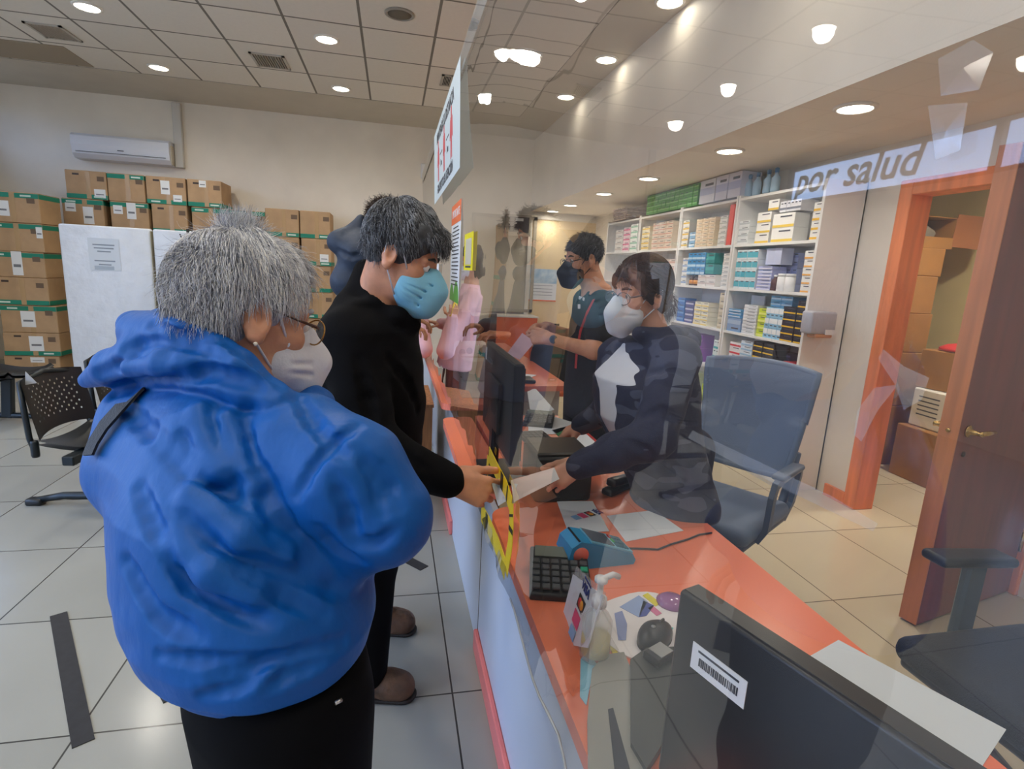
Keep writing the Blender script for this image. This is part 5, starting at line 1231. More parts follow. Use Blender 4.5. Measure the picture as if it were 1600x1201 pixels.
        Fc = np.concatenate(faces); Fc = Fc[(Fc >= 0).all(1)]
        return V, Fc
    def build(s, name, mats, h, parent, label=None, smooth=1):
        V, Fc = s.mesh(h)
        me = bpy.data.meshes.new(name); me.vertices.add(len(V)); me.vertices.foreach_set('co', V.ravel())
        me.loops.add(len(Fc) * 4); me.loops.foreach_set('vertex_index', Fc.ravel().astype(np.int32))
        me.polygons.add(len(Fc)); me.polygons.foreach_set('loop_start', np.arange(len(Fc), dtype=np.int32) * 4); me.polygons.foreach_set('loop_total', np.full(len(Fc), 4, np.int32))
        me.update(calc_edges=True); me.validate()
        me.polygons.foreach_set('use_smooth', np.ones(len(me.polygons), bool))
        for m in (mats if isinstance(mats, (list, tuple)) else [mats]): me.materials.append(m)
        return link(name, me, parent, label)
def A(px, py, d): return at(px, py, d=d)
def face_frame(az, pitch, roll=0):
    """columns: forward, left, up"""
    f = _v([math.cos(az) * math.cos(pitch), math.sin(az) * math.cos(pitch), math.sin(pitch)]); l = _v([-math.sin(az), math.cos(az), 0]); u = np.cross(f, l)
    c, s_ = math.cos(roll), math.sin(roll); return np.stack([f, l * c + u * s_, u * c - l * s_], 1)
def head_prims(S, o, R, k=1.0, neck_to=None, nr=.05, ears=True):
    S.frame(o, R, k)
    S.ell((-.012, 0, .035), (.094, .074, .086), .02); S.ell((.03, 0, -.035), (.060, .058, .085), .03); S.ell((.038, 0, -.085), (.043, .043, .034), .025)
    S.cap((.068, -.006, -.100), (.068, .006, -.100), .017, k=.02)
    for s in (-1, 1):
        S.ell((.055, s * .040, -.024), (.026, .022, .022), .02); S.ell((.095, s * .033, .004), (.016, .018, .012), .012, cut=True)
        S.cap((.079, s * .014, .022), (.070, s * .046, .020), .010, .008, .012); S.cap((.0955, s * .012, -.034), (.094, s * .013, -.034), .009, k=.008)
        S.cap((.083, s * .022, .011), (.074, s * .046, .008), .0055, .004, .005)
        if ears:
            Me = np.array(eul(0, R_(-12), s * R_(18)))
            S.ell((-.012, s * .077, -.004), (.022, .010, .035), .008, Me); S.ell((-.006, s * .088, -.002), (.011, .008, .018), .006, Me, cut=True); S.cap((-.008, s * .076, -.034), (-.004, s * .076, -.036), .010, k=.008)
    S.chain([(.086, 0, .014), (.100, 0, -.010), (.112, 0, -.030)], [.008, .010, .013], .012)
    S.cap((.084, -.018, -.060), (.084, .018, -.060), .008, k=.01); S.cap((.083, -.015, -.071), (.083, .015, -.071), .008, k=.01)
    S.frame()
    if neck_to is not None:
        a = _v(o) + _v(R) @ (_v((-.025, 0, -.045)) * k); S.cap(a, neck_to, nr, nr * 1.12, .03)
def eyes(parent, o, R, k, iris=(50, 34, 24)):
    for s in (-1, 1):
        b = MB(); b.lathe([(.0004, -.0118), (.006, -.0102), (.0102, -.006), (.0118, 0), (.0102, .006), (.006, .0102), (.0004, .0118)], n=16, rot=eul(0, R_(90), 0), mi=0)
        for i, f in enumerate(b.f):
            if sum(b.v[j][0] for j in f) / len(f) > .0085: b.m[i] = 1
        M = Matrix(((R[0][0], R[0][1], R[0][2], 0), (R[1][0], R[1][1], R[1][2], 0), (R[2][0], R[2][1], R[2][2], 0), (0, 0, 0, 1))) * 1.0
        c = _v(o) + _v(R) @ (_v((.0765, s * .033, .003)) * k)
        b.v = [tuple(c + _v(R) @ (_v(q) * k)) for q in b.v]; b.build('eye', [mat('eye_white', (226, 220, 214), rough=.2), mat('eye_iris', iris, rough=.2)], parent)
def local_mb(b, o, R, k): b.v = [tuple(_v(o) + _v(R) @ (_v(q) * k)) for q in b.v]; return b
def brows(parent, o, R, k, m):
    for s in (-1, 1): local_mb(MB().tube([(.089, s * .014, .026), (.086, s * .030, .031), (.075, s * .048, .026)], [.004, .0048, .002], 8), o, R, k).build('eyebrow', m, parent)
def spectacles(parent, o, R, k, m, m2, r=.024, wide=1.0, zo=-.002, xo=.104):
    root = None
    for s in (-1, 1):
        pts = [(xo - .010 * (abs(s * .034 + r * math.cos(a) * wide) / .06) ** 2, s * .034 + r * wide * math.cos(a) * s, zo + r * .86 * math.sin(a)) for a in np.linspace(0, 2 * pi, 25)]
        o_ = local_mb(MB().tube(pts, .0014, 6, caps=False), o, R, k)
        if root is None: root = o_.build('spectacles', m, parent)
        else: o_.build('rim', m, root)
        l = MB(); l.add([(p[0], p[1], p[2]) for p in pts[:-1]], [tuple(range(24))]); local_mb(l, o, R, k).build('lens', mat('lens', (230, 236, 238), rough=.03, alpha=.12, spec=.6), root)
        local_mb(MB().tube([(xo - .012, s * (.034 + r * wide), zo + .006), (xo - .022, s * .072, zo + .008), (.03, s * .079, .010), (-.012, s * .080, .014), (-.028, s * .079, .0)], [.0026, .003, .0016, .0016, .0016], 6), o, R, k).build('temple', m2, root)
    local_mb(MB().tube([(xo - .001, -.011, zo + .008), (xo + .002, 0, zo + .012), (xo - .001, .011, zo + .008)], .0014, 6), o, R, k).build('bridge', m, root)
def hand(S, wrist, dirv, back, thumb, k=1.0, curl=(.5, .6, .5), curls=None, th=(.55, .75, -.35), spread=.06, thumb_curl=.35):
    """five-fingered hand: dirv wrist->knuckles, back = normal of the back of the hand, thumb = side of the thumb"""
    x = _v(dirv) / np.linalg.norm(dirv); z = _v(back) - x * (x @ _v(back)); z /= np.linalg.norm(z); y = np.cross(z, x)
    ts = 1 if y @ _v(thumb) > 0 else -1
    S.frame(wrist, np.stack([x, y * ts, z], 1), k)
    for yy, xx in ((.028, .082), (.010, .088), (-.010, .085), (-.026, .076)):
        S.cap((0, yy * .55, 0), (xx, yy, .002), .014, .0115, .014)
    S.cap((-.03, 0, 0), (.0, 0, 0), .022, .022, .02); S.ell((.03, .026, -.010), (.030, .016, .015), .014)
    for i, (yy, xx, ln, r) in enumerate(((.030, .086, .95, .0088), (.010, .091, 1.06, .009), (-.010, .088, 1.0, .0086), (-.0275, .078, .78, .0075))):
        cu = curls[i] if curls else curl
        p = _v((xx, yy, .002)); ang = 0; sp = spread * (1.5 - i)
        for j, L in enumerate((.043, .027, .022)):
            ang += cu[j]; d = _v((math.cos(ang), sp * math.cos(ang), -math.sin(ang))); q = p + d * L * ln
            S.cap(p, q, r * (1 - .08 * j), r * (1 - .08 * (j + 1)), .0035 if j else .006); p = q
    p = _v((.022, .030, -.008)); d = _v(th) / np.linalg.norm(th)
    for j, (L, r) in enumerate(((.040, .0125), (.031, .0105), (.026, .0095))):
        q = p + d * L; S.cap(p, q, r, r * .92, .006 if j else .012); p = q
        d = d + _v((thumb_curl, -thumb_curl * .8, -.05)); d /= np.linalg.norm(d)
    S.frame()
def strands(name, parent, roots, dirs, lens, mats, rad=.0007, seg=5, seed=0, grav=.35, curl=.0, surf=None):
    """hair as fine tapered strands; roots (N,3), dirs (N,3) unit"""
    r = np.random.default_rng(seed); N = len(roots); P = roots.copy(); d = dirs.copy(); pts = [P.copy()]
    for i in range(seg):
        d = d + _v([0, 0, -grav / seg]) + r.normal(0, .10 + curl, (N, 3)); d /= np.linalg.norm(d, axis=1)[:, None]
        P = P + d * (lens / seg)[:, None]
        if surf is not None: P = surf(P)
        pts.append(P.copy())
    pts = np.stack(pts, 1)                                    # N, seg+1, 3
    t = np.gradient(pts, axis=1); t /= np.maximum(np.linalg.norm(t, axis=2), 1e-9)[..., None]
    ref = np.where(np.abs(t[..., 2:3]) < .9, _v([0, 0, 1.]), _v([1., 0, 0])); u = np.cross(t, ref); u /= np.maximum(np.linalg.norm(u, axis=2), 1e-9)[..., None]; w = np.cross(t, u)
    tap = np.linspace(1, .25, seg + 1)[None, :, None] * rad
    V = np.stack([pts + (u * math.cos(a) + w * math.sin(a)) * tap for a in (0, 2.094, 4.189)], 2).reshape(-1, 3)
    base = (np.arange(N) * (seg + 1) * 3)[:, None, None] + (np.arange(seg) * 3)[None, :, None]; k = np.arange(3)[None, None, :]; k2 = (k + 1) % 3
    F = np.stack([base + k, base + k2, base + 3 + k2, base + 3 + k], -1).reshape(-1, 4)
    me = bpy.data.meshes.new(name); me.vertices.add(len(V)); me.vertices.foreach_set('co', V.ravel()); me.loops.add(len(F) * 4); me.loops.foreach_set('vertex_index', F.ravel().astype(np.int32))
    me.polygons.add(len(F)); me.polygons.foreach_set('loop_start', np.arange(len(F), dtype=np.int32) * 4); me.polygons.foreach_set('loop_total', np.full(len(F), 4, np.int32))
    mi = np.repeat(r.integers(0, len(mats), N), seg * 3).astype(np.int32); me.update(calc_edges=True)
    me.polygons.foreach_set('material_index', mi); me.polygons.foreach_set('use_smooth', np.ones(len(F), bool))
    for m in mats: me.materials.append(m)
    return link(name, me, parent)
def lie_on(o, R, k, c, r, lift):
    """keeps strand points lying on the oval scalp, a little above it"""
    o, R, c, r = _v(o), _v(R), _v(c), _v(r)
    def f(P):
        L = ((P - o) @ R) / k; q = (L - c) / r; n = np.linalg.norm(q, axis=1)
        low = L[:, 2] < c[2] - .55 * r[2]
        tgt = np.where(low, np.maximum(n, 1.0 + lift * .3), 1.012 + lift * (.5 + .5 * np.sin(L[:, 0] * 90 + L[:, 1] * 70)))
        L = c + q * r / n[:, None] * tgt[:, None]
        return o + (L * k) @ R.T
    return f
def scalp(o, R, k, n, c, r, keep, crown, seed=0, up=.0):
    """roots and flow of the hair on an oval scalp given in the head's own frame"""
    g = np.random.default_rng(seed); q = g.normal(0, 1, (n * 4, 3)); q /= np.linalg.norm(q, axis=1)[:, None]; L = _v(c) + q * _v(r)
    m = np.array([keep(*p) for p in L]); L = L[m][:n]; q = q[m][:n]
    nrm = q / _v(r); nrm /= np.linalg.norm(nrm, axis=1)[:, None]
    d = L - _v(crown); d -= nrm * (d * nrm).sum(1)[:, None]; d /= np.maximum(np.linalg.norm(d, axis=1), 1e-6)[:, None]; d = d + nrm * (.22 + up); d /= np.linalg.norm(d, axis=1)[:, None]
    return _v(o) + (L * k) @ _v(R).T, d @ _v(R).T
def skin(n, c): return mat('skin_' + n, c, rough=.5, var=.05, vs=25, bump=.06, bs=120, sss=.12)
def person(label, loc):
    return thing('person', label, 'person', loc)
def mask_straps(parent, o, R, k, m, y=.058, top=(.052, -.035), bot=(.045, -.085)):
    for s in (-1, 1):
        pts = [(top[0], s * y, top[1]), (.02, s * .074, .01), (-.010, s * .083, .030), (-.028, s * .082, .014), (-.022, s * .080, -.015), (.0, s * .072, -.045), (bot[0], s * (y - .004), bot[1])]
        local_mb(MB().tube(pts, .0022, 6), o, R, k).build('ear_loop', m, parent)

# ------------------------------------------------------------------ the elderly woman in the blue jacket, nearest the camera
az = R_(30)
LO = A(389, 490, .90); LR = face_frame(az, R_(-17), R_(-2)); LK = 1.0
lady = person('elderly person with white hair in a bright blue hooded jacket, back to the camera', (float(LO[0]) + .03, float(LO[1]) - .05, 0))
sk = skin('elder', (206, 150, 120))
S = Solid(); neck = A(375, 610, .90)
head_prims(S, LO, LR, LK, neck, .052)
hipz = .84; hc = A(452, 1150, .88); rv = _v([math.sin(az), -math.cos(az), 0]); fv = _v([math.cos(az), math.sin(az), 0])
hip = _v([hc[0] - .02, hc[1] + .02, .80])
S.loft([(1.22, neck[0], neck[1], .10, .07), (1.10, neck[0] - .01, neck[1], .15, .10), (.95, hip[0] - .03, hip[1], .15, .11), (.80, hip[0], hip[1], .15, .11)], az - pi / 2, .03)
rs, ls = A(500, 722, .82), A(235, 705, 1.0)
rel, rwr = A(592, 808, .79), A(470, 832, .98); lel, lwr = ls + fv * .08 + _v([0, 0, -.26]), ls + fv * .15 + rv * .16 + _v([0, 0, -.27])
S.chain([rs, rel, rwr], [.036, .033, .024], .02); S.chain([ls, lel, lwr], [.045, .036, .026], .02)
hand(S, rwr, rwr - rel, -rv + _v([0, 0, .5]), fv * .2 + _v([0, 0, 1]), .95); hand(S, lwr, fv + rv * .5, _v([0, 0, 1]) - rv * .3, rv, .95)
for s in (-1, 1):
    ft = _v([hip[0], hip[1], 0]) + rv * s * .085
    S.chain([hip + rv * s * .085, _v([ft[0] + .01, ft[1] + .01, .44]), _v([ft[0], ft[1], .08])], [.075, .055, .035], .02)
S.build('body', sk, .0035, lady)
eyes(lady, LO, LR, LK)
# jacket
S = Solid()
rowpx = [(985, 396, .190, .140), (962, 396, .222, .165), (925, 394, .236, .178), (880, 386, .236, .180), (820, 376, .232, .175), (760, 370, .225, .170), (715, 374, .205, .155), (680, 384, .165, .13), (648, 392, .11, .10)]
S.loft([(A(px, py, .88)[2], A(px, py, .88)[0], A(px, py, .88)[1], a, b) for py, px, a, b in rowpx], az - pi / 2, .02)
S.cap(A(470, 708, .84), A(245, 690, 1.0), .085, .080, .03)
S.cap(A(320, 690, .82), A(225, 730, .92), .06, .085, .05); S.cap(A(345, 636, .86), A(215, 648, .93), .045, .055, .04)
S.chain([A(478, 706, .825), A(545, 748, .79), A(598, 806, .785)], [.086, .084, .066], .02)
S.cap(A(598, 808, .79), A(540, 845, .99), .068, .06, .02)
S.chain([A(566, 805, .79), A(532, 872, .80)], [.050, .030], .03); S.chain([A(598, 822, .79), A(552, 884, .80)], [.045, .024], .02)
S.chain([ls, lel, lwr], [.085, .075, .055], .03)
# thrown-back hood and collar
JB = Solid(); JB.ops = list(S.ops)
S.chain([A(222, 520, .90), A(295, 532, .83), A(370, 578, .80), A(430, 622, .80), A(482, 652, .84)], [.036, .040, .030, .022, .016], .014)
S.chain([A(136, 594, .93), A(178, 574, .90), A(232, 560, .87), A(310, 570, .82), A(385, 612, .80)], [.013, .030, .042, .036, .024], .012)
S.chain([A(212, 510, .94), A(262, 512, 1.02), A(350, 535, 1.07), A(450, 585, 1.04)], [.028, .032, .030, .026], .02)
S.chain([A(482, 652, .84), A(496, 630, .95), A(460, 590, 1.04)], [.018, .024, .026], .02)
S.ell(LO + _v([0, 0, -.02]), (.088, .080, .12), .012, M=LR, cut=True)
ph = lambda P: .0008 * np.sin(P[:, 0] * 61 + 3 * np.sin(P[:, 2] * 23)) * np.sin(P[:, 2] * 37 + P[:, 1] * 29)
S.post = ph
for pix, r, dp in (([(322, 744), (350, 760), (380, 766)], .010, .010), ([(280, 681), (332, 723), (371, 758)], .012, .008), ([(196, 639), (245, 688), (315, 748), (402, 793)], .016, .009), ([(329, 639), (343, 695), (371, 747), (420, 782)], .012, .009),
                   ([(381, 660), (392, 712), (420, 765)], .010, .008), ([(469, 621), (490, 660), (518, 695), (546, 712)], .010, .008), ([(560, 662), (525, 690), (490, 730), (462, 775)], .006, .007),
                   ([(291, 801), (336, 846), (385, 868), (455, 896), (540, 924)], .016, .014), ([(252, 864), (298, 910), (350, 941), (420, 976)], .015, .014), ([(350, 885), (420, 920), (508, 960)], .012, .009), ([(403, 825), (438, 850), (470, 860)], .014, .014),
                   ([(400, 740), (425, 790), (455, 836), (490, 880), (522, 916)], .016, .018), ([(245, 1026), (350, 1034), (438, 1029), (540, 1000)], .007, .006), ([(315, 1090), (368, 1076), (396, 1057)], .008, .007), ([(420, 1080), (450, 1055), (500, 1040)], .008, .006), ([(330, 1060), (380, 1048), (420, 1030)], .008, .006),
                   ([(190, 545), (240, 532), (300, 540), (345, 556)], .010, .013), ([(150, 585), (210, 560), (260, 556)], .008, .009), ([(235, 505), (270, 522), (330, 528)], .008, .010), ([(350, 530), (400, 565), (440, 600)], .008, .008), ([(176, 612), (240, 590), (330, 582), (420, 606)], .014, .016),
                   ([(560, 700), (590, 750), (600, 800)], .010, .006), ([(520, 745), (545, 800), (550, 850)], .010, .007), ([(600, 730), (625, 790)], .009, .006), ([(500, 830), (530, 860), (560, 880)], .009, .007), ([(210, 760), (240, 830), (300, 905)], .014, .007), ([(190, 880), (240, 960), (300, 1000)], .014, .007), ([(560, 850), (590, 850), (620, 830)], .008, .006)):
    S.crease(pix, r * .85, dp * 1.15, .011)
for pix, r, ot in (([(262, 690), (322, 738), (352, 742)], .012, .005), ([(300, 775), (380, 838), (440, 860)], .014, .006), ([(280, 850), (330, 895), (400, 925)], .014, .006), ([(355, 655), (372, 720), (400, 760)], .009, .005), ([(310, 640), (322, 690), (345, 735)], .009, .004), ([(430, 800), (465, 850), (500, 890)], .010, .005), ([(180, 500), (240, 492), (320, 500)], .012, .005), ([(205, 575), (250, 570), (300, 572)], .010, .004)):
    S.ridge(pix, r, ot * 1.4)
jk = S.build('jacket', mat('jacket_blue', (2, 84, 164), rough=.5, spec=.3, bump=.6, bs=11, bdist=.014, stretch=(1, 1, .45), detail=3), .0034, lady)
JS = S
S = Solid()
for s in (-1, 1):
    ft = _v([hip[0], hip[1], 0]) + rv * s * .092
    S.chain([hip + rv * s * .085, _v([ft[0] + .01, ft[1] + .01, .44]), _v([ft[0], ft[1], .06])], [.105, .085, .065], .03)
S.loft([(.86, hip[0], hip[1], .18, .125), (.78, hip[0], hip[1], .185, .13), (.68, hip[0], hip[1], .18, .12)], az - pi / 2, .03)
tr = S.build('trousers', mat('trousers_black', (5, 5, 7), rough=.9, spec=.12), .005, lady)
zp = S.trace([(524, 1095), (534, 1090)]); MB().tube([tuple(p + _v([-.0, -.004, 0])) for p in zp], .003, 8).build('zip_pull', mat('zip_steel', (190, 190, 190), rough=.25, metal=.9), tr)
for s in (-1, 1):
    ft = _v([hip[0], hip[1], 0]) + rv * s * .092; S = Solid(); S.ell(ft + fv * .06 + _v([0, 0, .045]), (.135, .048, .045), .01, M=np.stack([fv, -rv, _v([0, 0, 1])], 1)); S.cap(ft + _v([0, 0, .05]), ft + _v([0, 0, .09]), .05, .045, .02); S.plane_cut((0, 0, .002), (0, 0, 1)); S.build('shoe', mat('shoe_black', (22, 20, 20), rough=.5), .005, lady)
# hair: soft cap below many fine strands
def hair_cap(parent, o, R, k, c, r, face_c, face_r, m, low=-.06, extra=None, h=.004, name='hair'):
    S = Solid(); S.frame(o, R, k); S.ell(c, r, .02)
    if extra: extra(S)
    S.ell(face_c, face_r, .012, cut=True)
    S.frame(); S.plane_cut(_v(o) + _v(R) @ (_v((0, 0, low)) * k), _v(R) @ _v((.35, 0, 1.0)), .012)
    rr_ = np.random.default_rng(5).uniform(0, 6, 6)
    S.post = lambda P: .0022 * np.sin(P[:, 0] * 160 + rr_[0] + 2 * np.sin(P[:, 2] * 60)) * np.sin(P[:, 1] * 150 + rr_[1] + 2 * np.sin(P[:, 2] * 70))
    return S.build(name, m, h, parent)
hw = [mat('hair_white', (226, 228, 234), rough=.45), mat('hair_grey', (176, 180, 192), rough=.45), mat('hair_pale', (240, 238, 234), rough=.45), mat('hair_steel', (130, 134, 148), rough=.45), mat('hair_mid', (202, 204, 212), rough=.45)]
def ex(S):
    S.ell((-.055, 0, -.035), (.050, .066, .060), .03); S.cap((-.045, .02, .112), (-.052, .02, .138), .022, .010, .02); S.cap((.03, .025, .100), (.055, .02, .085), .03, .022, .03)
hc_ = hair_cap(lady, LO, LR, LK, (-.018, 0, .036), (.102, .084, .095), (.088, 0, -.055), (.078, .12, .112), mat('hair_under', (150, 154, 164), rough=.6, var=.18, vs=60), low=-.085, extra=ex)
def keep(x, y, z): return not (x > .040 + .35 * max(0, z) and z < .075) and not (x > -.040 and z < .022 and abs(y) > .04) and z > -.06
lc, lr = (-.020, 0, .026), (.106, .088, .104); lie = lie_on(LO, LR, LK, lc, lr, .07)
ro, di = scalp(LO, LR, LK, 7000, lc, lr, keep, (-.05, .01, .12), 3)
strands('hair_strands', hc_, ro, di, np.random.default_rng(1).uniform(.018, .05, len(ro)), hw, .00062, 5, 2, grav=.25, surf=lie)
ro, di = scalp(LO, LR, LK, 1500, lc, lr, keep, (-.05, .01, .12), 31, up=.3)
strands('loose_hair', hc_, ro, di, np.random.default_rng(11).uniform(.02, .04, len(ro)), hw, .0004, 5, 22, grav=.1, curl=.1)
ro, di = scalp(LO, LR, LK, 1000, (-.04, .01, .10), (.032, .036, .036), lambda x, y, z: z > .11, (-.04, .01, .05), 4, up=.9)
strands('raised_tuft', hc_, ro, di, np.random.default_rng(2).uniform(.015, .04, len(ro)), hw, .0005, 5, 6, grav=-.1, curl=.12)
ro, di = scalp(LO, LR, LK, 900, (.0, .015, .06), (.09, .070, .078), lambda x, y, z: x > .02 and z > .09, (-.06, .0, .14), 5)
strands('fringe', hc_, ro, di, np.random.default_rng(3).uniform(.03, .055, len(ro)), hw, .0005, 5, 7, grav=.5, curl=.06)
brows(lady, LO, LR, LK, hw[1])
spectacles(lady, LO, LR, LK, mat('gold_rim', (170, 130, 70), rough=.25, metal=.8), mat('tortoise', (70, 38, 18), rough=.3), .025, 1.1)
m_mask = mat('mask_white', (228, 228, 236), rough=.7, bump=.1, bs=200)
def kn95(parent, o, R, k, m, name='face_mask', sx=1.0, pleats=False):
    S = Solid(); S.frame(o, R, k)
    S.ell((.055, 0, -.066), (.062 * sx, .064, .058), .015); S.chain([(.104, 0, -.012), (.128 * sx, 0, -.052), (.112 * sx, 0, -.100), (.080, 0, -.122)], [.014, .020, .022, .016], .04)
    S.cap((.05, -.056, -.030), (.10, 0, -.008), .008, .010, .012); S.cap((.05, .056, -.030), (.10, 0, -.008), .008, .010, .012)
    S.box((-.02, 0, -.07), (.05, .2, .2), .005, .008, cut=True)
    if pleats:
        for i, z in enumerate((-.035, -.058, -.08)):
            S.chain([(.075, -.075, z - .004), (.135, -.03, z - .012 + .006 * i), (.135, .03, z - .012 + .006 * i), (.075, .075, z - .004)], .004, .006, cut=True)
    else:
        S.chain([(.06, -.068, -.062), (.105, -.042, -.056)], .0028, .006, cut=True); S.chain([(.06, -.068, -.078), (.11, -.038, -.074)], .0028, .006, cut=True)
        S.chain([(.06, .068, -.062), (.105, .042, -.056)], .0028, .006, cut=True)
    S.frame(); f = S.build(name, m, .0028, parent); mask_straps(f, o, R, k, m); return f
kn95(lady, LO, LR, LK, m_mask)
for s in (-1, 1): local_mb(MB().lathe([(.001, -.004), (.004, 0), (.001, .004)], (-.006, s * .083, -.044), 12), LO, LR, LK).build('earring', mat('pearl', (236, 230, 220), rough=.2), lady)
# dark shoulder strap across the back, laid on the jacket
pp = [(352, 590), (325, 586), (298, 586), (272, 592), (246, 604), (220, 622), (194, 644), (172, 668), (156, 694), (148, 720)]
T = JB.trace(pp); ups = []
for p in T:
    e = 1e-3; g = np.array([JB.eval(np.array([p + _v(d) * e]), .3)[0] - JB.eval(np.array([p - _v(d) * e]), .3)[0] for d in ((1, 0, 0), (0, 1, 0), (0, 0, 1))]); ups.append(g / (np.linalg.norm(g) + 1e-9))
for _ in range(2): ups = [(ups[max(i - 1, 0)] + ups[i] + ups[min(i + 1, len(ups) - 1)]) / 3 for i in range(len(ups))]
sm = [(T[max(i - 1, 0)] + T[i] * 2 + T[min(i + 1, len(T) - 1)]) / 4 + ups[i] * .011 for i in range(len(T))]
bs = MB().strip([tuple(p) for p in sm], [tuple(u) for u in ups], .030, .004)
tag(bs.build('shoulder_strap', mat('strap_black', (16, 16, 18), rough=.6, bump=.2, bs=300)), 'black bag strap running over the back of the blue jacket', 'strap')
# ------------------------------------------------------------------ man in black with the blue surgical mask
MO = A(629, 396, 1.56); maz = R_(-14); MR = face_frame(maz, R_(-27), R_(3)); MK = 1.07
man = person('grey haired man in a black jacket and blue surgical mask, leaning to the counter', (.0, 1.85, 0))
sk2 = skin('man', (208, 148, 116)); fm = _v([math.cos(maz), math.sin(maz), 0]); rm = _v([math.sin(maz), -math.cos(maz), 0])
S = Solid(); nk = A(585, 478, 1.64); head_prims(S, MO, MR, MK, nk, .056)
rows = [(1.33, nk[0], nk[1], .10, .08), (1.20, -.06, 1.70, .16, .11), (1.0, -.05, 1.76, .15, .11), (.85, -.05, 1.82, .15, .11)]
S.loft(rows, maz - pi / 2, .03)
sh, el, wr = A(545, 535, 1.52), A(585, 690, 1.44), A(706, 752, 1.47)
sh2 = A(600, 530, 1.86); el2 = A(618, 672, 1.92); wr2 = A(588, 740, 1.92)
S.chain([sh, el, wr], [.045, .038, .028], .02); S.chain([sh2, el2, wr2], [.045, .038, .028], .02)
hd_ = A(782, 778, 1.52) - wr
hand(S, wr + hd_ * .0, hd_, _v([-.15, -.85, .35]), _v([0, 0, 1]), 1.16, curls=[(.55, .55, .35), (.75, .75, .5), (.85, .85, .5), (.95, .9, .5)], th=(.86, .34, -.28), thumb_curl=.06)
hand(S, wr2, _v([-.6, .1, -.3]), _v([.3, .9, 0]), _v([0, 0, 1]), 1.0)
fa, fb = at(600, 990, z=0), at(592, 1090, z=0)
hips = _v([(fa[0] + fb[0]) / 2 - .06, (fa[1] + fb[1]) / 2 + .02, .86])
foot = [_v([.0, fb[1] + .02, 0]) + _v([-.055, .0, 0]), _v([.01, fa[1] + .03, 0]) + _v([-.05, 0, 0])]
for s, ft in zip((-1, 1), foot): S.chain([hips - rm * s * .09, _v([(hips[0] + ft[0]) / 2 + .01, (hips[1] + ft[1]) / 2, .46]), ft + _v([-.02, 0, .08])], [.08, .06, .04], .02)
S.build('body', sk2, .0036, man); eyes(man, MO, MR, MK)
S = Solid()
bx_ = [(1.335, nk[0] - .01, nk[1], .12, .09), (1.27, -.055, 1.69, .19, .125), (1.15, -.06, 1.68, .215, .150), (1.02, -.045, 1.72, .21, .148), (.90, -.04, 1.78, .205, .14), (.80, -.05, 1.83, .20, .14)]
S.loft(bx_, maz - pi / 2, .03)
S.cap(A(548, 530, 1.54), A(592, 520, 1.86), .085, .08, .05)
S.chain([A(548, 535, 1.52), A(580, 690, 1.45), A(640, 728, 1.45), A(700, 750, 1.47)], [.085, .070, .060, .048], .02); S.chain([sh2, el2, wr2], [.08, .065, .05], .02)
S.chain([A(566, 442, 1.64), A(588, 470, 1.57), A(622, 494, 1.55), A(648, 508, 1.62)], [.030, .022, .020, .020], .03); S.chain([A(566, 442, 1.64), A(600, 450, 1.74), A(645, 500, 1.70)], [.030, .028, .022], .03); S.chain([A(560, 470, 1.62), A(540, 520, 1.60)], [.05, .07], .04)
S.cap(A(571, 420, 1.64), A(582, 460, 1.60), .030, .035, .03); S.cap(MO + MR @ _v((-.01, 0, -.02)), MO + MR @ _v((.03, 0, -.16)), .070, .056, .008, cut=True)
S.post = lambda P: .003 * np.sin(P[:, 0] * 38 + 2 * np.sin(P[:, 2] * 21)) * np.sin(P[:, 2] * 29 + P[:, 1] * 23)
for pix, r, dp in (([(610, 560), (640, 600), (655, 640)], .012, .010), ([(560, 560), (575, 620), (585, 670)], .014, .012), ([(628, 705), (650, 722), (670, 735)], .008, .006)): S.crease(pix, r, dp)
S.build('jacket', mat('fleece_black', (9, 9, 12), rough=.95, spec=.15, bump=.2, bs=400), .0048, man)
S = Solid()
for s, ft in zip((-1, 1), foot): S.chain([hips - rm * s * .09, _v([(hips[0] + ft[0]) / 2 + .01, (hips[1] + ft[1]) / 2, .46]), ft + _v([-.02, 0, .10])], [.11, .085, .068], .03)
S.loft([(.90, hips[0], hips[1], .19, .13), (.74, hips[0], hips[1], .19, .13)], maz - pi / 2, .03)
S.build('trousers', MATS['trousers_black'], .006, man)
for s, ft in zip((-1, 1), foot):
    S = Solid(); S.cap(ft + fm * -.05 + _v([0, 0, .05]), ft + fm * .085 + _v([0, 0, .043]), .048, .046, .02); S.cap(ft + fm * .06 + _v([0, 0, .045]), ft + fm * .10 + _v([0, 0, .04]), .05, .044, .02); S.cap(ft + fm * -.03 + _v([0, 0, .06]), ft + fm * -.03 + _v([0, 0, .11]), .048, .05, .03); S.plane_cut((0, 0, .012), (0, 0, 1))
    sh_ = S.build('shoe', mat('shoe_brown', (92, 66, 48), rough=.6, var=.25, vs=20, bump=.3, bs=60), .004, man)
    S = Solid(); S.cap(ft + fm * -.05 + _v([0, 0, .02]), ft + fm * .105 + _v([0, 0, .02]), .051, .047, .02); S.plane_cut((0, 0, .001), (0, 0, 1)); S.plane_cut((0, 0, .016), (0, 0, -1)); S.build('sole', mat('sole_dark', (36, 30, 26), rough=.7), .004, sh_)
def ex2(S): S.ell((.03, 0, .075), (.052, .062, .032), .03); S.ell((-.052, 0, -.020), (.040, .058, .050), .03)
mh = [mat('hair_sg', (112, 116, 122), rough=.45), mat('hair_dk', (46, 46, 50), rough=.45), mat('hair_ash', (148, 152, 158), rough=.45), mat('hair_char', (66, 68, 74), rough=.45)]
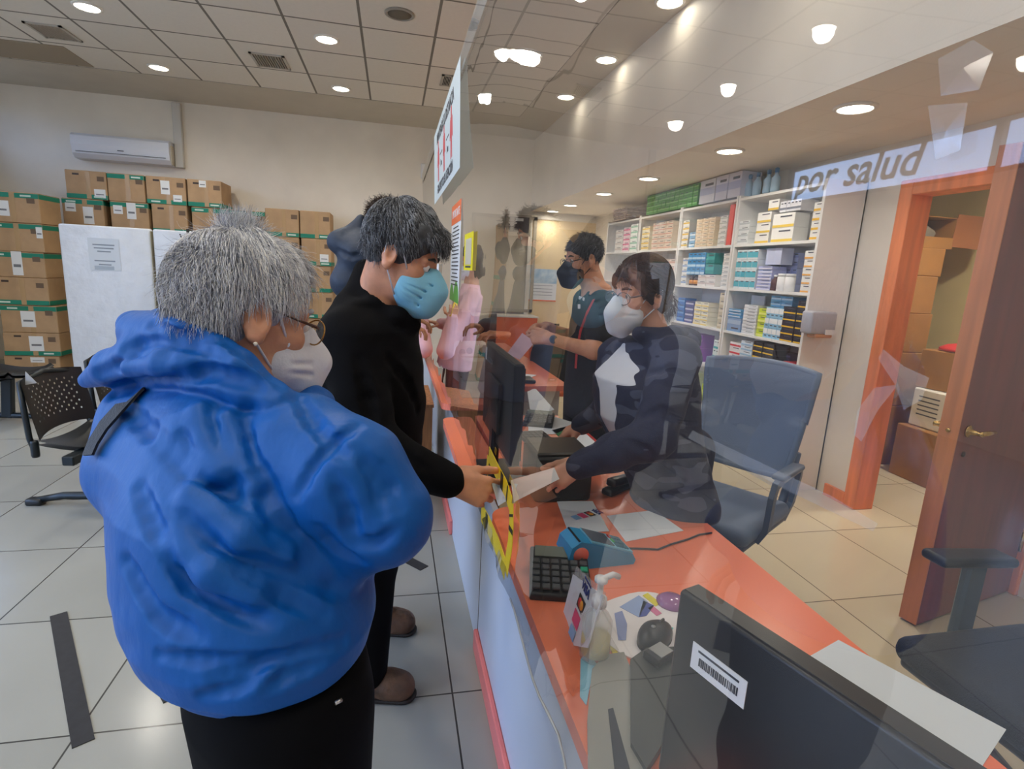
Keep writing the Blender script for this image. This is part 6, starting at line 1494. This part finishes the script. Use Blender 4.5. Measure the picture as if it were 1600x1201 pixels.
hcm = hair_cap(man, MO, MR, MK, (-.014, 0, .040), (.104, .086, .096), (.100, 0, -.042), (.072, .12, .098), mat('hair_man_under', (60, 62, 66), rough=.6, var=.3, vs=50), low=-.085, extra=ex2)
keepm = lambda x, y, z: not (x > .045 and z < .066) and not (x > -.035 and z < .018 and abs(y) > .04) and z > -.05
lc, lr = (-.014, 0, .036), (.107, .088, .102)
ro, di = scalp(MO, MR, MK, 4600, lc, lr, keepm, (-.06, 0, .10), 13)
strands('hair_strands', hcm, ro, di, np.random.default_rng(8).uniform(.015, .04, len(ro)), mh, .0010, 5, 12, grav=.2, curl=.03, surf=lie_on(MO, MR, MK, lc, lr, .05))
ro, di = scalp(MO, MR, MK, 700, (.03, 0, .06), (.072, .07, .060), lambda x, y, z: x > .06 and z > .055, (-.06, 0, .14), 14)
strands('fringe', hcm, ro, di, np.random.default_rng(9).uniform(.02, .035, len(ro)), mh, .0009, 5, 13, grav=.6, curl=.08)
brows(man, MO, MR, MK, mh[1])
m_surg = mat('mask_surgical', (138, 204, 232), rough=.7, bump=.1, bs=200)
S = Solid(); S.frame(MO, MR, MK); S.ell((.060, 0, -.060), (.064, .068, .062), .015); S.chain([(.100, 0, -.012), (.122, 0, -.045), (.112, 0, -.090), (.085, 0, -.118)], [.018, .026, .030, .020], .04)
S.box((-.02, 0, -.06), (.052, .2, .2), .004, .008, cut=True)
for i, z in enumerate((-.030, -.050, -.070, -.090)):
    for s in (-1, 1): S.chain([(.048, s * .070, -.060 + (z + .06) * .55), (.095, s * .058, z), (.140, 0, z)], [.0016, .0026, .0032], .005, cut=True)
S.frame(); fmk = S.build('face_mask', m_surg, .0026, man); mask_straps(fmk, MO, MR, MK, m_mask, y=.060, top=(.045, -.025), bot=(.040, -.095))
# ------------------------------------------------------------------ papers passing through the slot
def held(name, label, pix, m, th=.0012):
    p = [A(*q) for q in pix]; n_ = np.cross(p[1] - p[0], p[3] - p[0]); return tag(MB().slab([tuple(q) for q in p], tuple(n_), th).build(name, m), label, 'paper')
held('paper_slip', 'small white slip with a blue edge between the fingers of the man in black', [(768, 752, 1.50), (784, 746, 1.56), (798, 778, 1.56), (779, 790, 1.50)], mat('slip', (214, 226, 244), rough=.5))
held('prescription', 'white prescription sheet handed across the counter', [(798, 750, 1.60), (866, 730, 1.66), (874, 748, 1.64), (803, 784, 1.57)], mat('prescription_white', (236, 236, 240), rough=.5))
# ------------------------------------------------------------------ person with the hood behind him
HO = A(606, 354, 3.0); HR = face_frame(R_(-8), R_(-12)); HK = 1.02
hp = person('curly haired person in a dark blue hooded jacket behind the man in black', (float(HO[0]) - .05, float(HO[1]), 0))
S = Solid(); nk = _v(HO) + _v([-.03, 0, -.20]); head_prims(S, HO, HR, HK, nk, .055); c0 = nk
S.loft([(nk[2] + .02, nk[0], nk[1], .10, .07), (1.2, nk[0], nk[1], .16, .10), (.85, nk[0], nk[1], .15, .10)], R_(-98), .03)
fh = _v([1, -.14, 0]); fh /= np.linalg.norm(fh); rh = _v([fh[1], -fh[0], 0])
arms = []
for s in (-1, 1):
    a = nk + rh * s * .18 + _v([0, 0, -.08]); b = a + _v([.04, 0, -.27]); c = b + fh * .08 + _v([0, 0, .03]); arms.append((a, b, c)); S.chain([a, b, c], [.045, .036, .027], .02); hand(S, c, fh, _v([0, 0, 1]), -rh * s, 1.0)
    S.chain([_v([nk[0], nk[1], .85]) + rh * s * .09, _v([nk[0] + .02, nk[1], .45]) + rh * s * .09, _v([nk[0], nk[1], .08]) + rh * s * .09], [.075, .055, .04], .02)
S.build('body', skin('hooded', (196, 138, 106)), .005, hp); eyes(hp, HO, HR, HK)
S = Solid(); S.loft([(nk[2] + .01, nk[0], nk[1], .11, .085), (nk[2] - .07, nk[0], nk[1], .19, .12), (1.15, nk[0], nk[1], .21, .14), (.78, nk[0], nk[1], .21, .14)], R_(-98), .03)
for a, b, c in arms: S.chain([a, b, c], [.082, .066, .052], .03)
S.chain([A(564, 342, 3.02), A(530, 378, 2.97), A(556, 396, 2.95), A(590, 392, 2.97)], [.012, .052, .062, .060], .05); S.chain([A(564, 342, 3.02), A(562, 385, 3.0), A(592, 378, 3.02)], [.012, .062, .06], .05); S.cap(A(560, 392, 3.0), A(545, 440, 3.02), .07, .10, .05)
S.chain([nk + _v([-.08, -.06, .0]), nk + _v([.06, -.09, .01]), nk + _v([.11, 0, .0]), nk + _v([.06, .09, .01]), nk + _v([-.08, .06, .0])], .035, .02)
S.crease([(528, 392), (548, 402), (566, 398)], .012, .010)
S.build('jacket', mat('jacket_navy', (40, 54, 76), rough=.6, bump=.15, bs=40), .006, hp)
S = Solid()
for s in (-1, 1): S.chain([_v([nk[0], nk[1], .82]) + rh * s * .09, _v([nk[0] + .02, nk[1], .45]) + rh * s * .09, _v([nk[0], nk[1], .10]) + rh * s * .09], [.10, .08, .065], .03)
S.build('trousers', mat('trousers_dark', (30, 34, 44), rough=.8), .008, hp)
for s in (-1, 1):
    S = Solid(); q = _v([nk[0], nk[1], .045]) + rh * s * .09; S.cap(q - fh * .04, q + fh * .13, .046, .042, .02); S.plane_cut((0, 0, .002), (0, 0, 1)); S.build('shoe', MATS['shoe_black'], .006, hp)
m_curl = [mat('hair_brown', (44, 30, 22), rough=.5), mat('hair_brown2', (70, 48, 34), rough=.5)]
hch = hair_cap(hp, HO, HR, HK, (-.014, 0, .045), (.108, .092, .100), (.100, 0, -.045), (.070, .12, .10), m_curl[0], low=-.07, h=.006)
ro, di = scalp(HO, HR, HK, 2200, (-.014, 0, .045), (.107, .091, .100), lambda x, y, z: not (x > .05 and z < .06) and z > -.06, (-.05, 0, .12), 23, up=.6)
strands('hair_strands', hch, ro, di, np.random.default_rng(4).uniform(.02, .045, len(ro)), m_curl, .0014, 5, 3, grav=.0, curl=.35)
kn95(hp, HO, HR, HK, mat('mask_black', (26, 28, 32), rough=.7)); brows(hp, HO, HR, HK, m_curl[0])
# ------------------------------------------------------------------ customer in pink at the farther window
PO = A(630, 400, 4.3); PR = face_frame(R_(-4), R_(-10)); PKK = .97
pk = person('customer in pink at the far window, mostly hidden by the man in black', (float(PO[0]), float(PO[1]), 0))
S = Solid(); nk = _v(PO) + _v([-.02, 0, -.19]); head_prims(S, PO, PR, PKK, nk, .048); S.loft([(nk[2] + .02, nk[0], nk[1], .08, .06), (1.12, nk[0], nk[1], .14, .09), (.8, nk[0], nk[1], .14, .1)], R_(-94), .03)
sh = nk + _v([.0, -.15, -.07]); el = A(662, 545, 4.05); wr = A(660, 494, 4.05); S.chain([sh, el, wr], [.04, .034, .025], .02); hand(S, wr, A(657, 470, 4.06) - wr, _v([0, -1, .2]), _v([1, 0, 0]), .9, curl=(.7, .8, .5))
sh2 = nk + _v([0, .15, -.07]); el2 = sh2 + _v([.02, 0, -.26]); wr2 = el2 + _v([.16, 0, .0]); S.chain([sh2, el2, wr2], [.04, .034, .025], .02); hand(S, wr2, _v([1, 0, 0]), _v([0, 0, 1]), _v([0, -1, 0]), .9)
for s in (-1, 1): S.chain([_v([nk[0], nk[1] + s * .08, .82]), _v([nk[0], nk[1] + s * .08, .08])], [.075, .04], .02)
S.build('body', skin('pink', (212, 158, 130)), .005, pk); eyes(pk, PO, PR, PKK)
m_pk = mat('cloth_pink', (238, 190, 198), rough=.7, var=.04)
S = Solid(); S.loft([(nk[2] + .0, nk[0], nk[1], .10, .08), (nk[2] - .07, nk[0], nk[1], .17, .11), (1.05, nk[0] + .02, nk[1], .19, .135), (.70, nk[0] + .03, nk[1], .20, .15)], R_(-94), .03); S.chain([sh, el, wr], [.07, .06, .042], .03); S.chain([sh2, el2, wr2], [.07, .06, .045], .03); S.build('blouse', m_pk, .006, pk)
S = Solid()
for s in (-1, 1): S.chain([_v([nk[0], nk[1] + s * .08, .78]), _v([nk[0], nk[1] + s * .08, .08])], [.10, .065], .03)
S.build('trousers', MATS['trousers_dark'], .008, pk)
for s in (-1, 1): S = Solid(); q = _v([nk[0], nk[1] + s * .08, .042]); S.cap(q - _v([.04, 0, 0]), q + _v([.12, 0, 0]), .042, .038, .02); S.plane_cut((0, 0, .002), (0, 0, 1)); S.build('shoe', MATS['shoe_black'], .006, pk)
hair_cap(pk, PO, PR, PKK, (-.016, 0, .036), (.106, .088, .098), (.098, 0, -.05), (.075, .12, .105), mat('hair_dark', (36, 28, 26), rough=.5), low=-.16, extra=lambda S: S.ell((-.06, 0, -.08), (.05, .07, .09), .03), h=.006); kn95(pk, PO, PR, PKK, m_mask)
tag(MB().tube([tuple(A(657, 462, 4.03)), tuple(A(664, 490, 4.0))], .005, 8).build('yellow_pen', mat('pen_yellow', (240, 204, 50), rough=.4)), 'yellow pen in the raised hand of the customer in pink', 'pen')
# ------------------------------------------------------------------ colleague in black scrubs
CO = A(911, 405, 2.90); CR_ = face_frame(R_(188), R_(-12), 0); CK = 1.0
cl = person('pharmacist in black scrubs with black mask and red lanyard holding pink paper', (1.05, 2.92, 0))
S = Solid(); nk = A(932, 456, 2.93); head_prims(S, CO, CR_, CK, nk, .054)
fc = _v([math.cos(R_(188)), math.sin(R_(188)), 0]); rc = _v([-fc[1], fc[0], 0]) * -1
bc = _v([A(925, 560, 2.93)[0] + .01, A(925, 560, 2.93)[1], 0])
S.loft([(nk[2] + .02, nk[0], nk[1], .10, .07), (1.25, bc[0], bc[1], .17, .095), (.95, bc[0], bc[1], .15, .095), (.85, bc[0], bc[1], .15, .1)], R_(98), .03)
a1, a2, a3 = A(940, 475, 2.76), A(928, 548, 2.72), A(858, 529, 2.74); b1, b2, b3 = A(915, 470, 3.10), A(905, 530, 3.10), A(852, 511, 2.92)
S.chain([a1, a2, a3], [.046, .042, .027], .02); S.chain([b1, b2, b3], [.046, .040, .027], .02)
hand(S, a3, A(822, 526, 2.78) - a3, _v([.0, -.9, .3]), _v([0, .2, 1]), 1.0, curl=(.7, .8, .5), th=(.8, .4, -.4), thumb_curl=.1); hand(S, b3, A(822, 512, 2.84) - b3, _v([0, .5, .8]), _v([0, -1, .4]), 1.0, curl=(.6, .8, .5), th=(.8, .4, -.4), thumb_curl=.1)
for s in (-1, 1): S.chain([bc + rc * s * .09 + _v([0, 0, .86]), bc + rc * s * .09 + _v([0, 0, .08])], [.08, .04], .02)
S.build('body', skin('colleague', (212, 152, 118)), .0045, cl); eyes(cl, CO, CR_, CK)
m_scrub = mat('scrubs_black', (24, 25, 32), rough=.8, bump=.1, bs=50)
S = Solid(); S.loft([(nk[2] - .01, nk[0], nk[1], .11, .085), (nk[2] - .07, bc[0], bc[1], .19, .105), (1.2, bc[0] - .005, bc[1], .205, .115), (1.0, bc[0] - .01, bc[1], .20, .115), (.72, bc[0], bc[1], .205, .125)], R_(98), .03)
S.chain([a1, a1 * .35 + a2 * .65], [.072, .060], .03); S.chain([b1, b1 * .4 + b2 * .6], [.072, .062], .03)
S.cap(nk + fc * .05 + _v([0, 0, .06]), nk + fc * .10 + _v([0, 0, -.09]), .05, .012, .01, cut=True); S.cap(nk + _v([0, 0, .08]), nk + _v([0, 0, -.0]), .062, .058, .01, cut=True)
S.build('scrub_top', m_scrub, .0055, cl); SS = S
S = Solid()
for s in (-1, 1): S.chain([bc + rc * s * .09 + _v([0, 0, .85]), bc + rc * s * .09 + _v([0, 0, .09])], [.11, .075], .03)
S.build('trousers', m_scrub, .008, cl)
for s in (-1, 1): S = Solid(); q = bc + rc * s * .09 + _v([0, 0, .045]); S.cap(q - fc * .04, q + fc * .13, .046, .042, .02); S.plane_cut((0, 0, .002), (0, 0, 1)); S.build('shoe', MATS['shoe_black'], .006, cl)
hcl = hair_cap(cl, CO, CR_, CK, (-.016, 0, .042), (.100, .082, .092), (.100, 0, -.048), (.078, .12, .102), mat('hair_black', (24, 24, 28), rough=.5), low=-.06, h=.005)
ro, di = scalp(CO, CR_, CK, 1500, (-.016, 0, .042), (.100, .082, .092), lambda x, y, z: not (x > .05 and z < .06) and not (x > -.02 and z < .0) and z > -.05, (-.05, 0, .12), 33, up=.3)
strands('hair_strands', hcl, ro, di, np.random.default_rng(14).uniform(.012, .025, len(ro)), [MATS['hair_black']], .0011, 4, 15, grav=.0)
brows(cl, CO, CR_, CK, MATS['hair_black']); spectacles(cl, CO, CR_, CK, mat('rim_black', (24, 24, 26), rough=.3), MATS['rim_black'], .023, 1.15); kn95(cl, CO, CR_, CK, MATS['mask_black'])
lp = SS.trace([(934, 452), (928, 468), (918, 488), (908, 515), (902, 545), (900, 575)]); MB().strip([tuple(p + _v([-.004, -.006, 0])) for p in lp], (-.6, -.8, 0), .012, .002).build('lanyard', mat('lanyard_red', (206, 52, 44), rough=.5), cl)
for pix, nm in (([(905, 462), (914, 465), (913, 470), (904, 467)], 'name_patch'), ([(903, 475), (907, 475), (907, 482), (903, 482)], 'badge')):
    T = SS.trace(pix); MB().slab([tuple(p + _v([-.003, -.006, 0])) for p in T], (-.3, -1, 0), .001).build(nm, m_sticker, cl)
wq = a3 + (a2 - a3) * .06; ud = (a2 - a3) / np.linalg.norm(a2 - a3)
wt = MB().tube([tuple(wq - ud * .009), tuple(wq + ud * .009)], .030, 16).build('wrist_watch', mat('watch_strap', (30, 32, 36), rough=.5), cl)
MB().lathe([(.021, 0), (.021, .008), (.017, .011), (.001, .011)], tuple(wq + _v([0, -.026, .004])), 18, eul(R_(90), 0, 0)).build('watch_dial', mat('watch_dial', (92, 104, 118), rough=.2, metal=.5), wt)
held('pink_paper', 'pink prescription paper in the hands of the pharmacist in black', [(816, 520, 2.76), (836, 534, 2.76), (812, 562, 2.72), (792, 552, 2.72)], mat('paper_pink', (236, 200, 214), rough=.5))
# ------------------------------------------------------------------ woman behind the counter
WO = A(1000, 459, 1.87); wz = R_(196); WR = face_frame(wz, R_(-8), R_(-2)); WK = .98
wm = person('pharmacist woman with white mask and dark jacket reaching over the counter', (1.06, 1.86, 0))
S = Solid(); nk = A(1024, 530, 1.90); head_prims(S, WO, WR, WK, nk, .047)
fw = _v([math.cos(wz), math.sin(wz), 0]); rw = _v([-fw[1], fw[0], 0]) * -1
bw = lambda px, py, d=1.90: A(px, py, d)
ctrs = [(bw(1020, 545), .11, .085), (bw(1004, 590), .165, .145), (bw(1006, 650), .16, .14), (bw(1034, 720), .13, .115), (bw(1050, 772), .13, .11)]
S.loft([(c[2], c[0], c[1], a, b) for c, a, b in ctrs], wz - pi / 2, .03)
l1, l2, l3 = A(1052, 560, 1.72), A(1022, 684, 1.66), A(905, 728, 1.68); r1, r2, r3 = A(962, 555, 2.04), A(948, 640, 2.12), A(908, 664, 2.16)
S.chain([l1, l2, l3], [.042, .036, .025], .02); S.chain([r1, r2, r3], [.042, .034, .024], .02)
hand(S, l3, A(868, 750, 1.68) - l3, _v([.05, -.75, .55]), _v([-.3, .2, 1]), .95, curls=[(.5, .6, .4), (.6, .7, .4), (.7, .7, .4), (.8, .7, .4)], th=(.85, .35, -.35), thumb_curl=.08)
hand(S, r3, A(884, 676, 2.2) - r3, _v([.1, -.4, .9]), _v([-.5, -.6, 0]), .92, curl=(.35, .5, .3))
wb = _v([1.10, 1.90, 0])
for s in (-1, 1): S.chain([wb + rw * s * .08 + _v([0, 0, .80]), wb + rw * s * .08 + _v([0, 0, .08])], [.08, .04], .02)
S.build('body', skin('woman', (222, 166, 140)), .0038, wm); eyes(wm, WO, WR, WK)
S = Solid(); S.loft([(c[2], c[0], c[1], a + .014, b + .012) for c, a, b in ctrs], wz - pi / 2, .03); S.chain([nk + _v([-.0, -.09, -.04]), nk + _v([0, .09, -.04])], .05, .04)
S.cap(nk + fw * .03 + _v([0, 0, .03]), nk + fw * .13 + _v([0, 0, -.17]), .052, .018, .012, cut=True); S.cap(nk + _v([0, 0, .05]), nk + _v([0, 0, -.01]), .056, .054, .01, cut=True)
S.build('white_shirt', mat('shirt_white', (226, 230, 240), rough=.7, bump=.1, bs=60), .0045, wm)
S = Solid(); S.loft([(c[2] - .01, c[0] + .010, c[1], a + .035, b + .026) for c, a, b in ctrs] + [(ctrs[-1][0][2] - .03, ctrs[-1][0][0] + .01, ctrs[-1][0][1], .17, .14)], wz - pi / 2, .03)
S.cap(A(1058, 560, 1.74), A(970, 552, 2.03), .07, .065, .04)
tw = [q for q in S.trace([(986, 516), (966, 545), (950, 580), (946, 610), (946, 640), (950, 670), (958, 700)]) if (q - _v([0, 0, CAM_H])) @ FWD < 2.2]
S.chain(tw, [.030] + [.042] * (len(tw) - 1), .010, cut=True); S.chain([q + fw * .05 for q in tw], .055, .010, cut=True); S.cap(nk + fw * .02 + _v([0, 0, .09]), nk + _v([0, 0, -.01]), .066, .056, .01, cut=True)
S.chain([A(1056, 562, 1.73), l2, A(960, 706, 1.66), l3], [.076, .066, .056, .042], .02); S.chain([r1, r2, r3], [.068, .054, .04], .02)
S.chain([A(1000, 522, 1.80), A(1050, 530, 1.84), A(1074, 532, 1.95), A(1050, 520, 2.06)], [.026, .038, .04, .03], .03)
S.post = lambda P: .0025 * np.sin(P[:, 0] * 48 + 2 * np.sin(P[:, 2] * 27)) * np.sin(P[:, 2] * 35 + P[:, 1] * 31)
for pix, r, dp in (([(1010, 585), (1050, 575), (1080, 590)], .008, .008), ([(1000, 650), (1035, 640), (1060, 655)], .01, .008), ([(985, 690), (1010, 705), (1020, 720)], .01, .008), ([(1040, 720), (1065, 740), (1080, 765)], .01, .008)): S.crease(pix, r, dp)
def painted_haze():  # plain navy jacket; hazy screen reflections painted on as paler patches
    m = mat('jacket_painted_haze', (36, 42, 74), rough=.75, bump=.15, bs=80); nt = m.node_tree; N, L = nt.nodes, nt.links; b = N['Principled BSDF']
    tc = N.new('ShaderNodeTexCoord'); mp = N.new('ShaderNodeMapping'); mp.inputs['Scale'].default_value = (5, 5, 11); n = N.new('ShaderNodeTexNoise'); n.inputs['Scale'].default_value = 1.6; n.inputs['Detail'].default_value = 1.2
    L.new(tc.outputs['Object'], mp.inputs[0]); L.new(mp.outputs[0], n.inputs['Vector']); r = N.new('ShaderNodeValToRGB'); r.color_ramp.interpolation = 'CONSTANT'; e = r.color_ramp.elements
    e[0].position = 0; e[0].color = lin((30, 36, 66)); e[1].position = .56; e[1].color = lin((70, 76, 100)); L.new(n.outputs['Fac'], r.inputs['Fac']); L.new(r.outputs['Color'], b.inputs['Base Color']); return m
S.build('jacket', painted_haze(), .0048, wm)
S = Solid()
for s in (-1, 1): S.chain([wb + rw * s * .08 + _v([0, 0, .82]), wb + rw * s * .08 + _v([0, 0, .09])], [.088, .065], .03)
S.build('trousers', mat('trousers_navy', (26, 32, 60), rough=.8), .008, wm)
for s in (-1, 1): S = Solid(); q = wb + rw * s * .08 + _v([0, 0, .042]); S.cap(q - fw * .04, q + fw * .12, .042, .038, .02); S.plane_cut((0, 0, .002), (0, 0, 1)); S.build('shoe', MATS['shoe_black'], .006, wm)
def ex5(S): S.ell((-.055, 0, -.035), (.055, .066, .07), .03); S.cap((-.095, .0, -.02), (-.125, 0, -.06), .036, .026, .03); S.cap((.055, -.055, .055), (.045, -.070, .01), .018, .012, .02); S.cap((.055, .055, .055), (.045, .070, .01), .018, .012, .02)
m_wh = [mat('hair_auburn', (70, 44, 38), rough=.4), mat('hair_auburn2', (94, 60, 48), rough=.4), mat('hair_auburn3', (52, 34, 32), rough=.4)]
hcw = hair_cap(wm, WO, WR, WK, (-.016, 0, .040), (.106, .088, .096), (.100, 0, -.045), (.072, .12, .100), m_wh[0], low=-.09, extra=ex5, h=.004)
lc, lr = (-.016, 0, .036), (.108, .090, .101)
ro, di = scalp(WO, WR, WK, 3200, lc, lr, lambda x, y, z: not (x > .05 and z < .055) and not (x > -.02 and z < .0 and abs(y) > .05) and z > -.07, (.07, 0, .09), 43)
strands('hair_strands', hcw, ro, di, np.random.default_rng(24).uniform(.03, .06, len(ro)), m_wh, .0008, 5, 25, grav=.0, surf=lie_on(WO, WR, WK, lc, lr, .03))
ro, di = scalp(WO, WR, WK, 500, (-.115, 0, -.05), (.035, .034, .045), lambda x, y, z: True, (-.09, 0, -.0), 44); strands('tied_hair', hcw, ro, di, np.random.default_rng(25).uniform(.02, .05, len(ro)), m_wh, .0008, 5, 26, grav=.4)
brows(wm, WO, WR, WK, m_wh[2]); spectacles(wm, WO, WR, WK, mat('rim_grey', (70, 72, 80), rough=.3), MATS['rim_grey'], .024, 1.1); kn95(wm, WO, WR, WK, mat('mask_bright', (236, 238, 242), rough=.7), sx=.92)

# ================================================================== VIEW
SC.view_settings.view_transform = 'Standard'; SC.view_settings.look = 'None'
SC.view_settings.exposure = EXPO; SC.view_settings.gamma = 1.0; SC.view_settings.use_curve_mapping = False
SC.cycles.max_bounces = 10; SC.cycles.transparent_max_bounces = 16; SC.cycles.diffuse_bounces = 5; SC.cycles.glossy_bounces = 5
SC.cycles.sample_clamp_indirect = 4.0; SC.cycles.caustics_reflective = False; SC.cycles.caustics_refractive = False
SC.cycles.use_denoising = True
bpy.context.view_layer.update()
